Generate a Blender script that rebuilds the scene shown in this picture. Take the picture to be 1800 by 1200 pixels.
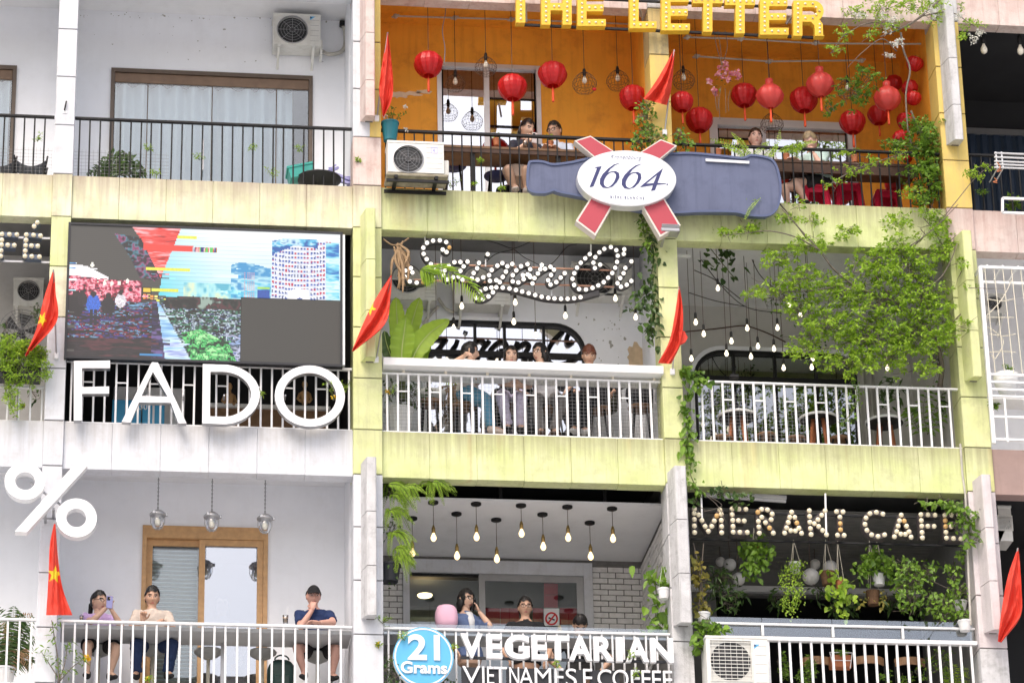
import bpy, math, random
import numpy as np
from mathutils import Vector, Matrix, Quaternion, noise
from mathutils.geometry import tessellate_polygon
R_ = math.radians
random.seed(7); rng = np.random.default_rng(7)
scene = bpy.context.scene
for o in list(bpy.data.objects): bpy.data.objects.remove(o)
COL = scene.collection

# ---------------------------------------------------------------- camera
YAW, PITCH, ROLL, FPX = 0.13355953, R_(23.5), -0.020717715, 6154.79457   # focal length in pixels of an 1800 px wide frame
CAMP = np.array([0.0, -39.4078, 1.6])
FW = np.array([math.sin(YAW)*math.cos(PITCH), math.cos(YAW)*math.cos(PITCH), math.sin(PITCH)])
_r0 = np.array([math.cos(YAW), -math.sin(YAW), 0.0]); _u0 = np.cross(_r0, FW)
RT = math.cos(ROLL)*_r0 + math.sin(ROLL)*_u0
UP = -math.sin(ROLL)*_r0 + math.cos(ROLL)*_u0
cd = bpy.data.cameras.new('camera'); cam = bpy.data.objects.new('camera', cd); COL.objects.link(cam)
cd.sensor_width = 36; cd.lens = FPX/1800*36; cd.clip_start = 0.5; cd.clip_end = 2000
cam.matrix_world = Matrix(((RT[0], UP[0], -FW[0], CAMP[0]), (RT[1], UP[1], -FW[1], CAMP[1]), (RT[2], UP[2], -FW[2], CAMP[2]), (0, 0, 0, 1)))
scene.camera = cam
# ---------------------------------------------------------------- light: bright overcast
SUN_EL, SUN_AZ = R_(52), R_(205)      # azimuth from +Y, clockwise: the sun stands behind the camera, to its left
wd = bpy.data.worlds.new('World'); scene.world = wd; wd.use_nodes = True
wn = wd.node_tree.nodes; wl = wd.node_tree.links; wn.clear()
sky = wn.new('ShaderNodeTexSky'); sky.sky_type = 'NISHITA'; sky.sun_disc = False
sky.sun_elevation = SUN_EL; sky.sun_rotation = SUN_AZ; sky.air_density = 1.0; sky.dust_density = 6.0; sky.ozone_density = 1.0
bg = wn.new('ShaderNodeBackground'); bg.inputs['Strength'].default_value = 0.15
wo = wn.new('ShaderNodeOutputWorld'); wl.new(sky.outputs[0], bg.inputs[0]); wl.new(bg.outputs[0], wo.inputs[0])
sd = bpy.data.lights.new('sun', 'SUN'); sd.energy = 0.55; sd.angle = R_(28); sd.color = (1.0, 0.96, 0.9)
sun = bpy.data.objects.new('sun', sd); COL.objects.link(sun); sun.location = (-10, -30, 50)
_sdir = Vector((math.sin(SUN_AZ)*math.cos(SUN_EL), math.cos(SUN_AZ)*math.cos(SUN_EL), math.sin(SUN_EL)))
sun.rotation_euler = _sdir.to_track_quat('Z', 'Y').to_euler()
vs = scene.view_settings; vs.view_transform = 'Standard'; vs.look = 'None'; vs.gamma = 1.0; vs.use_curve_mapping = False
vs.exposure = 0.66
scene.render.engine = 'CYCLES'
scene.cycles.max_bounces = 8; scene.cycles.diffuse_bounces = 4; scene.cycles.transparent_max_bounces = 12

# ---------------------------------------------------------------- helpers
def W(px, py, y=0.0):
    "the point of the place that stands at depth y behind the facade, from its position on the photograph"
    d = FW*FPX + RT*(px-900) + UP*(600-py); p = CAMP + d*((y-CAMP[1])/d[1]); return Vector(p)
def WZ(px, py, z):
    d = FW*FPX + RT*(px-900) + UP*(600-py); p = CAMP + d*((z-CAMP[2])/d[2]); return Vector(p)
ZR = {'A': (0, 0, .35575), 'B': (620, 0, .35842), 'C': (1150, 0, .36111), 'D': (0, 370, .35834), 'E': (620, 370, .35842),
      'F': (1150, 370, .36111), 'G': (0, 780, .35556), 'H': (620, 780, .35006), 'I': (1150, 780, .36111)}
def Q(k, x, y, d=0.0):
    a, b, s = ZR[k]; return W(a+x*s, b+y*s, d)

class MB:
    def __init__(s): s.v = []; s.f = []; s.m = []
    def add(s, vs, fs, mi=0):
        n = len(s.v); s.v += [tuple(map(float, p)) for p in vs]
        for f in fs: s.f.append(tuple(i+n for i in f)); s.m.append(mi)
        return s
    def box(s, x0, x1, y0, y1, z0, z1, mi=0):
        return s.add([(x0,y0,z0),(x1,y0,z0),(x1,y1,z0),(x0,y1,z0),(x0,y0,z1),(x1,y0,z1),(x1,y1,z1),(x0,y1,z1)],
                     [(3,2,1,0),(4,5,6,7),(0,1,5,4),(1,2,6,5),(2,3,7,6),(3,0,4,7)], mi)
    def bbox(s, x0, x1, y0, y1, z0, z1, b=.006, mi=0):
        "box with chamfered edges"
        X=(x0,x1); Y=(y0,y1); Zz=(z0,z1); vs=[]; 
        import itertools
        idx={}
        for i,j,k in itertools.product((0,1),repeat=3):
            sx=b*(1-2*i); sy=b*(1-2*j); sz=b*(1-2*k)
            for a,(dx,dy,dz) in enumerate(((0,sy,sz),(sx,0,sz),(sx,sy,0))):
                idx[i,j,k,a]=len(vs); vs.append((X[i]+dx,Y[j]+dy,Zz[k]+dz))
        fs=[]
        for i in (0,1):
            q=[idx[i,0,0,0],idx[i,1,0,0],idx[i,1,1,0],idx[i,0,1,0]]; fs.append(q if i else q[::-1])
            q=[idx[0,i,0,1],idx[0,i,1,1],idx[1,i,1,1],idx[1,i,0,1]]; fs.append(q if i else q[::-1])
            q=[idx[0,0,i,2],idx[1,0,i,2],idx[1,1,i,2],idx[0,1,i,2]]; fs.append(q if i else q[::-1])
        for i,j,k in itertools.product((0,1),repeat=3):
            t=[idx[i,j,k,0],idx[i,j,k,1],idx[i,j,k,2]]; fs.append(t if (i+j+k)%2 else t[::-1])
        for i in (0,1):
            for j in (0,1):
                q=[idx[0,i,j,1],idx[1,i,j,1],idx[1,i,j,2],idx[0,i,j,2]]; fs.append(q if (i+j)%2 else q[::-1])
                q=[idx[i,0,j,0],idx[i,1,j,0],idx[i,1,j,2],idx[i,0,j,2]]; fs.append(q[::-1] if (i+j)%2 else q)
                q=[idx[i,j,0,0],idx[i,j,1,0],idx[i,j,1,1],idx[i,j,0,1]]; fs.append(q if (i+j)%2 else q[::-1])
        return s.add(vs, fs, mi)
    def bar(s, a, b, w, h, up=(0,0,1), mi=0):
        a=Vector(a); b=Vector(b); d=(b-a).normalized(); u=Vector(up); x=d.cross(u)
        if x.length<1e-4: x=d.cross(Vector((0,1,0)))
        x.normalize(); u=x.cross(d); x*=w/2; u*=h/2
        vs=[a-x-u,a+x-u,a+x+u,a-x+u,b-x-u,b+x-u,b+x+u,b-x+u]
        return s.add(vs,[(0,1,2,3),(7,6,5,4),(4,5,1,0),(5,6,2,1),(6,7,3,2),(7,4,0,3)],mi)
    def tube(s, pts, r, n=6, cap=True, mi=0, ry=None, side=None):
        pts=[Vector(p) for p in pts]; k=len(pts)
        if not hasattr(r,'__len__'): r=[r]*k
        if ry is None: ry=r
        elif not hasattr(ry,'__len__'): ry=[ry]*k
        x=None; vs=[]
        for i,p in enumerate(pts):
            d=(pts[min(i+1,k-1)]-pts[max(i-1,0)])
            d=d.normalized() if d.length>1e-9 else Vector((0,0,1))
            if side is not None: x=Vector(side)
            elif x is None: x=Vector((1,0,0)) if abs(d.x)<.8 else Vector((0,1,0))
            x=(x-d*x.dot(d)); x=x.normalized() if x.length>1e-6 else d.orthogonal().normalized(); y=d.cross(x)
            for j in range(n):
                a=2*math.pi*j/n; vs.append(p+x*(r[i]*math.cos(a))+y*(ry[i]*math.sin(a)))
        fs=[(i*n+j,i*n+(j+1)%n,(i+1)*n+(j+1)%n,(i+1)*n+j) for i in range(k-1) for j in range(n)]
        if cap: fs+= [tuple(range(n))[::-1], tuple(range((k-1)*n,k*n))]
        return s.add(vs,fs,mi)
    def lathe(s, prof, c=(0,0,0), n=16, mi=0, axis=None, sc=(1,1), cap=True):
        c=Vector(c); vs=[]; k=len(prof)
        q=Vector((0,0,1)).rotation_difference(Vector(axis)) if axis is not None else None
        for r,z in prof:
            for j in range(n):
                a=2*math.pi*j/n; p=Vector((r*math.cos(a)*sc[0],r*math.sin(a)*sc[1],z))
                if q: p=q@p
                vs.append(c+p)
        fs=[(i*n+j,i*n+(j+1)%n,(i+1)*n+(j+1)%n,(i+1)*n+j) for i in range(k-1) for j in range(n)]
        if cap and prof[0][0]>1e-5: fs.append(tuple(range(n))[::-1])
        if cap and prof[-1][0]>1e-5: fs.append(tuple(range((k-1)*n,k*n)))
        return s.add(vs,fs,mi)
    def ball(s, c, r, n=10, m=6, sc=(1,1,1), mi=0):
        c=Vector(c); vs=[c+Vector((0,0,-r*sc[2]))]; fs=[]
        for i in range(1,m):
            t=-math.pi/2+math.pi*i/m
            for j in range(n):
                a=2*math.pi*j/n; vs.append(c+Vector((r*math.cos(t)*math.cos(a)*sc[0],r*math.cos(t)*math.sin(a)*sc[1],r*math.sin(t)*sc[2])))
        vs.append(c+Vector((0,0,r*sc[2]))); L=len(vs)-1
        for j in range(n):
            fs.append((0,1+(j+1)%n,1+j)); fs.append((L,L-n+j,L-n+(j+1)%n))
        for i in range(m-2):
            for j in range(n): fs.append((1+i*n+j,1+i*n+(j+1)%n,1+(i+1)*n+(j+1)%n,1+(i+1)*n+j))
        return s.add(vs,fs,mi)
    def prism(s, loops, y0, y1, mi=0, mside=None, fn=None):
        "extrude a polygon (x,z) with holes between y0 (front) and y1; fn maps (x,y,z)"
        if mside is None: mside=mi
        if not isinstance(loops[0][0],(tuple,list,Vector)): loops=[loops]
        fn=fn or (lambda x,y,z:(x,y,z))
        flat=[p for l in loops for p in l]
        tri=tessellate_polygon([[Vector((p[0],p[1],0)) for p in l] for l in loops])
        front=[fn(p[0],y0,p[1]) for p in flat]; back=[fn(p[0],y1,p[1]) for p in flat]
        ft=[]
        for t in tri:
            a,b,c=[flat[i] for i in t]; cr=(b[0]-a[0])*(c[1]-a[1])-(b[1]-a[1])*(c[0]-a[0])
            ft.append(tuple(t) if cr>0 else tuple(t)[::-1])
        s.add(front,ft,mi); s.add(back,[t[::-1] for t in ft],mside)
        o=0
        for li,l in enumerate(loops):
            n=len(l); ar=sum(l[i][0]*l[(i+1)%n][1]-l[(i+1)%n][0]*l[i][1] for i in range(n))
            vs=[fn(p[0],y0,p[1]) for p in l]+[fn(p[0],y1,p[1]) for p in l]
            fs=[(i,(i+1)%n,n+(i+1)%n,n+i) for i in range(n)]
            rev=(ar>0)==(li==0)
            s.add(vs,[f[::-1] for f in fs] if rev else fs,mside)
        return s
    def mesh(s, name, mats, smooth=False):
        me=bpy.data.meshes.new(name); me.from_pydata(s.v,[],s.f)
        for m in (mats if isinstance(mats,(list,tuple)) else [mats]): me.materials.append(m)
        if any(s.m): me.polygons.foreach_set('material_index',s.m)
        if smooth: me.polygons.foreach_set('use_smooth',[True]*len(me.polygons))
        me.update(); return me
    def build(s, name, mats, parent=None, smooth=False, **k):
        return ob(name, s.mesh(name,mats,smooth), parent, **k)

def ob(name, me, parent=None, loc=None, rot=None, scale=None, local=False, label=None, kind=None):
    o=bpy.data.objects.new(name,me); COL.objects.link(o)
    if loc is not None: o.location=loc
    if rot is not None: o.rotation_euler=rot
    if scale is not None: o.scale=scale if hasattr(scale,'__len__') else (scale,)*3
    if parent is not None:
        o.parent=parent
        if not local and parent.type=='EMPTY': o.matrix_parent_inverse=Matrix.Translation(-Vector(parent.location))
    if label: o['label']=label
    if kind: o['kind']=kind
    return o
def tag(o, label, cat, group=None):
    o['label']=label; o['category']=cat
    if group: o['group']=group
    return o
def thing(name, label, cat, loc=(0,0,0), group=None, rotz=0):
    o=bpy.data.objects.new(name,None); COL.objects.link(o); o.location=loc; o.empty_display_size=.1
    if rotz: o.rotation_euler=(0,0,rotz)
    return tag(o,label,cat,group)
def struct(o): o['kind']='structure'; return o
def copy_tree(o, parent=None):
    c=o.copy(); COL.objects.link(c)
    if parent is not None: c.parent=parent
    for ch in list(o.children): copy_tree(ch,c)
    return c
def bez(pts, n=8):
    "smooth (Catmull-Rom) curve through points of any dimension"
    P=[np.array(p,float) for p in pts]; P=[2*P[0]-P[1]]+P+[2*P[-1]-P[-2]]; out=[]
    for i in range(1,len(P)-2):
        a,b,c,d=P[i-1:i+3]
        for k in range(n):
            t=k/n; out.append(.5*((2*b)+(c-a)*t+(2*a-5*b+4*c-d)*t*t+(3*b-3*c+d-a)*t**3))
    out.append(P[-2]); return out

# ---------------------------------------------------------------- materials
def s2l(c): return tuple((x/12.92 if x<=.04045 else ((x+.055)/1.055)**2.4) for x in c)
def hexc(h): return s2l(tuple(int(h[i:i+2],16)/255 for i in (0,2,4)))
def M(name, col, rough=.6, var=.08, scale=5., bump=0., bscale=60., metal=0., dirt=None, dirtamt=.0, streak=0., spec=.4, emit=0., ecol=None, trans=0., attr=None, col2=None, sheen=0., coat=0., drip=0., rust=0.):
    if isinstance(col,str): col=hexc(col)
    if isinstance(col2,str): col2=hexc(col2)
    if isinstance(dirt,str): dirt=hexc(dirt)
    m=bpy.data.materials.new(name); m.use_nodes=True; nt=m.node_tree; N=nt.nodes; L=nt.links
    b=N['Principled BSDF']; b.inputs['Roughness'].default_value=rough; b.inputs['Metallic'].default_value=metal
    b.inputs['Specular IOR Level'].default_value=spec
    if coat: b.inputs['Coat Weight'].default_value=coat
    geo=N.new('ShaderNodeNewGeometry')
    def noise_(sc,det=4,vec=None,r=.55):
        t=N.new('ShaderNodeTexNoise'); t.inputs['Scale'].default_value=sc; t.inputs['Detail'].default_value=det; t.inputs['Roughness'].default_value=r
        L.new(vec or geo.outputs['Position'],t.inputs['Vector']); return t.outputs['Fac']
    def ramp(src,a,bb):
        r=N.new('ShaderNodeMapRange'); r.inputs[1].default_value=a; r.inputs[2].default_value=bb; L.new(src,r.inputs[0]); return r.outputs[0]
    def mix(f,a,bb,mode='MIX'):
        x=N.new('ShaderNodeMix'); x.data_type='RGBA'; x.blend_type=mode
        for s_,v in ((x.inputs[0],f),(x.inputs[6],a),(x.inputs[7],bb)):
            if isinstance(v,(int,float)): s_.default_value=v
            elif isinstance(v,tuple): s_.default_value=(*v[:3],1)
            else: L.new(v,s_)
        return x.outputs[2]
    if attr:
        at=N.new('ShaderNodeAttribute'); at.attribute_name=attr; c=mix(at.outputs['Fac'],col,col2 or tuple(x*.4 for x in col))
    else:
        c2=col2 or tuple(max(0,x*(1-2.2*var)) for x in col)
        c=mix(ramp(noise_(scale),.3,.7),col,c2) if (var or col2) else None
    if dirtamt:
        c=mix_c=mix(_mul(N,L,ramp(noise_(scale*1.7,8,r=.7),.5,.78),dirtamt),c if c is not None else col,dirt or (.12,.11,.09))
    if streak:
        mp=N.new('ShaderNodeMapping'); mp.inputs['Scale'].default_value=(9,9,.55); L.new(geo.outputs['Position'],mp.inputs['Vector'])
        st=ramp(noise_(1.6,6,mp.outputs[0],.65),.5,.82)
        c=mix(_mul(N,L,st,streak),c if c is not None else col,dirt or (.16,.15,.12))
    if drip:   # grime washed down from the sills, one sill every storey
        sp=N.new('ShaderNodeSeparateXYZ'); L.new(geo.outputs['Position'],sp.inputs[0])
        m1=N.new('ShaderNodeMath'); m1.operation='SUBTRACT'; m1.inputs[1].default_value=14.34; L.new(sp.outputs[2],m1.inputs[0])
        m2=N.new('ShaderNodeMath'); m2.operation='DIVIDE'; m2.inputs[1].default_value=3.3; L.new(m1.outputs[0],m2.inputs[0])
        m3=N.new('ShaderNodeMath'); m3.operation='FRACT'; L.new(m2.outputs[0],m3.inputs[0])
        mp=N.new('ShaderNodeMapping'); mp.inputs['Scale'].default_value=(14,14,.35); L.new(geo.outputs['Position'],mp.inputs['Vector'])
        nz=noise_(1.0,7,mp.outputs[0],.7); ad=N.new('ShaderNodeMath'); ad.operation='MULTIPLY_ADD'; ad.inputs[1].default_value=.30; L.new(nz,ad.inputs[0]); L.new(m3.outputs[0],ad.inputs[2])
        c=mix(_mul(N,L,ramp(ad.outputs[0],1.04,1.17),drip),c if c is not None else col,dirt or (.16,.15,.12))
        c=mix(_mul(N,L,ramp(noise_(38,6,r=.75),.60,.80),drip*.6),c,tuple(x*.55 for x in (dirt or (.16,.15,.12))))
    if rust:
        mp=N.new('ShaderNodeMapping'); mp.inputs['Scale'].default_value=(2.6,2.6,.16); mp.inputs['Location'].default_value=(3.1,0,.4); L.new(geo.outputs['Position'],mp.inputs['Vector'])
        c=mix(_mul(N,L,ramp(noise_(1.0,3,mp.outputs[0],.5),.60,.78),rust),c,(.52,.26,.07))
    if c is None: b.inputs['Base Color'].default_value=(*col,1)
    else: L.new(c,b.inputs['Base Color'])
    if bump:
        bp=N.new('ShaderNodeBump'); bp.inputs['Strength'].default_value=bump; bp.inputs['Distance'].default_value=.01
        L.new(noise_(bscale,5),bp.inputs['Height']); L.new(bp.outputs[0],b.inputs['Normal'])
    if emit:
        b.inputs['Emission Color'].default_value=(*(ecol or col),1); b.inputs['Emission Strength'].default_value=emit
    if trans:
        # thin translucent sheet: leaves, cloth, paper
        tr=N.new('ShaderNodeBsdfTranslucent'); ms=N.new('ShaderNodeMixShader'); ms.inputs[0].default_value=trans
        if c is not None: L.new(c,tr.inputs[0])
        else: tr.inputs[0].default_value=(*col,1)
        L.new(b.outputs[0],ms.inputs[1]); L.new(tr.outputs[0],ms.inputs[2]); L.new(ms.outputs[0],N['Material Output'].inputs[0])
    return m
def _mul(N,L,src,k):
    x=N.new('ShaderNodeMath'); x.operation='MULTIPLY'; x.inputs[1].default_value=k; L.new(src,x.inputs[0]); return x.outputs[0]
def glass(name, tint=(.9,.95,.95), refl=.25, alpha=.7, rough=.02):
    "window glass seen from the street: part mirror, part clear"
    m=bpy.data.materials.new(name); m.use_nodes=True; N=m.node_tree.nodes; L=m.node_tree.links; N.remove(N['Principled BSDF'])
    t=N.new('ShaderNodeBsdfTransparent'); t.inputs[0].default_value=(*tint,1)
    g=N.new('ShaderNodeBsdfGlossy'); g.inputs['Roughness'].default_value=rough; g.inputs[0].default_value=(.95,.97,1,1)
    fr=N.new('ShaderNodeFresnel'); fr.inputs[0].default_value=1.5
    mr=N.new('ShaderNodeMapRange'); mr.inputs[3].default_value=refl; mr.inputs[4].default_value=1; mr.inputs[1].default_value=.04; L.new(fr.outputs[0],mr.inputs[0])
    nz=N.new('ShaderNodeTexNoise'); nz.inputs['Scale'].default_value=1.3; bp=N.new('ShaderNodeBump'); bp.inputs['Strength'].default_value=.03; L.new(nz.outputs[0],bp.inputs['Height']); L.new(bp.outputs[0],g.inputs['Normal'])
    ms=N.new('ShaderNodeMixShader'); L.new(mr.outputs[0],ms.inputs[0]); L.new(t.outputs[0],ms.inputs[1]); L.new(g.outputs[0],ms.inputs[2])
    L.new(ms.outputs[0],N['Material Output'].inputs[0]); return m

mt={}
mt['white']=M('white_paint',(.65,.67,.715),.7,.03,3,.15,40,dirt=(.34,.32,.29),dirtamt=.4,streak=.32,drip=.45)
mt['whitewall']=M('white_wall_paint',(.86,.88,.92),.75,.02,2,.06,30,dirt=(.45,.44,.42),dirtamt=.12,streak=.06)
mt['oldwall']=M('stained_white_wall',(.86,.87,.89),.75,.02,2,.1,30,dirt=(.2,.2,.17),dirtamt=.22)
mt['lime']=M('lime_green_paint',(.56,.625,.26),.7,.05,2.2,.25,45,dirt=(.30,.29,.16),dirtamt=.55,streak=.5,col2=(.67,.70,.41),drip=.85,rust=.55)
mt['limepale']=M('faded_lime_paint',(.62,.66,.38),.7,.05,2.2,.25,45,dirt=(.36,.28,.22),dirtamt=.6,streak=.6,col2=(.74,.72,.56),drip=.8)
mt['limecol']=M('lime_column_paint',(.56,.61,.27),.65,.04,3,.2,45,dirt=(.32,.31,.2),dirtamt=.45,streak=.5,col2=(.68,.70,.38),drip=.35)
mt['pink']=M('pink_stone_wash',(.62,.48,.44),.75,.06,4,.3,50,dirt=(.34,.20,.17),dirtamt=.6,streak=.6,col2=(.66,.58,.54),drip=.5)
mt['grey']=M('weathered_grey_concrete',(.62,.62,.63),.85,.08,5,.4,60,dirt=(.16,.16,.15),dirtamt=.55,streak=.6)
mt['yellow']=M('yellow_ochre_paint',(.74,.55,.16),.65,.06,3,.2,45,dirt=(.36,.30,.2),dirtamt=.3,streak=.35)
mt['mauve']=M('mauve_render',(.42,.30,.27),.75,.06,3,.2,45,dirt=(.22,.16,.15),dirtamt=.3,streak=.3)
mt['orange']=M('orange_wall_paint',(.93,.43,.045),.7,.05,2.0,.12,30,dirt=(.40,.14,.02),dirtamt=.5,streak=.35)
mt['core']=M('dark_joint_concrete',(.16,.15,.14),.9,.05,5)
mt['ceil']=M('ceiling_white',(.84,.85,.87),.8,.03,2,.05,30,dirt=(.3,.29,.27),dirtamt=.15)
mt['darkceil']=M('dark_grey_interior',(.22,.22,.22),.9,.1,3)  # one dark grey for several ceilings and a back wall
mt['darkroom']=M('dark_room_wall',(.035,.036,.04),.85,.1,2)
mt['navyroom']=M('navy_room_wall',(.02,.035,.06),.7,.1,2)
mt['concrete']=M('pale_bounce_floor',(.62,.61,.59),.85,.08,3,.2,40)  # hidden floors made this pale to bounce daylight into the balconies
mt['pave']=M('pale_pavement',(.58,.57,.55),.85,.08,.5,.1,20)
mt['metalw']=M('white_enamel_metal',(.82,.83,.84),.35,.03,6,spec=.5,dirt=(.35,.3,.25),dirtamt=.18)
mt['metalb']=M('black_painted_metal',(.009,.0095,.011),.5,.1,8,spec=.3,dirt=(.06,.04,.03),dirtamt=.25)
mt['metalg']=M('grey_steel',(.45,.45,.46),.35,.06,8,metal=.7)
mt['alum']=M('aluminium_frame',(.72,.73,.74),.35,.03,8,metal=.35)
mt['brass']=M('antique_brass',(.35,.24,.09),.35,.1,20,metal=.9)
mt['bronze']=M('bronze_frame',(.12,.085,.06),.4,.1,8,spec=.5)
mt['oak']=M('oak_wood',(.60,.36,.17),.5,.1,14,.1,40,dirt=(.4,.2,.08),dirtamt=.3)
mt['wood']=M('brown_wood',(.28,.16,.085),.55,.15,10,.1,40)
mt['darkwood']=M('dark_wood',(.09,.045,.028),.5,.15,10)
mt['acw']=M('aged_white_plastic',(.74,.74,.70),.45,.04,5,dirt=(.4,.36,.28),dirtamt=.4,streak=.3)
mt['acg']=M('fan_black',(.03,.032,.035),.5,.1,8)
mt['wire']=M('grey_wire',(.30,.30,.31),.5,.05,8,metal=.3)
mt['cable']=M('black_cable',(.012,.012,.013),.5,.05,8)
mt['pipe']=M('pipe_insulation',(.55,.53,.48),.7,.1,8,dirt=(.25,.2,.15),dirtamt=.4)
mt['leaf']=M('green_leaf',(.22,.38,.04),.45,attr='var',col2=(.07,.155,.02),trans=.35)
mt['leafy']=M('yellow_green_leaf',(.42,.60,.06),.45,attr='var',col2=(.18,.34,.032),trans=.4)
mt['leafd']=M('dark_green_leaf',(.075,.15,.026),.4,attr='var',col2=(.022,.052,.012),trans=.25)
mt['leafo']=M('autumn_leaf',(.36,.30,.06),.5,attr='var',col2=(.16,.17,.03),trans=.3)
mt['dry']=M('dry_palm_leaf',(.40,.27,.14),.7,attr='var',col2=(.22,.13,.06),trans=.15)
mt['branch']=M('grey_bark',(.20,.17,.14),.8,.2,30,.3,80)
mt['stem']=M('green_stem',(.12,.15,.04),.6,.2,20)
mt['petalw']=M('white_petal',(.8,.8,.78),.6,attr='var',col2=(.7,.7,.6),trans=.3)
mt['petalp']=M('pink_petal',(.70,.16,.24),.6,attr='var',col2=(.75,.42,.45),trans=.3)
mt['petaly']=M('yellow_petal',(.8,.55,.03),.6,attr='var',col2=(.7,.4,.02),trans=.2)
mt['terra']=M('terracotta',(.45,.16,.07),.7,.1,12)
mt['potw']=M('white_plastic_pot',(.78,.79,.79),.45,.03,6,dirt=(.4,.38,.32),dirtamt=.25)
mt['pott']=M('teal_glazed_pot',(.03,.22,.27),.35,.08,6)
mt['soil']=M('soil',(.05,.035,.025),.9,.1,30)
mt['red']=M('red_flag_cloth',(.82,.075,.045),.65,.04,6,trans=.22)
mt['star']=M('yellow_star_cloth',(.85,.60,.02),.65,.03,6,trans=.15)
mt['lantern']=M('red_lantern_silk',(.66,.018,.022),.38,.08,18,spec=.5,trans=.25)
mt['lanternp']=M('coral_lantern_silk',(.78,.085,.075),.36,.06,18,spec=.5,trans=.25)
mt['tassel']=M('orange_tassel',(.80,.10,.03),.6,.1,30)
mt['bulb']=M('frosted_bulb',(.88,.83,.70),.3,.02,8,spec=.5)
mt['bulbon']=M('glowing_bulb',(.9,.85,.75),.3,0,8,emit=1.5,ecol=(1,.86,.62))
mt['bulbsign']=M('warm_white_sign_bulb',(.86,.78,.58),.35,.05,30,spec=.4)
mt['bulbwhite']=M('lit_white_sign_bulb',(.88,.85,.80),.3,0,8,emit=.55,ecol=(1,.95,.85))
mt['filament']=M('amber_lit_bulb',(.85,.62,.32),.2,0,8,emit=1.6,ecol=(1,.72,.36))
mt['signblack']=M('sign_black',(.022,.024,.030),.45,.1,10)
mt['signwhite']=M('sign_white_acrylic',(.82,.83,.85),.4,.02,5,dirt=(.48,.46,.40),dirtamt=.3,streak=.25)
mt['signyellow']=M('sign_yellow_enamel',(.80,.50,.04),.45,.05,6,dirt=(.5,.28,.05),dirtamt=.3)
mt['signblue']=M('sign_sky_blue',(.11,.44,.72),.4,.03,5)
mt['navy']=M('navy_print',(.035,.04,.14),.5,.02,5)
mt['slate']=M('slate_blue_panel',(.115,.135,.225),.45,.06,2.5,dirt=(.055,.07,.13),dirtamt=.6,streak=.7)
mt['signred']=M('faded_red_panel',(.45,.06,.085),.45,.05,3,dirt=(.40,.07,.09),dirtamt=.3,streak=.3)
mt['curtain']=M('sheer_white_curtain',(.80,.84,.92),.8,.02,4,trans=.3)
mt['curtaing']=M('grey_curtain',(.50,.49,.46),.85,.04,4,trans=.2)
mt['brick']=M('white_painted_brick',(.82,.81,.80),.75,.06,9,.35,60,dirt=(.35,.31,.28),dirtamt=.4)
mt['brickred']=M('bare_red_brick',(.42,.14,.08),.8,.12,12,.3,60)
mt['mortar']=M('grey_mortar',(.20,.195,.19),.9,.1,14)
mt['redplastic']=M('red_plastic_stool',(.58,.02,.06),.35,.05,6)
mt['stool']=M('grey_cement_stool',(.36,.37,.36),.7,.06,9)
mt['cream']=M('cream_metal',(.70,.66,.54),.45,.04,8)
mt['tablegrey']=M('grey_table_slab',(.45,.46,.47),.65,.05,4)
mt['tablewhite']=M('white_bar_top',(.84,.85,.85),.4,.02,4,dirt=(.5,.46,.4),dirtamt=.12)
mt['blue']=M('blue_carton',(.06,.34,.58),.6,.05,6)
mt['teal']=M('teal_plastic',(.05,.42,.36),.4,.04,6)
mt['lav']=M('lavender_plastic',(.42,.42,.76),.4,.04,6)
mt['pinkcloth']=M('pink_cloth',(.80,.48,.62),.75,.05,6)
mt['redpaper']=M('red_paper',(.55,.025,.05),.6,.08,4)
mt['inkred']=M('red_ink',(.62,.03,.04),.6,0)
mt['inkblack']=M('black_ink',(.02,.02,.02),.6,0)
mt['phone']=M('lilac_phone',(.34,.34,.62),.3,.02,5)
mt['phoneb']=M('black_phone',(.012,.012,.014),.25,.02,5)
mt['phonew']=M('pale_phone',(.75,.66,.64),.3,.02,5)
mt['glass']=glass('window_glass',refl=.10)
mt['doorglass']=glass('cafe_door_glass',tint=(.55,.57,.6),refl=.42)
mt['mirror']=glass('dark_reflective_glass',tint=(.35,.37,.38),refl=.62)
mt['dimglass']=glass('dim_window_glass',tint=(.45,.45,.45),refl=.30)
mt['clear']=glass('clear_screen_glass',tint=(.90,.93,.93),refl=.16)
mt['lampglass']=glass('lamp_glass',tint=(.93,.94,.94),refl=.12)
mt['foam']=M('coffee_foam',(.62,.42,.26),.6,.05,9)
# ================================================================= the setting
g=MB(); g.add([(-400,-400,0),(400,-400,0),(400,400,0),(-400,400,0)],[(0,1,2,3)])
struct(g.build('pavement',mt['pave']))

B1T,B1B,B2T,B2B=20.94,20.357,17.64,17.04
B0T,B0B,B3T,B3B=24.24,23.657,14.34,13.74
COLX=[(-.41,-.17),(3.32,3.675),(7.155,7.41),(10.935,11.28),(14.72,15.06)]
building=thing('apartment_building','weathered apartment block with open balconies in white, lime green and orange bays','building',(5.4,3,0))
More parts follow.
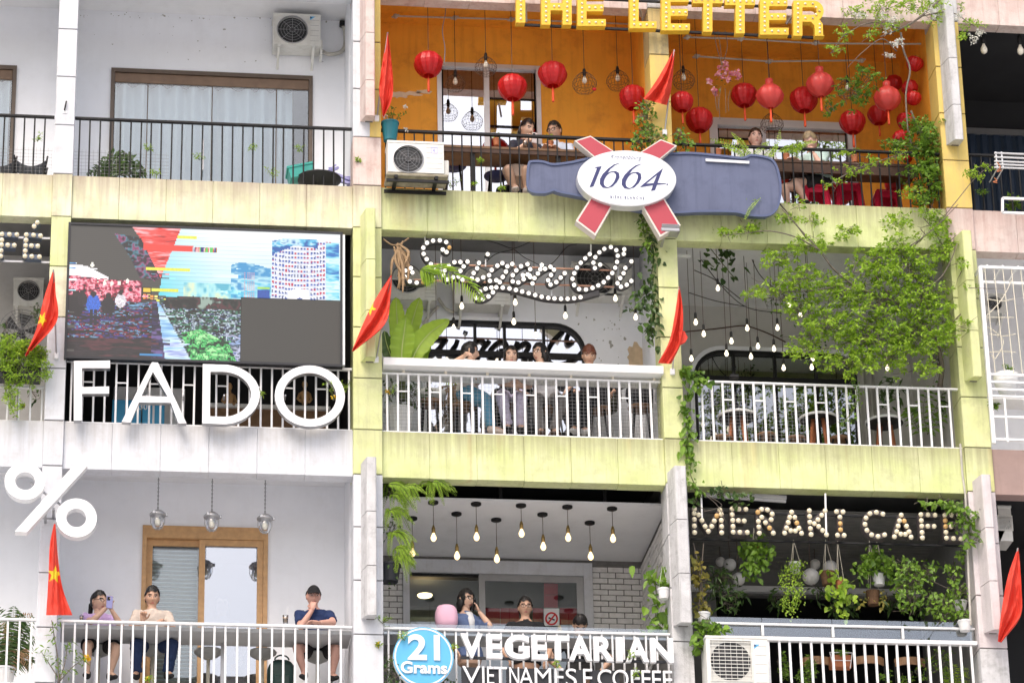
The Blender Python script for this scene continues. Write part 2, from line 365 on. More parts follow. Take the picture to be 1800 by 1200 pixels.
# ---- columns: a dark core with cladding panels that leave recessed joints
def pz(storey):   # panel limits of one storey from the beam top down: the beam panel and four below it
    top={0:B0T,1:B1T,2:B2T,3:B3T}[storey]; z=[top,top-.585]; return z+[top-.585-.67875*i for i in (1,2,3,4)]
COLPAINT={0:[['white']*5,['limepale','lime','limepale','white','white'],['white','white','white','white','white'],['white']*5],
 1:[['pink','tone','tone','tone','pink'],['limepale','limecol','limecol','limecol','limecol'],['limecol','white','white','white','white'],['white']*5],
 2:[['grey','ygrey','yellow','yellow','yellow'],['lime','limecol','limecol','limecol','limecol'],['lime','grey','grey','grey','grey'],['grey']*5],
 3:[['grey','yellow','yellow','yellow','yellow'],['pink','limecol','limecol','limecol','limecol'],['lime','greyp','greyp','greyp','grey'],['grey']*5],
 4:[['pink']*5,['pink']*5,['grey']*5,['grey']*5]}
mt['ygrey']=M('weathered_yellow_paint',(.58,.47,.22),.75,.06,3,.3,45,dirt=(.14,.13,.11),dirtamt=.8,streak=.8)
mt['greyp']=M('pale_mauve_concrete',(.66,.61,.62),.8,.06,4,.35,55,dirt=(.34,.30,.30),dirtamt=.4,streak=.45)
for ci,(x0,x1) in enumerate(COLX):
    col=MB().box(x0+.012,x1-.012,-.028,.36,0,27.5).build('column',mt['core'],building)
    for st in range(4):
        zz=pz(st)
        for k in range(5):
            pn=COLPAINT[ci][st][k]; j=.006+.002*random.random()
            if pn=='tone':
                xm=x0+.6*(x1-x0)
                MB().bbox(x0,xm,-.045,.37,zz[k+1]+j,zz[k]-j,.005).build('panel',mt['white'],col)
                MB().bbox(xm,x1,-.043,.37,zz[k+1]+j,zz[k]-j,.005).build('panel',mt['yellow'],col)
            else:
                d=.003*random.random()
                MB().bbox(x0,x1,-.045-d,.37,zz[k+1]+j,zz[k]-j,.005).build('panel',mt[pn],col)
    MB().box(x0,x1,-.045,.37,B3T-3.3+.01,0).build('panel',mt['grey'],col); MB().bbox(x0,x1,-.045,.37,B0T+.01,27.5,.005).build('panel',mt['grey'],col)
    # ---- slender fins standing out from the columns
    FIN={1:('pink','limecol','grey'),2:(None,None,'grey'),3:('grey','limecol','greyp')}.get(ci)
    if not FIN: continue
    fx={1:(W(642.7,100,-.3).x,W(659,100,-.3).x),2:(W(1189,900,-.3).x,W(1209,900,-.3).x),3:(W(1671.5,150,-.3).x,W(1687,150,-.3).x)}[ci]
    ztop=W(650,365,-.3).z; zbot=W(650,627,-.3).z
    for st in range(3):
        if not FIN[st]: continue
        dz=3.3*(1-st)+(0 if st<2 else -.02); mats=mt[FIN[st]]; zt=ztop+dz; zb=zbot+dz
        cuts=[zt,B1B+dz-.55,B1B+dz-1.24,zb] if st else [zt,B1B+dz-.68,B1B+dz-1.36,zb]
        fin=MB().prism([(fx[0]+.012,zb+.03),(fx[1]-.012,zb+.03),(fx[1]-.012,zt-.02),(fx[0]+.012,zt-.02)],-.28,-.05).build('fin',mt['core'],col)
        for a,b in zip(cuts[:-1],cuts[1:]):
            fb=MB(); w=.05; a-=.005; b+=.005; e=.012
            P=[(fx[0]+e,-.30),(fx[1]-e,-.30),(fx[1],-.30+e),(fx[1],-.05),(fx[0]-w,-.05),(fx[0],-.30+e)]
            n=len(P); slope=.03 if b==zb+.005 else 0
            fb.add([(x,y,b+(slope if y>-.2 else 0)) for x,y in P]+[(x,y,a) for x,y in P],[tuple(range(n))[::-1],tuple(range(n,2*n))]+[(i,(i+1)%n,n+(i+1)%n,n+i) for i in range(n)])
            fb.build('panel',mats,col)
# ---- beams: one row of cladding panels per bay
XB=[-3.95]+[None]*0
BAYS=[(-4.1,COLX[0][0]),(COLX[0][1],COLX[1][0]),(COLX[1][1],COLX[2][0]),(COLX[2][1],COLX[3][0]),(COLX[3][1],COLX[4][0])]
BEAMPAINT={0:['white','white','pink','pink','pink'],1:['limepale','limepale','lime','lime','pink'],2:['white','white','lime','lime','mauve'],3:['white','white','white','white','grey']}
for st,(zt,zb) in enumerate(((B0T,B0B),(B1T,B1B),(B2T,B2B),(B3T,B3B))):
    for bi,(x0,x1) in enumerate(BAYS):
        m=mt[BEAMPAINT[st][bi]]
        core=MB().box(x0,x1,.012,.205,zb+.012,zt-.012).build('beam',m if not (st==1 and bi==2) else mt['lime'],building)
        n=6; w=(x1-x0)/n
        for i in range(n):
            d=random.uniform(-.0025,.0025); jl=.0025 if st!=2 else .0015
            MB().bbox(x0+i*w+(jl if i else .001),x0+(i+1)*w-(jl if i<n-1 else .001),d,.21,zb+random.uniform(-.003,.003),zt,.004).build('panel',m,core)
mt['greywall']=M('grey_beige_wall',(.60,.59,.57),.8,.05,2,.1,30,dirt=(.2,.19,.17),dirtamt=.3)
# ---- rooms: floors, ceilings, side walls and back walls of each balcony
#            (storey, bay): back depth, ceiling height, wall, ceiling
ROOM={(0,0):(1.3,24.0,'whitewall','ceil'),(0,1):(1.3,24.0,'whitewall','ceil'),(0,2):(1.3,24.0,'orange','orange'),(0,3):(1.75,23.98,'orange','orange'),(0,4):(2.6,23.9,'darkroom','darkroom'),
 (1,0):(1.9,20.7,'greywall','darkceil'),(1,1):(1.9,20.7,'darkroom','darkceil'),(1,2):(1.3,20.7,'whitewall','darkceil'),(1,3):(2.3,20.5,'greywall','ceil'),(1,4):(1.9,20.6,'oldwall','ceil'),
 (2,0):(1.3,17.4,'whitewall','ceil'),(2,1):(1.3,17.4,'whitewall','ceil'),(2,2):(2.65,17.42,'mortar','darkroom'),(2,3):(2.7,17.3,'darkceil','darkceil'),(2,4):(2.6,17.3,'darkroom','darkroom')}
FLOOR={0:B1T,1:B2T,2:B3T}; TOPZ={0:B0T,1:B1T,2:B2T}
OPEN={}     # window openings in the back walls: outer loops in x,z
def rect(x0,x1,z0,z1): return [(x0,z0),(x1,z0),(x1,z1),(x0,z1)]
def arch(x0,x1,z0,z1,r,both=True,n=8):
    p=[(x0,z0),(x1,z0)]
    p+=[(x1-r+r*math.cos(a),z1-r+r*math.sin(a)) for a in [math.pi/2*i/n for i in range(n+1)]]
    p+=[(x0+r+r*math.cos(a),z1-r+r*math.sin(a)) for a in [math.pi/2+math.pi/2*i/n for i in range(n+1)]] if both else [(x0,z1)]
    return p
OPEN[0,1]=[rect(.277,2.903,B1T+.0,23.15)]
OPEN[0,0]=[rect(-3.6,Q('A',85,315,1.3).x,B1T,23.12)]
OPEN[0,2]=[rect(4.543,5.919,B1T,23.44)]
_a=Q('C',265,575,1.75); _b=Q('C',975,630,1.75)
OPEN[0,3]=[rect(_a.x,_b.x,B1T,_a.z)]
OPEN[1,2]=[arch(4.36,6.42,B2T+.02,19.72,.40)]
_a=Q('F',185,700,2.3); _b=Q('F',1010,800,2.3)
OPEN[1,3]=[arch(_a.x,_b.x,B2T,19.86,.40)]
OPEN[2,1]=[rect(.83,2.373,B3T,16.82)]
OPEN[2,2]=[rect(4.261,6.512,B3T,16.778)]
_a=Q('I',300,730,2.7); _b=Q('I',1310,745,2.7)
OPEN[2,3]=[rect(_a.x,_b.x,B3T,_a.z)]
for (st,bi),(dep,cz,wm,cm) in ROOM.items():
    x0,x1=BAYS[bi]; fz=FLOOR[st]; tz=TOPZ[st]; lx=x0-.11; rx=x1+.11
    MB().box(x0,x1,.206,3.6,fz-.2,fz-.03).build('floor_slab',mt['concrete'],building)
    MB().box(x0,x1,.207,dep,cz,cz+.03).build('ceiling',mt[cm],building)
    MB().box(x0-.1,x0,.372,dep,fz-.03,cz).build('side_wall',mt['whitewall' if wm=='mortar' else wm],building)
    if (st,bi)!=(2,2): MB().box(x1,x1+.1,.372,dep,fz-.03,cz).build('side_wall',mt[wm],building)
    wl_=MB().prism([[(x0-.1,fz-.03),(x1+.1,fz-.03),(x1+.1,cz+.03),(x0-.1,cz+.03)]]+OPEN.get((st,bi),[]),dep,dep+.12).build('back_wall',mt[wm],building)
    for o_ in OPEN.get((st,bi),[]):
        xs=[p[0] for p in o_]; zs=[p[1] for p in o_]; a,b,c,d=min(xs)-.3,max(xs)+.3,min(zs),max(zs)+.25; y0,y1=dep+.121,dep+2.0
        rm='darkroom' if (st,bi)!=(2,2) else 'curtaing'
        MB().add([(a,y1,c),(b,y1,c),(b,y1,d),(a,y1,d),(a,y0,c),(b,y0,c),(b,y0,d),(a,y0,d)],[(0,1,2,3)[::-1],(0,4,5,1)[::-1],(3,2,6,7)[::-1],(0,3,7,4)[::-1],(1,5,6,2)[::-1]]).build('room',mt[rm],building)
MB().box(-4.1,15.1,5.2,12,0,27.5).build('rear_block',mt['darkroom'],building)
MB().box(-4.1,15.1,.25,5.2,26.9,27.3).build('roof',mt['concrete'],building)
MB().box(-4.1,15.1,1.3,1.5,0,B3T-.3).build('lower_wall',mt['white'],building)
MB().box(-4.1,15.1,1.3,1.5,B0T,26.9).build('upper_wall',mt['white'],building)
MB().box(-4.1,15.1,.25,3.6,B3B-.4,B3T-.24).build('floor_slab',mt['concrete'],building)
MB().box(-4.1,15.1,.22,3.6,B0T-.22,B0T-.03).build('floor_slab',mt['concrete'],building)
# peeled plaster and rust are marks of their own on the walls
def patch(name,px,py,d,rx,rz,m,th=.006,seed=0,n=22,jag=.35):
    r=random.Random(seed); c=W(px,py,d); P=[]
    for i in range(n):
        a=2*math.pi*i/n; k=1-jag*r.random(); P.append((c.x+rx*k*math.cos(a),c.z+rz*k*math.sin(a)))
    return MB().prism(P,d-th,d).build(name,m,building)
patch('peeled_plaster',1118,628,1.3,.14,.22,M('bare_plaster',(.72,.55,.36),.8,.1,12),seed=3)
mt['bareplaster']=M('pale_bare_plaster',(.80,.66,.48),.8,.08,12)
for px,py,rx,rz,s in ((700,167,.15,.06,1),(726,165,.14,.045,2),(745,162,.12,.04,4)): patch('peeled_plaster',px,py,1.3,rx,rz,mt['bareplaster'],seed=s,jag=.45)

mt['mould']=M('mould_stain',(.50,.50,.46),.85,.2,20,dirt=(.28,.28,.24),dirtamt=.7)
_r=random.Random(44)
for i in range(46):
    px=_r.gauss(1085,34); py=_r.gauss(575,34); q=abs(_r.gauss(0,.012))+.004; patch('mould_spot',px,py,1.3,q,q*1.3,mt['mould'],.002,seed=i,n=9,jag=.6)
for i in range(40):
    px=_r.uniform(140,600); py=_r.gauss(27+.022*(px-150),3); q=abs(_r.gauss(0,.008))+.004; patch('mould_spot',px,py,1.3,q,q,mt['mould'],.002,seed=i,n=8,jag=.6)
for i in range(22):
    px=_r.uniform(160,600); py=_r.uniform(45,110); q=abs(_r.gauss(0,.006))+.003; patch('mould_spot',px,py,1.3,q*1.4,q,mt['mould'],.002,seed=i,n=8,jag=.6)
# ================================================================= windows
def frame_loop(mb,loop,inner,y0,y1): mb.prism([loop,inner],y0,y1)
def inset(loop,d):
    n=len(loop); out=[]
    for i in range(n):
        p=Vector(loop[i-1]);q=Vector(loop[i]);r=Vector(loop[(i+1)%n]); a=(q-p).normalized(); b=(r-q).normalized()
        na=Vector((-a.y,a.x)); nb=Vector((-b.y,b.x)); m=(na+nb); m=m/max(.3,m.dot(na)); out.append(tuple(q+m*d))
    return out
def curtain(x0,x1,z0,z1,y,amp=.085,per=.22,mat='curtain',label=None,taper=0):
    n=int((x1-x0)/per*8); mb=MB(); vs=[]; r=random.Random(int(x0*100))
    ph=0; xs=[]
    for i in range(n+1):
        t=i/n; ph+=.78*r.uniform(.6,1.4); xs.append((x0+(x1-x0)*t,ph))
    for k in range(5):
        z=z1+(z0-z1)*k/4
        for x,p in xs: vs.append((x+taper*(k/4)*(x0-x),y+amp*math.sin(p)*(.8+.1*k),z))
    fs=[(k*(n+1)+i,(k+1)*(n+1)+i,(k+1)*(n+1)+i+1,k*(n+1)+i+1) for k in range(4) for i in range(n)]
    mb.add(vs,fs); o=mb.build('curtain',mt[mat],smooth=True); return tag(o,label,'curtain')
# top left: bronze sliding doors with sheer curtains
def bronze_window(x0,x1,z0,z1,y,mulls,nm=building):
    wdw=MB(); wdw.prism([rect(x0-.0,x1,z0,z1),rect(x0+.05,x1-.05,z0+.03,z1-.055)],y-.03,y+.06); w=wdw.build('window',mt['bronze'],nm)
    MB().bbox(x0+.05,x1-.05,y-.002,y+.05,z1-.19,z1-.057,.004).build('transom',M('brown_transom',(.23,.15,.10),.5,.1,8),w)
    xs=[x0+.05]+mulls+[x1-.05]
    for a,b in zip(xs[:-1],xs[1:]):
        MB().box(a+.007,b-.007,y+.02,y+.028,z0+.03,z1-.192).build('pane',mt['glass'],w)
    for m_ in mulls: MB().box(m_-.006,m_+.006,y+.005,y+.05,z0+.03,z1-.19).build('mullion',mt['bronze'],w)
    return w
_mx=[Q('A',x,600,1.3).x for x in (727,1047,1365)]
bronze_window(.277,2.903,B1T,23.15,1.3,_mx)
bronze_window(-3.6,OPEN[0,0][0][1][0],B1T,23.12,1.3,[-2.2])
curtain(.34,Q('A',1443,600,1.45).x,B1T,22.98,1.42,label='sheer white curtain behind the wide bronze sliding door')
curtain(-3.5,OPEN[0,0][0][1][0]-.08,B1T,22.98,1.42,label='sheer white curtain behind the door at the left edge')
_h=Q('A',1003,770,1.25); MB().tube([(_h.x,1.22,_h.z-.22),(_h.x,1.22,_h.z+.22)],.012,8).build('door_handle',mt['alum'],building)
# aluminium doors of the orange bays
def alu_window(x0,x1,z0,z1,y,mulls,fw=.06,pane='mirror',m='alum'):
    w=MB().prism([rect(x0,x1,z0,z1),rect(x0+fw,x1-fw,z0+.03,z1-fw)],y-.03,y+.07).build('window',mt[m],building)
    xs=[x0+fw]+mulls+[x1-fw]
    for a,b in zip(xs[:-1],xs[1:]): MB().box(a+.025,b-.025,y+.02,y+.03,z0+.03,z1-fw-.003).build('pane',mt[pane],w)
    for q in mulls: MB().bbox(q-.035,q+.035,y-.02,y+.06,z0+.03,z1-fw-.003,.004).build('mullion',mt[m],w)
    return w
alu_window(4.543,5.919,B1T,23.44,1.3,[Q('B',658,500,1.3).x],pane='mirror')
_o=OPEN[0,3][0]; alu_window(_o[0][0],_o[1][0],B1T,_o[2][1],1.75,[Q('C',530,640,1.75).x],fw=.11,pane='mirror')
# black arched windows
def arch_window(loop,y,mulls,zbar,pane='mirror',fw=.045,surround=None):
    if surround:
        o2=inset(loop,-.055); MB().prism([o2,loop],y-.05,y+.0).build('surround',mt[surround],building)
    inn=inset(loop,fw); w=MB().prism([loop,inn],y-.035,y+.06).build('window',mt['metalb'],building)
    MB().prism(inn,y+.02,y+.026).build('pane',mt[pane],w)
    zs=[p[1] for p in inn]; xs=[p[0] for p in inn]
    for q in mulls: MB().box(q-.017,q+.017,y-.02,y+.05,min(zs),max(zs)).build('mullion',mt['metalb'],w)
    for q in zbar: MB().box(min(xs),max(xs),y-.024,y+.054,q-.03,q+.03).build('transom',mt['metalb'],w)
    return w
arch_window(OPEN[1,2][0],1.3,[Q('E',x,620,1.3).x for x in (600,745,937)],[Q('E',700,703,1.3).z],surround='whitewall')
arch_window(OPEN[1,3][0],2.3,[Q('F',x,760,2.3).x for x in (388,588,787)],[Q('F',500,822,2.3).z],pane='dimglass',surround='whitewall')
curtain(Q('F',215,740,2.5).x,Q('F',320,740,2.5).x,B2T,19.75,2.55,mat='curtaing',amp=.05,per=.1,label='grey curtain gathered at the left of the dark arched window')
curtain(Q('F',990,740,2.1).x,Q('F',1075,740,2.1).x,B2T,19.7,2.15,mat='curtaing',amp=.05,per=.1,label='pale curtain hanging right of the dark arched window behind the bush')
# oak sliding doors of the white cafe
_x0,_x1,_z1=.83,2.373,16.82
ow=MB().prism([rect(_x0,_x1,B3T,_z1),rect(_x0+.055,_x1-.055,B3T+.02,_z1-.16)],1.27,1.40).build('window',mt['oak'],building)
_m=Q('G',1010,800,1.3).x
for a,b,y in ((_x0+.055,_m+.0,1.36),(_m-.075,_x1-.055,1.31)):
    MB().prism([rect(a+.002,b-.002,B3T+.02,_z1-.163),rect(a+.075,b-.075,B3T+.12,_z1-.24)],y-.02,y+.02).build('sash',mt['oak'],ow)
    MB().box(a+.075,b-.075,y-.002,y+.004,B3T+.12,_z1-.24).build('pane',mt['glass' if a<1 else 'doorglass'],ow)
bl=thing('venetian_blind','white venetian blind lowered behind the left oak sliding door','blind',(_x0+.4,1.5,B3T))
sl=MB().bbox(_x0+.12,_m-.09,1.46,1.50,-.004,.004,.001).mesh('slat',mt['tablewhite'])
z=_z1-.26; 
while z>B3T+.1:
    ob('slat',sl,bl,loc=(0,0,z),rot=(R_(0),0,0)); z-=.052
MB().box(_x0+.1,_m-.07,1.53,1.54,B3T,_z1-.2).build('backing',M('pale_blind_shade',(.55,.5,.45),.8),bl)
# 21 Grams: deep terrace, dropped ceiling, white frame, painted bricks
_fa=Q('H',250,580,2.65); _fb=Q('H',1200,620,2.65)
fr=MB().prism([rect(_fa.x,_fb.x,B3T,_fa.z),rect(4.261,6.512,B3T-.01,16.778)],2.60,2.70).build('window',mt['white'],building)
_m=Q('H',640,700,2.65).x
MB().box(_m-.02,_m+.02,2.61,2.69,B3T,16.778).build('mullion',mt['metalg'],fr)
MB().prism([rect(_m+.02,6.512,B3T,16.777),rect(_m+.06,6.42,B3T+.05,16.69)],2.63,2.68).build('sash',mt['metalg'],fr)
for a,b in ((4.262,_m-.021),(_m+.061,6.419)): MB().box(a,b,2.65,2.656,B3T+.05,16.69).build('pane',mt['glass'],fr)
dc=MB().box(BAYS[2][0],BAYS[2][1]+.12,.60,2.64,17.0,17.03).build('dropped_ceiling',mt['ceil'],building)
for x in (5.2,6.5): MB().box(x-.02,x+.02,.62,.66,17.03,17.42).build('hanger',mt['metalb'],dc)
def bricks(parent,x0,x1,z0,z1,face,axis,bw=.205,bh=.066,j=.011,skip=None,red=0.,seed=1):
    "running-bond bricks, each its own piece, on a wall that faces -y (axis x) or -x (axis y)"
    r=random.Random(seed); meshes={}
    def get(w,red_):
        k=(round(w,2),red_,r.randrange(3))
        if k not in meshes:
            d=.012+.006*k[2]; 
            b=MB().bbox(0,w,-d,.0,0,bh,.004) if axis=='x' else MB().bbox(-d,0,0,w,0,bh,.004)
            meshes[k]=b.mesh('brick',mt['brickred' if red_ else 'brick'])
        return meshes[k]
    z=z0; row=0; out=[]
    while z<z1-bh:
        x=x0-(bw/2 if row%2 else 0)
        while x<x1-.03:
            a=max(x,x0); b=min(x+bw-j,x1)
            if b-a>.03 and not (skip and skip(a,b,z)):
                out.append(ob('brick',get(b-a,r.random()<red),parent,loc=(a,face,z) if axis=='x' else (face,a,z)))
            x+=bw
        z+=bh+j; row+=1
    return out
bwall=MB().box(_fb.x,7.45,2.651,2.68,B3T,17.0).build('brick_backing',mt['mortar'],building)
zv=Q('H',1300,950,2.65).z
bricks(bwall,_fb.x+.004,7.28,zv-.1,16.99,2.651,'x',seed=5)
bwl=MB().box(3.55,_fa.x,2.651,2.68,B3T,17.0).build('brick_backing',mt['mortar'],building)
bricks(bwl,3.7,_fa.x-.004,zv-.1,16.99,2.651,'x',seed=6)
bws=MB().box(7.285,7.40,.372,2.65,B3T,17.0).build('brick_side_wall',mt['mortar'],building)
bricks(bws,.40,2.63,zv-.62,16.99,7.285,'y',bw=.215,bh=.07,seed=8,skip=lambda a,b,z: z<15.0+.12*a-.2)
# stepped, broken end of the side wall shows bare bricks
for i in range(9):
    z=W(1150,1098-18*i,.45).z; 
    MB().bbox(7.20,7.284,.40,.60-.05*(i%2),z,z+.07,.005).build('brick',mt['brickred' if i in (3,6,7) else 'brick'],bws)
# Meraki: slatted ceiling and rear wall band
sc=MB().box(BAYS[3][0],BAYS[3][1],.62,2.69,16.98,17.0).build('slatted_ceiling',M('grey_ceiling_board',(.20,.20,.19),.8,.05,4),building)
bd=MB().bbox(BAYS[3][0],BAYS[3][1],0,.10,-.012,0,.003).mesh('board',M('grey_board',(.24,.24,.23),.75,.08,6))
for i in range(19): ob('board',bd,sc,loc=(0,.63+.108*i,16.979))
MB().box(BAYS[3][0],BAYS[3][1],2.62,2.69,OPEN[2,3][0][2][1]+.02,OPEN[2,3][0][2][1]+.10).build('lintel',mt['ceil'],building)
curtain(Q('I',1310,700,2.4).x,Q('I',1520,700,2.4).x,B3T,16.95,2.45,mat='curtaing',amp=.04,label='grey curtain at the right end of the plant filled balcony')
_t=thing('fluorescent_lamp','white tube lamp fitting hanging under the lime beam above the bulb letters','lamp',Q('I',450,262,.35))
a=Q('I',245,240,.4); b=Q('I',640,268,.4)
MB().bar(a,b,.12,.05).build('housing',mt['tablewhite'],_t); MB().bar(a-Vector((0,0,.035)),b-Vector((0,0,.035)),.03,.03).build('tube',mt['signwhite'],_t)
# far right, top: navy corrugated shutter
_a=Q('C',1500,650,2.5); sh=thing('corrugated_partition','dark navy corrugated partition at the back of the top right balcony','partition',(12.5,2.5,B1T))
MB().box(11.3,14.6,2.52,2.55,B1T,_a.z).build('backing',mt['navyroom'],sh)
rb=MB().prism([(-.06,0),(.06,0),(.06,_a.z-B1T),(-.06,_a.z-B1T)],-.02,.0,fn=lambda x,y,z:(x*(1 if y>-.01 else .5),y,z)).mesh('rib',M('navy_sheet',(.03,.05,.09),.5,.1,6))
for i in range(19): ob('rib',rb,sh,loc=(11.4+.17*i,2.52,B1T))
MB().box(11.3,14.7,2.49,2.58,_a.z,_a.z+.09).build('head_rail',mt['metalg'],sh)
# ================================================================= railings
def railing(label,x0,x1,zb,zt,y,sp,bw,mat,top=(.05,.03),ties=None,mesh=None,bd=None,off=.5,group='balcony railings',skip=None):
    t=thing('railing',label,'railing',((x0+x1)/2,y,zb)); m=mt[mat]
    MB().bbox(x0,x1,y-top[0]/2,y+top[0]/2,zt-top[1],zt,.004).build('top_rail',m,t)
    MB().box(x0,x1,y-.012,y+.012,zb+.012,zb+.03).build('bottom_rail',m,t)
    n=int((x1-x0)/sp); bar=MB().bbox(-bw/2,bw/2,-(bd or bw)/2,(bd or bw)/2,0,zt-top[1]-zb,.002).mesh('baluster',m)
    tie=MB().box(bw/2,sp-bw/2,-.006,.006,-.008,.008).mesh('tie',m); r=random.Random(int(x0*31+zb*7))
    for i in range(n+1):
        x=x0+sp*off+i*sp
        if x>x1-.01: break
        ob('baluster',bar,t,loc=(x,y,zb),rot=(r.gauss(0,.003),r.gauss(0,.003),0))
        if ties and i%ties[1]==ties[2] and x+sp<x1: ob('tie',tie,t,loc=(x,y,zb+ties[0]*(zt-zb)))
    if mesh:
        mx0,mx1,mz1,s=mesh; wm=MB(); x=mx0; q=.0011
        while x<mx1: wm.box(x-q,x+q,y+.022-q,y+.022+q,zb,mz1); x+=s
        z=zb+s
        while z<mz1: wm.box(mx0,mx1,y+.0255-q,y+.0255+q,z-q,z+q); z+=s
        wm.build('wire_mesh',mt['wire'],t,kind='stuff')
    return t
zr=lambda k,x,y,d: Q(k,x,y,d).z
zt0=zr('A',1000,605,.08)
railing('black iron railing with wire mesh at the top left edge',-4.1,-.42,B1T,zt0,.08,.125,.020,'metalb',mesh=(-1.3,-.43,B1T+.42,.048))
railing('black iron railing below the bronze sliding door with leafy plant',-.165,3.315,B1T,zt0,.08,.1275,.020,'metalb',mesh=(-.16,1.02,B1T+.42,.048))
zt1=zr('B',600,652,.08)
railing('black iron railing under the orange balcony with the couple at the table',3.68,7.15,B1T,zt1,.08,.122,.018,'metalb',top=(.05,.035))
zt2=zr('C',900,728,.08)
railing('grey black iron railing overgrown by vines below the orange right balcony',7.415,10.93,B1T,zt2,.08,.126,.018,'metalb',top=(.05,.03))
railing('dark iron railing of the balcony at the top right edge',11.285,14.7,B1T,zr('C',1600,752,.08),.08,.125,.02,'metalb')
railing('white bar railing under the bulb letters at the left edge',-4.1,-.42,B2T,zr('D',100,860,.08),.08,.138,.022,'metalw')
railing('white bar railing behind the four big white letters',-.165,3.315,B2T,zr('D',1000,752,.06),.06,.135,.024,'metalw',ties=(.66,3,1))
ztS=zr('E',800,815,.06)
railing('white bar railing with wire mesh below the long white bar top',3.68,7.15,B2T,ztS,.06,.131,.026,'metalw',ties=(.70,3,1),mesh=(3.69,7.14,ztS-.02,.047),top=(.04,.025))
railing('white bar railing below the big green bush and hanging bulbs',7.6,10.93,B2T,zr('F',800,845,.06),.06,.131,.026,'metalw',ties=(.70,3,2),mesh=(7.62,9.0,B2T+.7,.047),top=(.04,.025))
railing('white bar railing at the bottom left edge beside the palm',-4.1,-.42,B3T,zr('G',100,862,.08),.08,.137,.024,'metalw')
railing('white bar railing in front of the grey bar table and three seated people',-.165,3.315,B3T,zr('G',1000,885,.08),.08,.1365,.024,'metalw',top=(.06,.03))
railing('white bar railing behind the round blue sign and white lettering',3.68,7.15,B3T,zr('H',900,936,.08),.08,.135,.022,'metalw')
railing('white bar railing beside the outdoor unit at the bottom right',7.75,10.93,B3T,zr('I',1000,950,.06),.06,.132,.028,'metalw',top=(.08,.05))

# ================================================================= tables
t=thing('bar_table','long white bar top on the lime green balcony with four people','table',(5.4,.15,18.5))
_z=Q('E',800,738,-.10).z; _z2=Q('E',800,776,-.10).z
MB().bbox(3.685,7.17,-.10,.40,_z2,_z,.006).build('table_top',mt['tablewhite'],t)
for i in range(7): MB().box(3.95+.52*i-.015,3.95+.52*i+.015,.045,.075,ztS,_z2).build('bracket',mt['cream'],t)
t=thing('bar_table','long grey slab table behind the white railing with three seated people','table',(1.6,.35,15))
_z=zr('G',1000,905,.13); MB().bbox(Q('G',300,900,.13).x,3.31,.13,.66,_z-.05,_z,.006).build('table_top',mt['tablegrey'],t)
for x in (.3,1.8,3.1): MB().box(x-.02,x+.02,.55,.59,B3T-.03,_z-.05).build('leg',mt['metalg'],t)
t=thing('bar_table','dark brown wooden table behind the railing with the couple','table',(5.4,.35,21.6))
_z=Q('B',800,722,.15).z; xa=Q('B',440,720,.15).x; xb=Q('B',1400,720,.15).x
TBL_L=_z
MB().bbox(xa,xb,.15,.68,_z-.035,_z,.004).build('table_top',mt['wood'],t); MB().box(xa+.02,xb-.02,.16,.19,_z-.09,_z-.035).build('apron',mt['darkwood'],t)
for px in (590,1010): q=Q('B',px,850,.2).x; MB().box(q-.03,q+.03,.19,.25,B1T-.03,_z-.036).build('leg',mt['metalb'],t)
t=thing('bar_table','red brown wooden table behind the vine covered railing','table',(9.2,.35,21.6))
_z=Q('C',1000,790,.25).z; TBL_R=_z
MB().bbox(7.5,10.7,.25,.75,_z-.04,_z,.004).build('table_top',mt['darkwood'],t); MB().box(7.52,10.68,.26,.29,_z-.17,_z-.041).build('apron',mt['darkwood'],t)
for x in (7.7,9.1,10.5): MB().box(x-.025,x+.025,.6,.65,B1T-.03,_z-.041).build('leg',mt['darkwood'],t)
t=thing('bar_table','long white ledge with glass screen behind the round blue sign','table',(5.4,.3,15.1))
_z=zr('H',900,935,.1); MB().bbox(3.7,7.14,.14,.55,_z-.07,_z-.03,.004).build('table_top',mt['tablegrey'],t)

# ================================================================= stools
def cement_stool(px,py,y,label,g):
    c=Q('G',px,py,y); t=thing('stool',label,'stool',(c.x,c.y,B3T-.03),g)
    h=c.z-B3T+.05
    s=MB().lathe([(0,-.075),(.05,-.07),(.12,-.035),(.165,.0),(.175,.02),(.165,.035),(.08,.022),(0,.018)],n=24).mesh('seat',mt['stool'],True)
    ob('seat',s,t,loc=(0,0,h),local=True)
    p=MB().tube([(0,0,.02),(0,0,h-.06)],.022,10).mesh('pole',mt['cream'],True); ob('pole',p,t,local=True)
    b=MB().lathe([(.16,0),(.16,.012),(.03,.03),(0,.03)],n=20).mesh('base',mt['cream'],True); ob('base',b,t,local=True)
gs='cement stools at the grey slab table'
STL=[(488,1030),(755,1030),(1030,1042),(1297,1046),(1570,1062)]
for (x,y),l in zip(STL,('cement stool under the woman in lilac','cement stool under the man in the beige shirt','empty cement stool in front of the glass door, left of two','empty cement stool beside the dark green backpack','cement stool under the man in the black cap')): cement_stool(x,y,.80,l,gs)
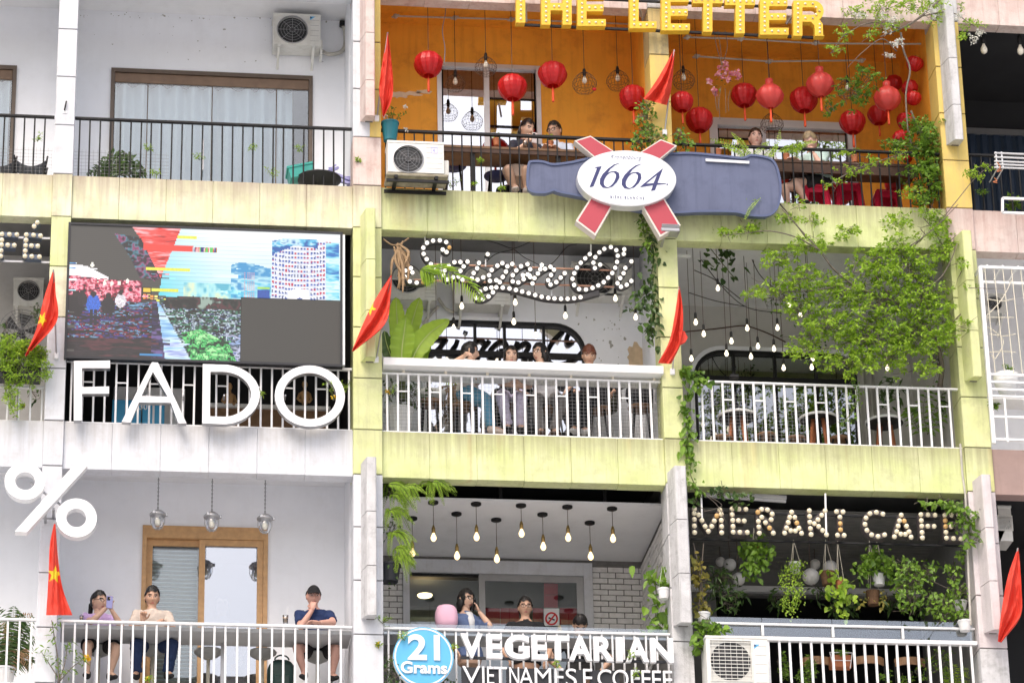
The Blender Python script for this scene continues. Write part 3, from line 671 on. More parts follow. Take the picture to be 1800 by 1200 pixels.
def metal_stool(x,y,floor,h,label,g,m='wood',r=.165):
    t=thing('stool',label,'stool',(x,y,floor),g)
    ob('seat',MB().lathe([(0,-.04),(r-.02,-.04),(r,-.02),(r,.0),(r-.03,.015),(0,.005)],n=20).mesh('seat',mt[m],True),t,loc=(0,0,h),local=True)
    for a in range(4):
        ca,sa=math.cos(a*math.pi/2+.6),math.sin(a*math.pi/2+.6)
        ob('leg',MB().tube([(.11*ca,.11*sa,h-.04),(.2*ca,.2*sa,0)],.012,8).mesh('leg',mt['metalb'],True),t,local=True)
    pts=[(.165*math.cos(a),.165*math.sin(a),.25) for a in [2*math.pi*i/20 for i in range(21)]]
    ob('foot_ring',MB().tube(pts,.009,6).mesh('foot_ring',mt['metalb'],True),t,local=True)
SST=[(378,940),(545,958),(770,965),(985,975),(1205,975),(1412,965)]
for (x,y),l in zip(SST,('black legged wooden stool holding a pale jacket beside the banana plant','black legged wooden stool under the woman in blue jeans','black legged wooden stool under the woman in lilac trousers','black legged wooden stool under the woman in grey trousers','black legged wooden stool under the red haired man','black legged wooden stool with a dark bag, right end of the white bar')):
    c=Q('E',x,y,.78); metal_stool(c.x,c.y,B2T-.03,c.z-B2T+.03,l,'stools at the white bar top')
def plastic_stool(k,x,y,yd,label,h=None):
    c=Q(k,x,y,yd); h=c.z-(B1T-.03); t=thing('stool',label,'stool',(c.x,c.y,B1T-.03),'red plastic stools on the orange balcony'); m=mt['redplastic']
    ob('seat',MB().bbox(-.15,.15,-.15,.15,h-.03,h,.01).mesh('seat',m),t,local=True)
    for sx in (-1,1):
        for sy in (-1,1):
            ob('leg',MB().bar((sx*.125,sy*.125,h-.03),(sx*.175,sy*.175,0),.06,.06).mesh('leg',m),t,local=True)
        ob('skirt',MB().add([(sx*.13,-.12,h-.03),(sx*.13,.12,h-.03),(sx*.145,.135,h-.12),(sx*.145,-.135,h-.12)],[(0,1,2,3)]).mesh('skirt',m),t,local=True)
    for sy in (-1,1): ob('skirt',MB().add([(-.12,sy*.13,h-.03),(.12,sy*.13,h-.03),(.135,sy*.145,h-.12),(-.135,sy*.145,h-.12)],[(0,1,2,3)]).mesh('skirt',m),t,local=True)
plastic_stool('C',775,918,.62,'red plastic stool under the woman in the mint shirt')
plastic_stool('C',938,910,.75,'red plastic stool, second from the right, behind the black railing')
plastic_stool('C',1125,945,.8,'red plastic stool below the red lantern at the right column')
for px,l in ((495,'black stool left of the table behind the outdoor unit'),(705,'navy stool left of the woman in the beige skirt')):
    c=Q('B',px,800 if px<600 else 850,.75); metal_stool(c.x,c.y,B1T-.03,c.z-B1T,l,'stools at the dark brown table','navy')
# small round tables and low stools of the bush balcony
def round_table(px,py,label):
    c=Q('F',px,py,.9); h=c.z-B2T+.03; t=thing('round_table',label,'table',(c.x,c.y,B2T-.03),'small round tables below the bush')
    ob('table_top',MB().lathe([(0,-.03),(.235,-.03),(.24,-.02)],n=28).mesh('table_top',mt['inkblack'],True),t,loc=(0,0,h),local=True)
    ob('rim',MB().lathe([(.241,-.026),(.252,-.02),(.252,.005),(.241,.01),(0,.01)],n=28).mesh('rim',mt['tablewhite']),t,loc=(0,0,h),local=True)
    for a in range(4):
        ca,sa=math.cos(a*math.pi/2+.4),math.sin(a*math.pi/2+.4)
        ob('leg',MB().tube([(.09*ca,.09*sa,h-.03),(.19*ca,.19*sa,0)],[.026,.018],8).mesh('leg',mt['terra'],True),t,local=True)
for x,y,l in ((405,1000,'round white rimmed table, leftmost of three under the hanging bulbs'),(800,1012,'round white rimmed table, middle of three under the bush'),(1122,1028,'round white rimmed table, rightmost of three under the bush')): round_table(x,y,l)
for x,y,l in ((330,1105,'low round wooden stool left of the leftmost round table'),(545,1092,'low round wooden stool right of the leftmost round table'),(690,1108,'low round wooden stool left of the middle round table'),(900,1108,'low round wooden stool right of the middle round table')):
    c=Q('F',x,y,.7); metal_stool(c.x,c.y,B2T-.03,max(.2,c.z-B2T+.03),l,'low stools below the bush',r=.13)
# wooden backed chairs of the plant balcony
def chair(px,py,yd,label):
    c=Q('I',px,py,yd); t=thing('chair',label,'chair',(c.x,c.y,B3T-.03),'wooden chairs behind the bottom right railing'); zb=c.z-B3T+.03
    pts=[(.21*math.sin(a),-.19*math.cos(a)+.19-.2,0) for a in np.linspace(-1.1,1.1,9)]
    b=MB(); 
    for p,q in zip(pts[:-1],pts[1:]): b.bar((p[0],p[1],zb),(q[0],q[1],zb),.02,.10)
    ob('backrest',b.mesh('backrest',mt['wood']),t,local=True)
    ob('seat',MB().lathe([(0,-.03),(.19,-.03),(.2,0),(0,.0)],n=18).mesh('seat',mt['wood'],True),t,loc=(0,0,zb-.32),local=True)
    for sx in (-1,1):
        ob('leg',MB().tube([(sx*.19,-.1,zb),(sx*.2,-.12,0)],.011,6).mesh('leg',mt['metalb']),t,local=True)
        ob('leg',MB().tube([(sx*.15,.15,zb-.33),(sx*.18,.18,0)],.011,6).mesh('leg',mt['metalb']),t,local=True)
for x,y,l in ((785,1075,'curved wooden chair left of the wire planter'),(1035,1072,'curved wooden chair right of the wire planter'),(1235,1078,'curved wooden chair nearest the right column')): chair(x,y,.85,l)

# ================================================================= air conditioners
mt['fan']=M('fan_grey',(.05,.05,.053),.5)
def ac(label,k,x0,y0,x1,y1,yf,dep,fan,style='round',logo=None,bracket=True,frame=None,mat='acw',group='outdoor units'):
    "outdoor unit: front face from its corners at depth yf"
    a=Q(k,x0,y0,yf); b=Q(k,x1,y1,yf); X0,X1=a.x,b.x; Z1,Z0=a.z,b.z; w=X1-X0
    t=thing('air_conditioner',label,'air conditioner',((X0+X1)/2,yf+dep/2,Z0),group)
    c=Q(k,fan[0],fan[1],yf); r=fan[2]*ZR[k][2]/146.
    n=28; circ=[(c.x+r*math.cos(2*math.pi*i/n),c.z+r*math.sin(2*math.pi*i/n)) for i in range(n)]
    if style=='square': circ=[(c.x-r*1.0,c.z-r),(c.x+r*1.0,c.z-r),(c.x+r,c.z+r),(c.x-r,c.z+r)]
    body=MB(); body.prism([rect(X0,X1,Z0,Z1),circ],yf,yf+.03); body.box(X0+.002,X1-.002,yf+.03,yf+dep,Z0+.002,Z1-.002)
    bo=body.build('body',mt[mat],t)
    MB().bbox(X0-.008,X1+.008,yf-.008,yf+dep+.01,Z1-.02,Z1+.012,.004).build('lid',mt[mat],bo)
    fn=MB(); fn.lathe([(0,.0),(.98*r,.0),(.98*r,-.004),(0,-.004)],(c.x,yf+.024,c.z),24,axis=(0,-1,0)); fn.build('fan_well',mt['acg'],t)
    bl=MB()
    for q in range(3):
        a0=q*2.094; P=[(c.x+rr*math.cos(a0+da),yf+.018+dy,c.z+rr*math.sin(a0+da)) for rr,da,dy in ((.2*r,-.3,.0),(.85*r,-.35,.0),(.88*r,.5,.006),(.2*r,.6,.006))]
        bl.add(P,[(0,1,2,3)])
    bl.lathe([(0,.02),(.2*r,.02),(.22*r,0)],(c.x,yf+.02,c.z),16,axis=(0,-1,0)); bl.build('fan',mt['fan'],t)
    gr=MB(); q=.0016
    if style=='round':
        for i in range(1,6):
            rr=r*i/5.1; pts=[(c.x+rr*math.cos(u),yf-.006+.004*(i/8),c.z+rr*math.sin(u)) for u in np.linspace(0,2*math.pi,29)]
            gr.tube(pts,q,4,cap=False)
        for i in range(8):
            u=i*math.pi/4; gr.tube([(c.x+.12*r*math.cos(u),yf-.008,c.z+.12*r*math.sin(u)),(c.x+r*math.cos(u),yf-.003,c.z+r*math.sin(u))],q*1.2,4)
        gr.lathe([(r*1.0,0),(r*1.06,.0),(r*1.06,.010),(r,.012),(r,0)],(c.x,yf,c.z),28,axis=(0,-1,0),cap=False)
    else:
        for i in range(11):
            z=c.z-r+2*r*(i+.5)/11; gr.box(c.x-r,c.x+r,yf-.012,yf-.008,z-.004,z+.004)
        for i in range(7):
            x=c.x-r+2*r*(i+.5)/7; gr.box(x-.002,x+.002,yf-.008,yf-.005,c.z-r,c.z+r)
        gr.prism([rect(c.x-r-.012,c.x+r+.012,c.z-r-.012,c.z+r+.012),rect(c.x-r,c.x+r,c.z-r,c.z+r)],yf-.012,yf)
    gr.build('fan_guard',mt['metalg' if style=='round' else mat],t,kind='stuff')
    for i in range(5):
        z=Z0+(Z1-Z0)*(.15+.17*i); xx=c.x+r*1.1
        if X1-xx>.05: MB().box(xx+.02,X1-.02,yf-.0015,yf+.002,z,z+.003).build('groove',mt['acg' if 0 else 'wire'],bo)
    if logo:
        lx,ly,col=logo; p=Q(k,lx,ly,yf); s=.035
        if col=='blue':
            MB().prism([(p.x-s,p.z+s),(p.x+s,p.z+s),(p.x-s,p.z-s*.6)],yf-.003,yf).build('logo',mt['signblue'],bo)
            MB().prism([(p.x-s,p.z+s*.1),(p.x-s*.1,p.z+s*.45),(p.x-s,p.z+s)],yf-.005,yf-.003).build('logo',mt['navy'],bo)
        else:
            MB().prism([rect(p.x-s*1.2,p.x+s*1.2,p.z-s*1.2,p.z+s*1.2),rect(p.x-s,p.x+s,p.z-s,p.z+s)],yf-.003,yf).build('logo',mt['lav'],bo)
            MB().prism([(p.x-s*.7,p.z),(p.x+s*.2,p.z+s*.7),(p.x+s*.2,p.z-s*.7)],yf-.003,yf).build('logo',mt['lav'],bo)
    if bracket:
        for x in (X0+.12*w,X1-.15*w):
            MB().box(x-.018,x+.018,yf-.02,yf+dep+.03,Z0-.035,Z0-.003).build('bracket',mt['acw'],t)
            MB().bar((x,yf+.02,Z0-.03),(x,yf+dep+.02,Z0-.2),.03,.02).build('bracket',mt['acw'],t)
    return t,X0,X1,Z0,Z1
t,X0,X1,Z0,Z1=ac('white outdoor unit high on the white wall above the bronze door','A',1352,68,1584,228,.98,.30,(1445,148,80),logo=(1545,95,'blue'))
pts=[Q('A',1585,250,1.2),Q('A',1620,268,1.2),Q('A',1680,260,1.22),Q('A',1705,225,1.22),Q('A',1705,160,1.24),Q('A',1695,125,1.27)]
MB().tube(bez(pts,6),.028,8).build('pipe',mt['pipe'],t,smooth=True); MB().box(X1,X1+.03,1.05,1.25,Z0-.1,Z0+.12).build('valve_cover',mt['acw'],t)
p=Q('A',1700,122,1.27); MB().bbox(p.x-.06,p.x+.06,1.22,1.3,p.z-.04,p.z+.04,.01).build('pipe_cap',mt['metalb'],t)
t,X0,X1,Z0,Z1=ac('white outdoor unit mounted outside the black railing below the orange wall','B',172,692,448,852,-.36,.30,(272,780,76),style='round',logo=(400,738,'grey'),bracket=False)
MB().bbox(X0-.02,X1+.05,-.37,-.03,Z0-.055,Z0-.012,.01).build('support_frame',M('weathered_frame',(.42,.38,.28),.8,.2,12,dirt=(.1,.08,.05),dirtamt=.8),t)
for x in (X0+.1,X1-.1): MB().box(x-.02,x+.02,-.40,.07,Z0-.10,Z0-.056).build('bracket',mt['metalb'],t)
MB().bbox(X1,X1+.07,-.30,-.12,Z0,Z0+.22,.01).build('valve_cover',mt['acw'],t)
[MB().box(X0-.02,X1+.06,y_,y_+.03,Z0-.14,Z0-.101).build('rail',mt['metalb'],t) for y_ in (-.38,-.06)]
t,X0,X1,Z0,Z1=ac('large white outdoor unit in front of the bottom right railing with blue logo','I',250,935,562,1200,-.34,.34,(374,1053,100),style='square',logo=(500,988,'blue'),bracket=False)
for x in (X0+.1,X1-.1): MB().box(x-.025,x+.025,-.36,.07,Z0-.06,Z0-.003).build('bracket',mt['metalg'],t)
ac('grey outdoor unit behind the leaning bulb script, left end above the banana plant','E',180,330,412,440,.98,.30,(265,335,78),mat='acw')
ac('white outdoor unit in the middle of the wall behind the bulb script','E',500,345,775,462,.98,.30,(610,345,75),mat='acw')
ac('large outdoor unit at the right of the wall behind the bulb script','E',1075,255,1372,410,.98,.33,(1188,335,98),mat='acw')
ac('dim outdoor unit on the dark wall behind the bulb letters at the left edge','D',70,330,210,470,1.5,.30,(140,395,55),mat='acw')
ac('outdoor unit with square grille in the dark balcony at the right edge','I',1672,302,1748,472,.5,.35,(1706,385,36),style='square',mat='acw',bracket=False)
ac('dim outdoor unit under the ceiling of the white caged balcony at the right edge','F',1605,405,1712,500,1.2,.3,(1655,452,40),mat='acw')

# ================================================================= big LED screen
a=Q('D',348,70,-.10); b=Q('D',1668,735,-.10); X0,X1,Z1,Z0=a.x,b.x,a.z,Q('D',1000,735,-.10).z
scr=thing('led_screen','large LED screen with a glitched city picture and one dead dark panel','screen',((X0+X1)/2,0,Z0))
MB().prism([rect(X0-.03,X1+.03,Z0-.03,Z1+.03),rect(X0,X1,Z0,Z1)],-.115,-.02).build('frame',mt['signblack'],scr)
MB().box(X0-.028,X1+.028,-.09,-.021,Z0-.028,Z1+.028).build('housing',mt['signblack'],scr)
MB().box(X1+.031,X1+.06,-.10,-.03,Z0,Z1).build('edge_strip',mt['alum'],scr)
NX,NY=264,131
img=np.zeros((NY,NX,3)); UU,VV=np.meshgrid((np.arange(NX)+.5)/NX*1320+348,(np.arange(NY)+.5)/NY*660+75)
r2=np.random.default_rng(3)
def inpoly(P):
    ins=np.zeros(UU.shape,bool); n=len(P)
    for i in range(n):
        (xa,ya),(xb,yb)=P[i],P[(i+1)%n]
        c=((ya>VV)!=(yb>VV))&(UU<(xb-xa)*(VV-ya)/((yb-ya) or 1e-9)+xa); ins^=c
    return ins
def c_(r,g,b): return np.array(s2l((r/255,g/255,b/255)))
def put(P,col,noise_=0): 
    m=inpoly(P) if isinstance(P,list) else P
    img[m]=col; 
    if noise_: img[m]*=r2.uniform(1-noise_,1+noise_,(m.sum(),1))
def R4(x0,y0,x1,y1): return [(x0,y0),(x1,y0),(x1,y1),(x0,y1)]
def streaks(P,cols,ln=10,n=300,h=1,mixf=.6):
    n=int(n*.55)
    m=inpoly(P); ys,xs=np.where(m)
    for _ in range(n):
        i=r2.integers(len(xs)); L=r2.integers(1,ln+1); y=ys[i]; x=xs[i]; cc=cols[r2.integers(len(cols))]
        for q in range(L):
            for w in range(h):
                if x+q<NX and y+w<NY and m[y+w,x+q]: img[y+w,x+q]=img[y+w,x+q]*(1-mixf)+cc*mixf
def vn(fx,fy,seed):
    "value noise over the screen, fx by fy cells"
    g=np.random.default_rng(seed).random((fy+2,fx+2)); u=(UU-348)/1320*fx; v=(VV-75)/660*fy; u=np.clip(u,0,fx-.01); v=np.clip(v,0,fy-.01); i=u.astype(int); j=v.astype(int); a=u-i; b=v-j; a=a*a*(3-2*a); b=b*b*(3-2*b)
    return (g[j,i]*(1-a)+g[j,i+1]*a)*(1-b)+(g[j+1,i]*(1-a)+g[j+1,i+1]*a)*b
def tex(P,stops,fx,fy,seed,k=.5,gain=1.25):
    "paint a region with fractal noise mapped through a palette"
    m=inpoly(P); n=vn(fx,fy,seed)*(1-k)+vn(fx*3,fy*3,seed+1)*k*.6+vn(fx*8,fy*6,seed+2)*k*.4; n=np.clip((n-.5)*gain*2+.5,0,1)
    xs=np.linspace(0,1,len(stops)); S=np.array(stops)
    for q in range(3): img[...,q][m]=np.interp(n[m],xs,S[:,q])
put(R4(340,60,1700,760),c_(72,70,67))
sky_=[(880,60),(1700,60),(1700,440),(780,440),(800,300)]
m=inpoly(sky_); t_=np.clip((VV-80)/330,0,1)*.55+np.clip((1050-UU)/270,0,1)*.45; t_=np.clip(t_+.12*(vn(10,40,5)-.5),0,1)
img[m]=c_(250,253,255)*(1-t_[m][:,None])+c_(95,215,235)*t_[m][:,None]; img[m&((np.arange(NY)%4)[:,None]==0)]*=.86
tex(R4(905,345,1140,430),[c_(90,180,205),c_(170,230,235),c_(225,240,200),c_(120,200,220)],14,5,21)
tex([(1135,250),(1180,235),(1260,245),(1330,265),(1330,420),(1135,420)],[c_(30,110,180),c_(80,190,225),c_(190,235,245),c_(60,150,205)],10,12,22)
mm_=inpoly(R4(1195,285,1255,420)); img[mm_&(((VV/11)%1)<.45)&(((UU/9)%1)<.5)]=c_(225,150,165)
put(R4(1262,372,1325,420),c_(30,80,170),.2); put(R4(1262,355,1325,368),c_(170,220,90),.1)
tw=[(1335,120),(1400,105),(1600,112),(1662,125),(1662,430),(1330,430)]; put(tw,c_(222,226,240)); m=inpoly(tw)
fl=(((VV-105+.0007*(UU-1470)**2)/23)%1); colm=((UU-1335)/15.5)%1; nz_=vn(60,50,30)
img[m&(fl<.5)&(colm<.62)&(nz_>.30)]=c_(75,105,185); img[m&(fl<.5)&(colm<.62)&(nz_>.68)]=c_(195,45,80); img[m&(fl<.5)&(colm<.3)&(nz_<.42)]=c_(30,45,110); img[m&(fl>.82)]=c_(250,250,254)
tex([(1335,120),(1400,103),(1560,108),(1560,150),(1440,140),(1335,190)],[c_(20,90,170),c_(90,190,230),c_(210,240,250),c_(40,120,190)],16,16,33); tex(R4(1600,118,1664,425),[c_(30,110,190),c_(120,215,240),c_(220,245,250)],10,24,34)
put([(1412,375),(1450,358),(1512,362),(1518,426),(1412,426)],c_(252,248,253)); put([(1455,412),(1470,403),(1485,412),(1485,426),(1455,426)],c_(60,90,160))
tex([(636,60),(890,60),(790,330),(745,240),(700,150)],[c_(120,20,30),c_(225,55,50),c_(245,90,85),c_(255,190,195)],8,30,35,gain=1.0)
tex([(560,110),(690,130),(790,330),(760,345),(690,330),(640,230)],[c_(20,18,24),c_(60,40,70),c_(25,22,30),c_(150,60,110),c_(70,130,150),c_(30,26,34)],14,12,36,gain=1.6)
put(R4(705,160,948,190),c_(238,66,56)); tex(R4(945,166,1065,190),[c_(40,40,120),c_(250,250,250),c_(220,60,60),c_(90,200,90)],90,4,37,gain=2)
for y,x0,x1 in ((118,870,965),(285,720,935),(390,720,880),(440,775,885)): put(R4(x0,y-7,x1,y+7),c_(232,232,80),.08)
put([(345,275),(430,280),(540,335),(540,350),(345,335)],c_(250,245,248)); 
tex([(345,330),(540,345),(705,350),(705,470),(345,470)],[c_(40,8,22),c_(150,25,55),c_(240,95,125),c_(255,190,205),c_(205,45,75),c_(90,30,60)],22,16,38,gain=1.5)
for x,y in ((393,292),(458,275),(490,350),(520,365),(555,365),(590,362),(630,350)): put((((UU-x)/8)**2+((VV-y)/12)**2)<1,c_(255,252,238))
tex([(345,455),(770,455),(830,740),(345,740)],[c_(10,8,14),c_(24,18,30),c_(45,25,60),c_(70,60,150),c_(25,18,28),c_(150,50,75),c_(20,16,24),c_(120,170,210),c_(12,10,16)],7,26,39,k=.75,gain=1.5)
tex([(345,640),(800,640),(830,740),(345,740)],[c_(14,12,16),c_(40,30,38),c_(18,15,20),c_(90,40,50),c_(20,17,22)],5,22,40)
for cx,cy,s,cl in ((385,480,40,c_(18,15,22)),(468,470,34,c_(45,100,205)),(540,480,34,c_(25,20,32)),(600,450,26,c_(225,218,226)),(415,450,24,c_(34,26,34))):
    put((((UU-cx)/s)**2+((VV-cy)/(s*1.4))**2)<1,cl,.3); put((((UU-cx)/(s*.42))**2+((VV-cy+s*1.5)/(s*.5))**2)<1,c_(35,22,26),.3)
put(R4(452,500,466,580),c_(25,25,45),.3); put(R4(474,500,488,580),c_(25,25,45),.3)
put(R4(700,375,750,450),c_(40,30,20)); put(R4(706,382,744,400),c_(240,200,60)); put(R4(706,412,724,440),c_(240,150,60)); put(R4(728,412,744,440),c_(235,215,120))
tex([(780,425),(930,418),(1000,440),(1190,425),(1190,740),(940,740)],[c_(12,18,20),c_(30,60,45),c_(70,140,110),c_(20,28,34),c_(205,225,235),c_(60,70,120),c_(25,35,35)],16,30,41,k=.8,gain=1.5)
tex([(800,425),(950,415),(1185,425),(1185,480),(820,480)],[c_(10,14,16),c_(30,45,40),c_(90,40,50),c_(20,26,28),c_(150,170,160)],18,9,42,gain=1.4)
tex([(775,440),(800,475),(948,740),(822,740)],[c_(120,170,225),c_(175,220,240),c_(215,235,245),c_(150,160,225)],5,34,43); tex([(752,440),(775,445),(822,740),(752,740)],[c_(12,10,22),c_(50,40,90),c_(20,18,30),c_(110,90,150)],9,24,44,gain=1.5)
tex([(895,600),(990,580),(1110,640),(1188,700),(1188,740),(945,740)],[c_(8,40,26),c_(40,160,80),c_(110,230,130),c_(20,80,45),c_(170,245,165)],26,22,45,k=.7,gain=1.6)
tex([(1110,600),(1186,600),(1186,735),(1165,735)],[c_(50,80,150),c_(200,205,235),c_(40,60,70),c_(150,175,220)],12,20,46,gain=1.5)
put(R4(700,708,808,722),c_(60,140,200))
gl=(vn(3,NY,50)>.74)&~inpoly(R4(1185,60,1700,430))&(VV>250); img[gl]=np.roll(img,7,axis=1)[gl]*1.25
img*=(.93+.07*((np.arange(NY)%2)[:,None,None])); dead=inpoly(R4(1185,415,1700,780))
DX=(1185-348)/1320; DZ=(415-75)/660
# live picture: a quad for each LED
vv=[];ff=[];cc=[]
xs=X0+(X1-X0)*np.arange(NX+1)/NX; zs=Z1-(Z1-Z0)*np.arange(NY+1)/NY
for j in range(NY+1):
    for i in range(NX+1): vv.append((xs[i],-.100,zs[j]))
for j in range(NY):
    for i in range(NX):
        if dead[j,i]: continue
        n=j*(NX+1)+i; ff.append((n,n+NX+1,n+NX+2,n+1)); cc.append((*img[j,i],1))
me=bpy.data.meshes.new('picture'); me.from_pydata(vv,[],ff); at=me.color_attributes.new('led','FLOAT_COLOR','CORNER')
at.data.foreach_set('color',np.repeat(np.array(cc),4,axis=0).ravel())
lm=bpy.data.materials.new('led_emission'); lm.use_nodes=True; N=lm.node_tree.nodes; L=lm.node_tree.links
an=N.new('ShaderNodeVertexColor'); an.layer_name='led'; bs=N['Principled BSDF']; bs.inputs['Base Color'].default_value=(.012,.012,.012,1); bs.inputs['Roughness'].default_value=.5
L.new(an.outputs[0],bs.inputs['Emission Color']); bs.inputs['Emission Strength'].default_value=.70
me.materials.append(lm); ob('picture',me,scr)
MB().box(X0+(X1-X0)*DX,X1,-.1005,-.092,Z0,Z1-(Z1-Z0)*DZ).build('dead_panel',M('dead_led_panel',(.060,.061,.058),.6,.1,90),scr)
# ================================================================= signs
ZR.update({'T1':(890,0,1/6),'T2':(1150,0,.17222),'M1':(1205,870,.14444),'M2':(1450,870,.15),'S1':(690,400,.125),'S2':(900,400,.12778),'K':(1000,230,.15835),'FE':(0,370,.09168)})
def xz(k,pts,d): return [(lambda v:(v.x,v.z))(Q(k,x,y,d)) for x,y in pts]
def ell(cx,cy,rx,ry,sk=0,n=40): return [(cx+rx*math.cos(t),cy+ry*math.sin(t)+sk*math.cos(t)) for t in [2*math.pi*i/n for i in range(n)]]
def ribbon(mb,pts,w,y0,y1,mi=0,closed=False):
    "extruded band along (x,z) points"
    P=[np.array(p,float) for p in pts]; n=len(P); Lf=[];Rt=[]
    for i in range(n):
        a=P[(i-1)%n] if closed or i>0 else P[0]; b=P[(i+1)%n] if closed or i<n-1 else P[-1]
        d=b-a; d/=max(1e-9,np.hypot(*d)); nn=np.array([-d[1],d[0]]); ww=w[i] if hasattr(w,'__len__') else w
        Lf.append(P[i]+nn*ww/2); Rt.append(P[i]-nn*ww/2)
    vs=[(p[0],y,p[1]) for y in (y0,y1) for S in (Lf,Rt) for p in S]; fs=[]
    m=n if closed else n-1
    for i in range(m):
        j=(i+1)%n; fs+=[(i,n+i,n+j,j),(2*n+j,3*n+j,3*n+i,2*n+i),(j,2*n+j,2*n+i,i),(n+i,3*n+i,3*n+j,n+j)]
    if not closed: fs+=[(0,2*n,3*n,n),(n-1,2*n-1,4*n-1,3*n-1)]
    return mb.add(vs,fs,mi)
def text(s,x0,x1,z0,z1,y0,y1,mat,parent,name='lettering',offset=0.,shear=0.,space=1.,label=None,bevel=0.):
    cu=bpy.data.curves.new('txt','FONT'); cu.body=s; cu.size=1; cu.offset=offset; cu.shear=shear; cu.space_character=space; cu.resolution_u=5; cu.extrude=.1
    o=bpy.data.objects.new('txt',cu); COL.objects.link(o); dg=bpy.context.evaluated_depsgraph_get(); e=o.evaluated_get(dg); me=e.to_mesh()
    v=np.array([x.co[:] for x in me.vertices]); f=[tuple(p.vertices) for p in me.polygons]; e.to_mesh_clear(); bpy.data.objects.remove(o)
    mn=v.min(0); mx=v.max(0); u=(v-mn)/(mx-mn)
    vs=np.stack([x0+u[:,0]*(x1-x0),y1+u[:,2]*(y0-y1),z0+u[:,1]*(z1-z0)],1)
    return MB().add(vs,f).build(name,mat,parent,label=label)
# ---- four big white letters FADO
sg=thing('letter_sign','four big white channel letters FADO on the railing below the screen','sign',Q('D',1000,1040,-.15))
def letter(parent,loops,y0,y1,mat,side,nm='letter'):
    return MB().prism(loops,y0,y1,0,1).build(nm,[mat,side],parent)
yF,yB=-.19,-.10; S_=mt['metalg']
letter(sg,xz('D',[(362,737),(540,735),(540,772),(402,772),(402,865),(535,862),(535,897),(402,898),(400,1028),(362,1028)],yF),yF,yB,mt['signwhite'],S_)
letter(sg,[xz('D',[(745,743),(775,745),(915,1042),(875,1042),(838,942),(682,940),(640,1038),(597,1035)],yF),xz('D',[(750,790),(694,908),(823,912)],yF)],yF,yB,mt['signwhite'],S_)
c1=[(995,752),(1090,755)]+[(1090+185*math.sin(t),901-147*math.cos(t)) for t in np.linspace(.15,math.pi-.12,16)]+[(1090,1047),(992,1042)]
c2=[(1032,790),(1090,790)]+[(1090+142*math.sin(t),901-111*math.cos(t)) for t in np.linspace(.15,math.pi-.15,14)]+[(1090,1010),(1030,1008)]
letter(sg,[xz('D',c1,yF),xz('D',c2,yF)],yF,yB,mt['signwhite'],S_)
letter(sg,[xz('D',ell(1520,909,172,150,3),yF),xz('D',ell(1520,909,130,113,3),yF)],yF,yB,mt['signwhite'],S_)
for x in (400,720,900,1100,1400,1640):
    p=Q('D',x,905,-.1); MB().bar((p.x,-.1,p.z),(p.x,.05,p.z),.02,.02).build('bracket',mt['metalg'],sg)
# ---- percent sign
sg=thing('percent_sign','thick white percent sign on the white column','sign',Q('G',250,300,-.3)); yF,yB=-.46,-.33
for (cx,cy,rx,ry,cx2,cy2,rx2,ry2) in ((122,184,100,91,124,182,49,44),(378,364,101,96,377,364,49,46)):
    letter(sg,[xz('G',ell(cx,cy,rx,ry,2),yF),xz('G',ell(cx2,cy2,rx2,ry2,1),yF)],yF,yB,mt['signwhite'],mt['signwhite'],'ring')
letter(sg,xz('G',[(360,110),(432,108),(132,435),(72,432)],yF),yF,yB,mt['signwhite'],mt['signwhite'],'slash')
for x,y in ((235,250),(265,320),(225,345)): p=Q('G',x,y,-.33); MB().bar((p.x,-.331,p.z),(p.x,-.05,p.z),.03,.03).build('bracket',mt['metalg'],sg)
a=Q('G',150,190,-.3);b=Q('G',340,330,-.3); MB().tube([a,b],.015,6).build('bracket',mt['metalg'],sg)
# ---- round blue sign and white lettering of the brick balcony
sg=thing('round_sign','round sky blue sign reading 21 Grams on the white railing','sign',Q('H',355,1068,-.1)); y=-.16
MB().prism(xz('H',ell(355,1068,152,150,3),y),y,y+.07,0,1).build('disc',[mt['signblue'],mt['signwhite']],sg)
rg=MB(); ribbon(rg,xz('H',ell(355,1068,142,140,3,60),y),.018,y-.004,y,closed=True); rg.build('ring',mt['signwhite'],sg)
def H2(x,yy,d=y): v=Q('H',x,yy,d); return v
text('21',H2(275,1000).x,H2(437,1000).x,H2(355,1085).z,H2(355,957).z,y-.02,y-.002,mt['signwhite'],sg,offset=.028,name='numerals')
text('Grams',H2(240,1000).x,H2(472,1000).x,H2(355,1153).z,H2(355,1093).z,y-.02,y-.002,mt['signwhite'],sg,offset=.03)
sg=thing('letter_sign','bold white VEGETARIAN letters above thin VIETNAMESE COFFEE letters on the railing','sign',Q('H',1050,1150,-.1))
def row(s,bounds,ytop,ybot,off,yf,yb,mat):
    for ch,(a,b) in zip(s,bounds):
        sl=lambda x: .024*(x-530); xm=(a+b)/2
        text(ch,H2(a,0,yf).x,H2(b,0,yf).x,Q('H',xm,ybot+sl(xm),yf).z,Q('H',xm,ytop+sl(xm),yf).z,yf,yb,mat,sg,name='letter',offset=off)
row('VEGETARIAN',[(528,637),(655,732),(744,866),(876,954),(948,1062),(1058,1172),(1180,1278),(1290,1322),(1336,1450),(1458,1570)],948,1070,.035,-.20,-.13,mt['signwhite'])
row('VIETNAMESE',[(535,622),(632,642),(656,690),(686,752),(765,812),(812,880),(888,968),(985,1030),(1040,1092),(1125,1170)],1112,1200,-.004,-.17,-.14,mt['signwhite'])
row('COFFEE',[(1195,1262),(1268,1345),(1358,1400),(1410,1452),(1462,1505),(1515,1560)],1112,1200,-.004,-.17,-.14,mt['signwhite'])
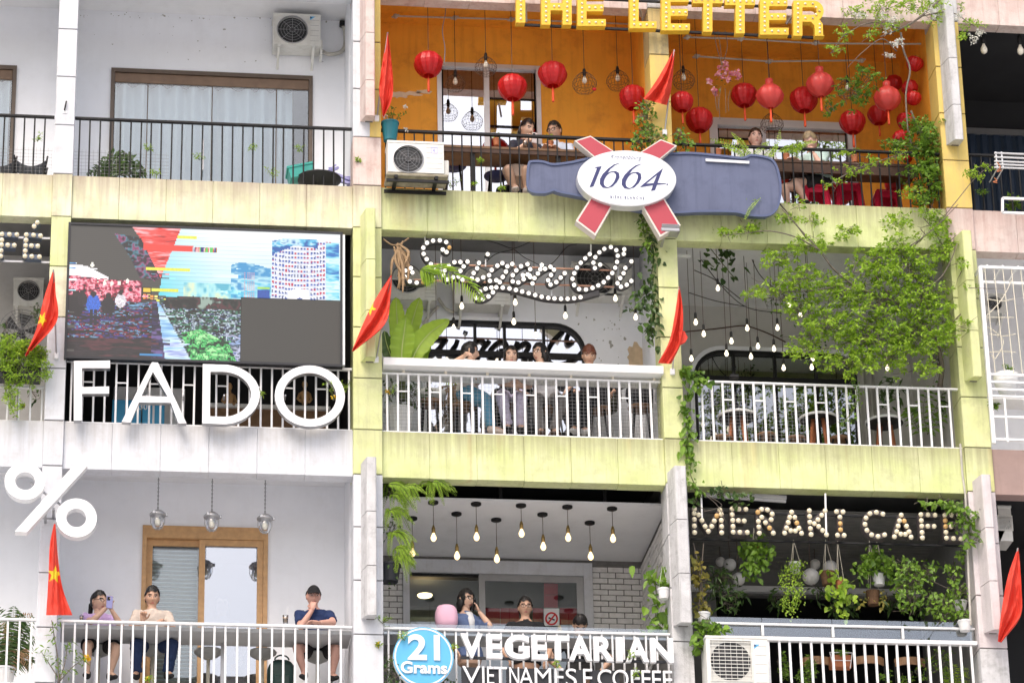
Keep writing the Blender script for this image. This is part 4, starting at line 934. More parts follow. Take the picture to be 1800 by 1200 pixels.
for a,b,z0,z1 in ((540,1570,1060,1086),(540,1560,1118,1215)):
    p=Q('H',a,z0+8,-.1); q=Q('H',b,z1+16,-.1)
    MB().box(p.x,q.x,-.128,-.10,q.z,p.z).build('back_plate' if z1>1100 else 'rail',mt['signblack'],sg) if z1<1100 else None
for a,b in ((545,745),(770,1010),(1035,1160),(1190,1340),(1365,1560)):
    p=Q('H',a,1120+.024*(a-530),-.12); q=Q('H',b,1208+.024*(b-530),-.12); MB().box(p.x,q.x,-.135,-.11,q.z,p.z).build('back_plate',mt['signblack'],sg)
# ---- yellow bulb letters THE LETTER
sg=thing('letter_sign','yellow bulb studded letters THE LETTER hanging below the pink beam','sign',W(1180,60,-.2)); yF,yB=-.24,-.13
dome=MB().lathe([(.0165,0),(.015,.010),(.009,.016),(0,.018)],n=8,axis=(0,-1,0)).mesh('bulb',mt['bulbsign'],True)
def poly_letter(ch,x0,x1,yt,yb,s):
    w=x1-x0; m=(x0+x1)/2; ym=(yt+yb)/2-.01*(yb-yt)
    if ch=='T': return [[(x0,yt),(x1,yt),(x1,yt+s*.75),(m+s/2,yt+s*.75),(m+s/2,yb),(m-s/2,yb),(m-s/2,yt+s*.75),(x0,yt+s*.75)]],[[(x0+s*.3,yt+s*.37),(x1-s*.3,yt+s*.37)],[(m,yt+s),(m,yb-s*.4)]]
    if ch=='H': return [[(x0,yt),(x0+s,yt),(x0+s,ym-s*.4),(x1-s,ym-s*.4),(x1-s,yt),(x1,yt),(x1,yb),(x1-s,yb),(x1-s,ym+s*.4),(x0+s,ym+s*.4),(x0+s,yb),(x0,yb)]],[[(x0+s/2,yt+s*.4),(x0+s/2,yb-s*.4)],[(x1-s/2,yt+s*.4),(x1-s/2,yb-s*.4)],[(x0+s*1.4,ym),(x1-s*1.4,ym)]]
    if ch=='E': h=s*.75; return [[(x0,yt),(x1-.04*w,yt),(x1-.04*w,yt+h),(x0+s,yt+h),(x0+s,ym-h/2),(x1-.08*w,ym-h/2),(x1-.08*w,ym+h/2),(x0+s,ym+h/2),(x0+s,yb-h),(x1,yb-h),(x1,yb),(x0,yb)]],[[(x0+s/2,yt+s*.4),(x0+s/2,yb-s*.4)],[(x0+s*1.3,yt+h/2),(x1-s*.4,yt+h/2)],[(x0+s*1.3,ym),(x1-s*.5,ym)],[(x0+s*1.3,yb-h/2),(x1-s*.4,yb-h/2)]]
    if ch=='L': h=s*.75; return [[(x0,yt),(x0+s,yt),(x0+s,yb-h),(x1,yb-h),(x1,yb),(x0,yb)]],[[(x0+s/2,yt+s*.4),(x0+s/2,yb-s*.4)],[(x0+s*1.2,yb-h/2),(x1-s*.4,yb-h/2)]]
    if ch=='R':
        h=s*.75; yq=yt+.60*(yb-yt); rr=(yq-yt)/2; xc=x1-rr*1.05-.03*w
        out=[(x0,yt),(xc,yt)]+[(xc+rr*1.05*math.sin(t),yt+rr-rr*math.cos(t)) for t in np.linspace(.2,2.5,10)]+[(x1-.06*w,yq+.35*h),(x1-.05*w,yb-.1*h),(x1,yb-.05*h),(x1-.02*w,yb),(x1-s*1.05,yb),(x1-s*1.1,yq+h*.6),(x1-s*1.5,yq),(x0+s,yq),(x0+s,yb),(x0,yb)]
        inn=[(x0+s,yt+h),(xc,yt+h)]+[(xc+(rr-h)*1.1*math.sin(t),yt+rr-(rr-h)*math.cos(t)) for t in np.linspace(.3,2.85,7)]+[(xc,yq-h),(x0+s,yq-h)]
        return [out,inn],[[(x0+s/2,yt+s*.4),(x0+s/2,yb-s*.4)],[(x0+s*1.3,yt+h/2),(xc,yt+h/2),(x1-s*.6,yt+rr),(xc,yq-h/2),(x0+s*1.3,yq-h/2)],[(x1-s*.55,yq+h*.4),(x1-s*.55,yb-s*.4)]]
for k,ch,x0,x1,yb in (('T1','T',-5,310,240),('T1','H',370,690,262),('T1','E',750,1050,275),('T1','L',1300,1585,300),('T2','E',75,365,312),('T2','T',395,700,326),('T2','T',725,1030,343),('T2','E',1080,1372,355),('T2','R',1420,1740,367)):
    h=62/ZR[k][2]; s=16/ZR[k][2]; loops,bl=poly_letter(ch,x0,x1,yb-h,yb,s)
    lo=letter(sg,[xz(k,l,yF) for l in loops],yF,yB,mt['signyellow'],mt['signyellow'])
    for line in bl:
        P=[Q(k,x,y,yF) for x,y in line]
        for a,b in zip(P[:-1],P[1:]):
            n=max(1,round((b-a).length/.072))
            for i in range(n+1): ob('bulb',dome,lo,loc=a.lerp(b,i/n)+Vector((0,-.001,0)))
for k,x,y,x2,y2,d in (('T1',100,248,1800,320,-.12),):
    a=Q(k,x,y+2,d); b=Q('T2',1700,374,d); b.z=a.z=(a.z+b.z)/2-.02; MB().bar(a,b,.03,.03).build('rail',mt['metalb'],sg); a=a+Vector((0,0,.43)); b=b+Vector((0,0,.43)); MB().bar(a,b,.03,.03).build('rail',mt['metalb'],sg)
for k,x,y,x2,y2 in (('T1',205,30,215,235),('T1',1410,100,1440,230),('T2',1415,150,1350,250)):
    MB().bar(Q(k,x,y,-.1),Q(k,x2,y2,-.02),.02,.02).build('strut',mt['metalg'],sg)
# ---- bulb letters MERAKI CAFE
def bulb_sign(t,k,strokes,bulbs,w,yF,yB,ball,m_,nm='letter',rnd=0.):
    mb=MB()
    for i,s in enumerate(strokes):
        e=.0012*i; ribbon(mb,xz(k,s,yF),w,yF-e,yB+e)
    lo=mb.build(nm,m_,t)
    for i,(x,y) in enumerate(bulbs):
        p=Q(k,x,y,yF-.025); b_=ob('bulb',ball[0] if rnd==0 or random.random()>rnd else ball[1],lo,loc=p)
    return lo
sb=MB().ball((0,0,0),.031,12,8).mesh('bulb',mt['bulbsign'],True); sbo=MB().ball((0,0,0),.031,12,8).mesh('bulb',M('amber_sign_bulb',(.72,.45,.18),.35),True)
sg=thing('letter_sign','MERAKI CAFE sign of black letters studded with cream bulbs','sign',W(1450,930,0)); yF,yB=.0,.11; BL=[sb,sbo]; mm=M('sign_housing',(.085,.072,.075),.5,.1,8)
A1=[('M1',[[(108,165),(110,460)],[(108,165),(278,440)],[(278,440),(425,180)],[(430,180),(440,460)]],[(108,165),(105,220),(107,293),(108,373),(110,453),(160,238),(200,305),(238,378),(278,438),(320,378),(350,312),(380,250),(418,178),(433,230),(435,305),(440,380),(440,455)]),
('M1',[[(570,165),(580,450)],[(570,165),(735,170)],[(575,305),(715,312)],[(580,450),(755,455)]],[(567,165),(650,168),(735,170),(568,235),(575,305),(643,308),(715,312),(578,378),(580,447),(662,450),(752,452)]),
('M1',[[(885,205),(900,460)],bez([(885,205),(925,172),(1000,178),(1055,228),(1040,295),(975,335)],4),[(930,265),(1070,460)]],[(880,207),(925,172),(998,178),(1055,228),(1042,296),(973,333),(928,267),(886,318),(892,385),(898,460),(1023,398),(1068,460)]),
('M1',[[(1290,205),(1207,460)],[(1290,205),(1412,465)],[(1240,432),(1380,432)]],[(1292,205),(1268,268),(1330,270),(1250,330),(1355,337),(1230,395),(1380,400),(1280,430),(1338,433),(1207,460),(1412,463)]),
('M1',[[(1505,185),(1530,478)],[(1700,190),(1540,345)],[(1570,345),(1715,480)]],[(1507,188),(1510,258),(1514,328),(1520,405),(1528,477),(1700,190),(1658,243),(1612,297),(1568,345),(1620,380),(1668,428),(1716,480)]),
('M2',[[(175,200),(185,465)],[(135,190),(215,195)],[(145,468),(225,470)]],[(136,193),(213,195),(176,257),(180,332),(183,403),(148,467),(226,470)]),
('M2',[bez([(680,220),(600,200),(528,215),(482,265),(468,340),(492,410),(548,462),(622,482),(700,462)],4)],[(680,220),(603,200),(528,215),(482,266),(470,340),(492,410),(548,463),(623,482),(700,463)]),
('M2',[[(893,232),(818,485)],[(893,232),(1010,490)],[(840,455),(985,455)]],[(895,232),(875,298),(930,302),(858,360),(957,362),(842,425),(986,427),(890,455),(942,458),(815,485),(1010,490)]),
('M2',[[(1125,228),(1142,498)],[(1125,228),(1290,232)],[(1135,362),(1280,362)]],[(1125,227),(1208,228),(1292,232),(1130,297),(1135,362),(1206,362),(1280,364),(1138,435),(1143,498)]),
('M2',[[(1405,232),(1425,500)],[(1405,232),(1565,232)],[(1412,362),(1530,362)],[(1425,500),(1600,508)]],[(1405,232),(1485,232),(1565,230),(1410,297),(1414,365),(1480,365),(1418,433),(1425,500),(1508,505),(1595,508)])]
for k,st,bu in A1: bulb_sign(sg,k,st,bu,.066,yF,yB,BL,mm,rnd=.07)
for y in (205,530):
    a=Q('M1',60,y+ (5 if y<300 else 0),.11); b=Q('M2',1640,y+(48 if y<300 else 60),.11); z=(a.z+b.z)/2; MB().box(a.x,b.x,.112,.135,z-.012,z+.012).build('rail',mt['metalb'],sg)
for k,x,y0,y1 in (('M1',190,0,300),('M2',5,0,460)): a=Q(k,x,y0-20,-.03); b=Q(k,x+12,y1,-.03); MB().tube([a,b],.012,8).build('hanger',mt['metalw'],sg)
# ---- bulb letters at the left edge
sg=thing('letter_sign','cream bulb letters FE with accent at the left edge','sign',W(30,440,0))
BL2=[MB().ball((0,0,0),.030,12,8).mesh('bulb',mt['bulbsign'],True)]*2; mm2=M('slate_sign_housing',(.10,.13,.19),.45,.1,8)
bulb_sign(sg,'FE',[[(35,455),(15,880)],[(35,455),(350,475)],[(30,660),(300,680)]],[(38,455),(182,458),(325,463),(35,565),(150,663),(275,668),(30,660),(22,768),(15,875)],.066,0,.1,BL2,mm2)
bulb_sign(sg,'FE',[[(505,465),(480,880)],[(505,465),(800,490)],[(490,670),(760,690)],[(480,880),(790,900)],[(650,310),(740,225)]],[(505,465),(645,472),(778,485),(500,568),(492,670),(605,678),(725,682),(485,773),(480,876),(610,880),(757,888),(655,305),(718,230)],.066,0,.1,BL2,mm2)
for y in (520,980): a=Q('FE',-600,y-25,.1); b=Q('FE',960,y+20,.1); MB().bar(a,b,.025,.025).build('rail',mt['metalg'],sg)
# ---- script bulb sign
sg=thing('script_sign','dark flowing script sign studded with white bulbs above the bar','sign',W(900,470,.1)); yF,yB=.08,.16
rb=MB().ball((0,0,0),.0265,12,8).mesh('bulb',mt['bulbwhite'],True); rbo=MB().ball((0,0,0),.0265,12,8).mesh('bulb',M('dead_amber_bulb',(.75,.45,.15),.4),True)
SL=[('S1',[[(705,310),(760,345),(800,280),(755,205),(665,180),(570,185),(485,215),(433,285),(437,370),(480,445),(540,515),(585,590),(580,675),(515,738),(430,770),(340,775),(242,757),(172,690),(178,605),(258,570),(280,632)]]),
('S1',[[(1055,480),(955,485),(870,487),(790,540),(735,600),(725,670),(765,730),(850,700),(955,610),(1000,545),(1055,480)],[(1000,545),(955,610),(930,690),(985,735)]]),
('S1',[[(1215,498),(1190,573),(1140,640),(1115,715),(1195,735),(1275,700)],[(1338,375),(1330,395)]]),
('S1',[[(1615,545),(1545,500),(1475,537),(1395,597),(1358,670),(1370,750),(1460,740),(1550,695),(1595,620),(1685,512)],[(1595,620),(1508,768),(1412,910),(1350,970),(1270,1005),(1175,990),(1230,900),(1308,860),(1390,845),(1460,840),(1550,845),(1645,857),(1735,878)]]),
('S2',[[(-20,870),(55,857),(140,880),(230,903),(320,928),(408,952),(500,968),(585,975),(675,980),(765,980),(855,972),(943,958),(1200,890)]]),
('S2',[[(213,503),(125,533),(60,588),(10,655),(10,740),(88,755),(160,710),(240,660),(250,573),(213,503)]]),
('S2',[[(410,515),(390,573),(357,632),(310,695),(282,770)],[(357,632),(455,568),(530,540),(578,580),(537,652),(497,725),(530,785),(610,750),(670,690),(725,628)],[(150,655),(215,645),(250,680),(310,695)]]),
('S2',[[(1070,365),(1008,423),(946,485),(895,552),(858,628),(833,705),(855,790),(923,847),(1018,852),(1108,830),(1187,795),(1262,750),(1323,690),(1380,625),(1420,552),(1445,472),(1455,388),(1435,310),(1360,268),(1270,292),(1202,340),(1147,407),(1120,483),(1140,557),(1213,510)],[(1545,298),(1537,362),(1455,388)]]),
('S2',[[(1643,465),(1560,555),(1535,628),(1490,695),(1452,765),(1500,815),(1578,787),(1643,735)]])]
for k,sts in SL:
    mb=MB(); bl=[]
    for i,s in enumerate(sts):
        e=.0015*i; c=bez(s,4) if len(s)>2 else s
        ribbon(mb,xz(k,[(p[0],p[1]) for p in c],yF),.062,yF-e,yB+e); bl+=s if not (k=='S2' and len(s)==13) else s[1:-1]
    lo=mb.build('letter',M('script_housing',(.045,.043,.045),.45,.1,8),sg); done=[]
    for x,y in bl:
        if any((x-a)**2+(y-b)**2<900 for a,b in done): continue
        done.append((x,y)); ob('bulb',rbo if (k=='S1' and (x,y) in ((800,280),(430,770))) else rb,lo,loc=Q(k,x,y,yF-.022))
cop=M('copper_pipe',(.62,.36,.26),.4,.05,8,metal=.5)
for y0,y1 in ((515,590),(735,815)):
    a=Q('S1',300 if y0>600 else 580,y0,.19); b=Q('S2',1400,y1,.19); MB().tube([a,b],.013,8).build('pipe',cop,sg)
for k,x,y0,y1 in (('S1',685,400,640),('S1',455,130,200),('S2',1085,230,350),('S2',545,800,960),('S1',1310,450,545),('S2',1460,500,690)): MB().tube([Q(k,x,y0,.17),Q(k,x,y1,.17)],.009,6).build('hanger',mt['metalw'],sg)
# ---- crossed bottle sign 1664
sg=thing('bottle_sign','grey blue bottle shaped sign with white oval 1664 and red cross arms','sign',W(1140,310,-.2)); yb0,yb1=-.30,-.20
bo=[('B',x,y) for x,y in ((862,812),(872,795),(930,795),(965,806),(1000,808),(1080,797),(1200,775))]+[('C',x,y) for x,y in ((60,752),(180,748),(330,762),(430,772),(470,758),(550,770),(585,795),(605,850),(614,920),(606,985),(588,1028),(545,1052),(455,1048),(400,1033),(250,1030),(100,1036),(0,1035))]+[('B',x,y) for x,y in ((1300,1010),(1140,968),(1020,945),(985,934),(945,946),(885,943),(860,922),(857,860))]
bw=[(lambda v:(v.x,v.z))(Q(k,x,y,yb0)) for k,x,y in bo]
MB().prism(bw,yb0,yb1).build('bottle_panel',mt['slate'],sg)
n=len(bw); ce=np.array(bw); sm=bez([tuple(p) for p in bw]+[bw[0]],3)[:-1]
rg=MB(); ribbon(rg,[tuple(p) for p in sm],.03,yb0-.02,yb0+.02,closed=True); rg.build('rim',M('slate_rim',(.09,.115,.215),.4,.05,4),sg)
p=Q('C',355,787,yb0); MB().bar(Q('C',250,780,yb0-.02),Q('C',462,792,yb0-.02),.02,.035).build('lamp_strip',mt['alum'],sg)
ya0,ya1=-.40,-.27
ARM=[[(60,110),(240,55),(800,430),(560,520)],[(1020,95),(1200,165),(760,520),(540,400)],[(75,1000),(295,1165),(640,560),(440,430)],[(1010,1180),(1240,1050),(860,420),(640,540)]]
trim=M('cream_trim',(.72,.66,.60),.5,.05,6)
for i,A in enumerate(ARM):
    e=.002*i; P=xz('K',A,ya0); ar=MB().prism(P,ya0-e,ya1-e).build('arm',trim,sg); c=np.mean(np.array(P),0)
    I=[tuple(np.array(p)+(c-np.array(p))*k_) for p,k_ in zip(P,(.055,.055,.0,.0))]; w=np.array(P[1])-np.array(P[0]); I=[tuple(np.array(I[0])+w*.05),tuple(np.array(I[1])-w*.05),tuple(np.array(I[2])-w*.05),tuple(np.array(I[3])+w*.05)]
    MB().prism(I,ya0-e-.004,ya0-e).build('face',mt['signred'],ar)
yo=-.47
MB().prism(xz('K',ell(643,528,548,308,16,64),yo),yo,yo+.15).build('oval_box',mt['alum'],sg)
ov=MB().prism(xz('K',ell(643,528,536,297,16,64),yo),yo-.006,yo).build('oval_face',M('oval_white',(.80,.84,.90),.35,.01,4),sg)
def k_(loops,nm='numeral'): MB().prism([xz('K',l,yo-.006) for l in loops],yo-.011,yo-.0065).build(nm,mt['navy'],ov)
sm_=lambda P: [tuple(p) for p in bez(P+[P[0]],4)[:-1]]
k_([[(282,407),(362,395),(272,618),(228,628),(312,418)]])
six_o=[(567,357),(500,376),(430,425),(375,482),(345,535),(343,590),(372,630),(425,638),(485,618),(532,572),(561,520),(556,470),(520,449),(470,452),(428,470),(462,422),(512,383)]
six_i=sm_([(500,462),(522,490),(513,540),(483,592),(440,626),(405,618),(388,588),(394,545),(422,497),(462,465)])
for dx,dy in ((0,0),(243,9)): k_([[(x+dx,y+dy) for x,y in six_o],[(x+dx,y+dy) for x,y in six_i]])
k_([[(1045,417),(983,580),(1078,586),(1078,592),(978,600),(956,660),(910,668),(934,604),(788,628),(822,596)],[(978,490),(855,590),(940,582)]])
k_([ell(1092,597,9,9,0,12)],'dot')
a=Q('K',462,325,yo); b=Q('K',806,275,yo)
_zc=(Q('K',640,325,yo).z,Q('K',640,272,yo).z)
text('Kronenbourg',a.x,b.x,_zc[0]-.01,_zc[1],yo-.010,yo-.0065,M('grey_print',(.18,.19,.26),.5,0),ov,offset=-.01,shear=.5,space=1.1)
text('BIÈRE BLANCHE',Q('K',460,740,yo).x,Q('K',835,745,yo).x,Q('K',645,760,yo).z,Q('K',645,722,yo).z,yo-.010,yo-.0065,mt['navy'],ov,space=1.6,offset=.004)
# floodlight at the tip of the red arm
fl=thing('floodlight','small grey floodlight on top of the lime column below the red arm','lamp',W(1178,408,-.3))
c=W(1175,408,-.32); MB().bbox(c.x-.11,c.x+.13,-.42,-.22,c.z-.03,c.z+.02,.008).build('housing',mt['metalg'],fl); 
for i in range(4): MB().box(c.x-.10,c.x+.12,-.425,-.215,c.z+.021+.012*i,c.z+.026+.012*i).build('fin',mt['metalg'],fl)
MB().bar((c.x-.05,-.3,c.z-.03),(c.x-.05,-.05,c.z-.08),.03,.02).build('bracket',mt['metalg'],fl)
# ================================================================= lanterns
def lantern_mesh(kind):
    mb=MB(); n=40; nr=10 if kind=='a' else 8
    if kind=='a': prof=[(.36,.80),(.42,.80),(.62,.74),(.86,.50),(.97,.24),(1.0,.05),(.95,-.2),(.80,-.5),(.58,-.76),(.42,-.86),(.36,-.86)]
    else: prof=[(.26,1.28),(.28,1.28),(.27,1.02),(.30,.86),(.55,.72),(.86,.42),(1.0,.05),(.93,-.3),(.68,-.62),(.38,-.84),(.26,-.90),(.22,-.95)]
    vs=[];k=len(prof)
    for r,z in prof:
        for j in range(n):
            a=2*math.pi*j/n; ph=(a*nr/(2*math.pi))%1
            sag=(abs(ph-.5)*2)                       # 1 at a rib, 0 between two
            f=(.925+.075*sag) if kind=='a' else (.90+.10*math.sin(math.pi*ph))
            if r<.45: f=1
            vs.append((r*f*math.cos(a),r*f*math.sin(a),z))
    fs=[(i*n+j,(i+1)*n+j,(i+1)*n+(j+1)%n,i*n+(j+1)%n) for i in range(k-1) for j in range(n)]
    mb.add(vs,fs); return mb.mesh('shade',mt['lantern' if kind=='a' else 'lanternp'],kind=='b')
LM={'a':lantern_mesh('a'),'b':lantern_mesh('b')}
ribm={}
for kd,prof,nr in (('a',[(.62,.745),(.86,.505),(.975,.24),(1.005,.05),(.955,-.2),(.80,-.505),(.58,-.765)],10),('b',[(.55,.72),(.80,.42),(.91,.05),(.85,-.3),(.62,-.62)],8)):
    mb=MB()
    for q in range(nr):
        a=2*math.pi*q/nr; mb.tube([(r*1.0*math.cos(a),r*math.sin(a),z) for r,z in prof],.008,4)
    ribm[kd]=mb.mesh('ribs',M('lantern_rib_'+kd,(.45,.01,.015),.5,.05,8))
tas=MB(); tas.tube([(0,0,-.86),(0,0,-1.15)],.012,5); tas.ball((0,0,-1.15),.05,8,6); tas.lathe([(.03,-1.18),(.08,-1.25),(.095,-2.35),(.07,-2.42)],n=10); tas=tas.mesh('tassel',mt['tassel'],True)
cap=MB().lathe([(.34,.79),(.34,.86),(.1,.90),(0,.9)],n=16).mesh('cap',mt['brass'],True)
cordm=MB().tube([(0,0,0),(0,0,1)],.0045,5).mesh('cord',mt['darkwood'])
def lantern(k,x,y,r,d,kind,label,ctop=24.0,tassel=True,tilt=0):
    c=Q(k,x,y,d); R=r*ZR[k][2]/141.; t=thing('lantern',label,'lantern',c,'red silk lanterns of the orange balconies')
    if tilt: t.rotation_euler=(tilt,tilt*.7,0)
    ob('shade',LM[kind],t,scale=R,local=True,rot=(0,0,random.random())); ob('ribs',ribm[kind],t,scale=R,local=True)
    if kind=='a': ob('cap',cap,t,scale=R,local=True)
    if tassel: ob('tassel',tas,t,scale=(R,R,R*.85),local=True)
    if not tilt: ob('cord',cordm,t,loc=(0,0,R*.8),scale=(1,1,max(.05,ctop-c.z-R*.8)),local=True)
LA=[('B',371,317,76,.35,'a','red lantern hanging left of the aluminium door on the orange balcony'),
('B',783,430,77,.40,'a','red lantern hanging before the right pane of the aluminium door'),
('B',980,367,76,.35,'a','red lantern hanging just right of the aluminium door'),
('B',1375,480,73,.55,'a','red lantern left of the yellow column behind the red flag'),
('C',135,497,60,.35,'a','red lantern just right of the yellow column and red flag'),
('C',219,585,73,.75,'a','deep red lantern low beside the yellow column, below the wire cage'),
('C',437,465,70,.70,'a','deep red lantern just right of the pink flower bunch'),
('C',728,487,75,.65,'a','deep red lantern between two gourd shaped lanterns'),
('C',965,595,70,.80,'a','deep red lantern low, left of the vine curtain'),
('C',563,468,73,.35,'b','coral gourd shaped lantern, leftmost of three'),
('C',808,412,75,.32,'b','coral gourd shaped lantern, highest of three'),
('C',1135,480,73,.35,'b','coral gourd shaped lantern, rightmost of three beside the vines'),
('C',1092,560,60,1.1,'a','dark red lantern half hidden behind the rightmost gourd lantern'),
('C',1165,405,48,1.2,'a','dark red lantern high behind the rightmost gourd lantern')]
for a in LA: lantern(*a)
for x,y,r,d,l,tl in ((1268,310,46,.5,'red lantern lying tilted at the top of the right column side',.5),(1245,430,46,.7,'red lantern tilted below the topmost one at the right column',-.5),(1262,478,42,.45,'red lantern wedged in the vines, third from the top at the right',.35),(1225,590,50,.6,'red lantern wedged in the vines, fourth from the top at the right',.3),(1200,672,44,.5,'red lantern among leaves just above the right railing',-.3),(1170,900,54,.85,'red lantern lying on the floor above the red stools',.2),(1235,772,24,.6,'small red lantern on the table at the right',.2)):
    lantern('C',x,y,r,d,'a',l,tassel=(y in (590,)),tilt=tl)
# ================================================================= wire cage lamps
cg=MB(); q=.006
for i in range(18):
    a=2*math.pi*i/18; cg.tube([(r*math.cos(a),r*math.sin(a),z) for r,z in ((.08,.95),(.35,.80),(.75,.42),(.98,0),(.98,-.3),(.82,-.62),(.70,-.78))],q*2.2,3,cap=False)
for r,z in ((.55,.62),(.98,0),(.98,-.3),(.70,-.78),(.82,-.62),(.45,-.78),(.2,-.78)): cg.tube([(r*math.cos(a),r*math.sin(a),z) for a in np.linspace(0,2*math.pi,25)],q*2.6,3,cap=False)
cg=cg.mesh('cage',M('rusty_wire',(.10,.065,.045),.6,.1,8))
sock=MB().lathe([(.0,.11),(.016,.11),(.022,.08),(.022,.02),(.017,0),(0,0)],n=10).mesh('socket',mt['cable'],True)
pear=[(0,-.105),(.012,-.103),(.026,-.09),(.033,-.07),(.031,-.05),(.02,-.025),(.013,-.01),(.013,0)]
bulbm={m:MB().lathe(pear,n=12).mesh('bulb',mt[m],True) for m in ('bulb','bulbon','filament')}
brs=MB().lathe([(.0,.09),(.010,.09),(.016,.07),(.022,.05),(.022,.0),(.014,-.005),(0,-.005)],n=12).mesh('socket',mt['brass'],True)
def cage(k,x,y,r,d,label,ct=24.0):
    c=Q(k,x,y,d); R=r*ZR[k][2]/141.; t=thing('cage_lamp',label,'lamp',c,'wire cage lamps of the orange balconies')
    ob('cage',cg,t,scale=R,local=True); ob('socket',sock,t,loc=(0,0,R*.55),local=True); ob('bulb',bulbm['bulb'],t,loc=(0,0,R*.55),local=True)
    ob('cord',cordm,t,loc=(0,0,R*.55+.1),scale=(1,1,ct-c.z-R*.55-.1),local=True)
for a in (('B',653,325,57,.55,'wire cage lamp over the middle of the aluminium door'),('B',503,405,52,.9,'wire cage lamp before the left pane of the aluminium door'),('B',1137,405,63,.5,'wire cage lamp with red flower right of the aluminium door'),('B',1300,392,60,.8,'wire cage lamp left of the yellow column'),('C',143,385,58,.6,'wire cage lamp just right of the yellow column'),('C',942,432,58,.6,'wire cage lamp between the gourd lanterns and the vines'),('C',573,600,60,1.2,'wire cage lamp before the right aluminium door')): cage(*a)
c=Q('B',1185,438,.42); MB().ball(c,.03,8,6,sc=(1,.6,.8)).build('red_flower',mt['lantern']); tag(bpy.data.objects['red_flower'],'small red flower stuck on the wire cage lamp','flower')
# ================================================================= pendant bulbs
def pendant(k,x,y,d,label,ct,m='bulbon',cat='lamp',group=None,brass=False,canopy=False,name='pendant_bulb',s=1.):
    c=Q(k,x,y,d); t=thing(name,label,cat,c,group); h=.055*s
    ob('bulb',bulbm[m],t,loc=(0,0,h),local=True,scale=s); ob('socket',brs if brass else sock,t,loc=(0,0,h),local=True,scale=s)
    ob('cord',cordm,t,loc=(0,0,h+.08*s),scale=(.9,.9,ct-c.z-h-.08*s),local=True)
    if canopy: ob('canopy',MB().lathe([(.065,0),(.065,-.022),(.05,-.03),(0,-.03)],n=18).mesh('canopy',mt['metalb'],True),t,loc=(0,0,ct-c.z),local=True)
CAN=[(298,370),(404,290),(522,347),(620,297),(722,377),(846,305),(955,350),(1080,312),(1193,392),(1305,321)]
BUL=[545,468,560,465,575,447,513,468,562,473]
names=['leftmost, half hidden by the fern','second from the left','third from the left','fourth from the left','fifth from the left, lowest','sixth from the left','seventh from the left','eighth from the left','ninth from the left','rightmost']
for (x,y),b,nm in zip(CAN,BUL,names):
    v=WZ(620+x*.35006,780+y*.35006,17.0); pendant('H',x+2,b,v.y,'amber pendant bulb with black canopy, '+nm,17.0,'filament',group='amber pendant bulbs above the brick balcony',brass=True,canopy=True,s=1.08)
SB=[(535,468,.45),(495,575,.6),(797,450,.4),(790,545,.6),(897,612,.7),(1043,515,.5),(410,612,.8),(1288,430,.4),(1388,522,.7)]
SN=['below the palm frond','at the banana leaf tip','just under the script tail','above the arched window centre','above the woman looking left','right of the arched window centre','in front of the banana leaf','under the right outdoor unit','on the stained wall at the right']
for (x,y,d),n_ in zip(SB,SN): pendant('E',x,y,d,'small lit bulb on black cord '+n_,20.7,group='bulbs hanging over the white bar',s=.85)
FB=[(310,378,.5),(202,543,.5),(241,600,.6),(376,635,.7),(352,695,.8),(181,720,.6),(453,572,.7),(505,660,.8),(471,710,.9),(583,672,.8),(600,570,.6),(658,455,.5),(713,505,.5),(630,765,.9),(772,718,.4),(767,762,.45),(1135,765,.9)]
FN=['highest of all, near the ceiling vine','close right of the lime column, warm','second from the lime column, below the warm one','left of the curtain top','above the left mullion','lowest beside the lime column','high in the middle of the left cluster','right of the left mullion','lowest in the middle of the left cluster','above the second mullion','high above the second mullion','high at the left rim of the bush','just right of the highest bush bulb','lowest at the left rim of the bush','upper of two below the bush','lower of two below the bush','alone under the right half of the bush']
for (x,y,d),n_ in zip(FB,FN): pendant('F',x,y,d,'lit bulb by the bush, '+n_,20.5,group='bulbs hanging beside the bush',s=.8)
for x,y,n_ in ((1605,240,'left'),(1783,245,'right')): pendant('C',x,y,.3,f'{n_} of two unlit bulbs in the dark balcony at the top right',23.9,'bulb',s=1.4)
# ships' lamps of the white cafe
def ships_lamp(x,y,label):
    d=.45; c=Q('G',x,y,d); t=thing('cage_lamp',label,'lamp',c,'galvanised lamps over the grey table')
    S=mt['metalg']
    ob('housing',MB().lathe([(.0,.075),(.05,.075),(.075,.055),(.10,.03),(.10,.01),(.08,.0)],n=20).mesh('housing',S,True),t,local=True)
    ob('glass_jar',MB().lathe([(.072,0),(.075,-.06),(.07,-.11),(.045,-.145),(0,-.155)],n=18).mesh('glass_jar',mt['lampglass'],True),t,local=True)
    ob('bulb',bulbm['bulb'],t,local=True,scale=1.1); b=MB()
    for i in range(6):
        a=i*math.pi/3; b.tube([(.085*math.cos(a),.085*math.sin(a),.0),(.085*math.cos(a),.085*math.sin(a),-.08),(.05*math.cos(a),.05*math.sin(a),-.155),(0,0,-.165)],.004,4)
    ob('guard',b.mesh('guard',S),t,local=True)
    for a in (0,2.1,4.2): ob('lug',MB().bbox(-.02,.02,-.015,.015,0,.04,.004).mesh('lug',S),t,loc=(.10*math.cos(a),.10*math.sin(a),.005),local=True)
    ch=MB(); n=int((17.38-c.z-.08)/.026)
    for i in range(n):
        z=.085+i*.026; ch.tube([(.007*math.cos(u)*(i%2),.007*math.cos(u)*(1-i%2),z+.016*math.sin(u)) for u in np.linspace(0,2*math.pi,9)],.0028,4)
    ob('chain',ch.mesh('chain',mt['cable']),t,local=True)
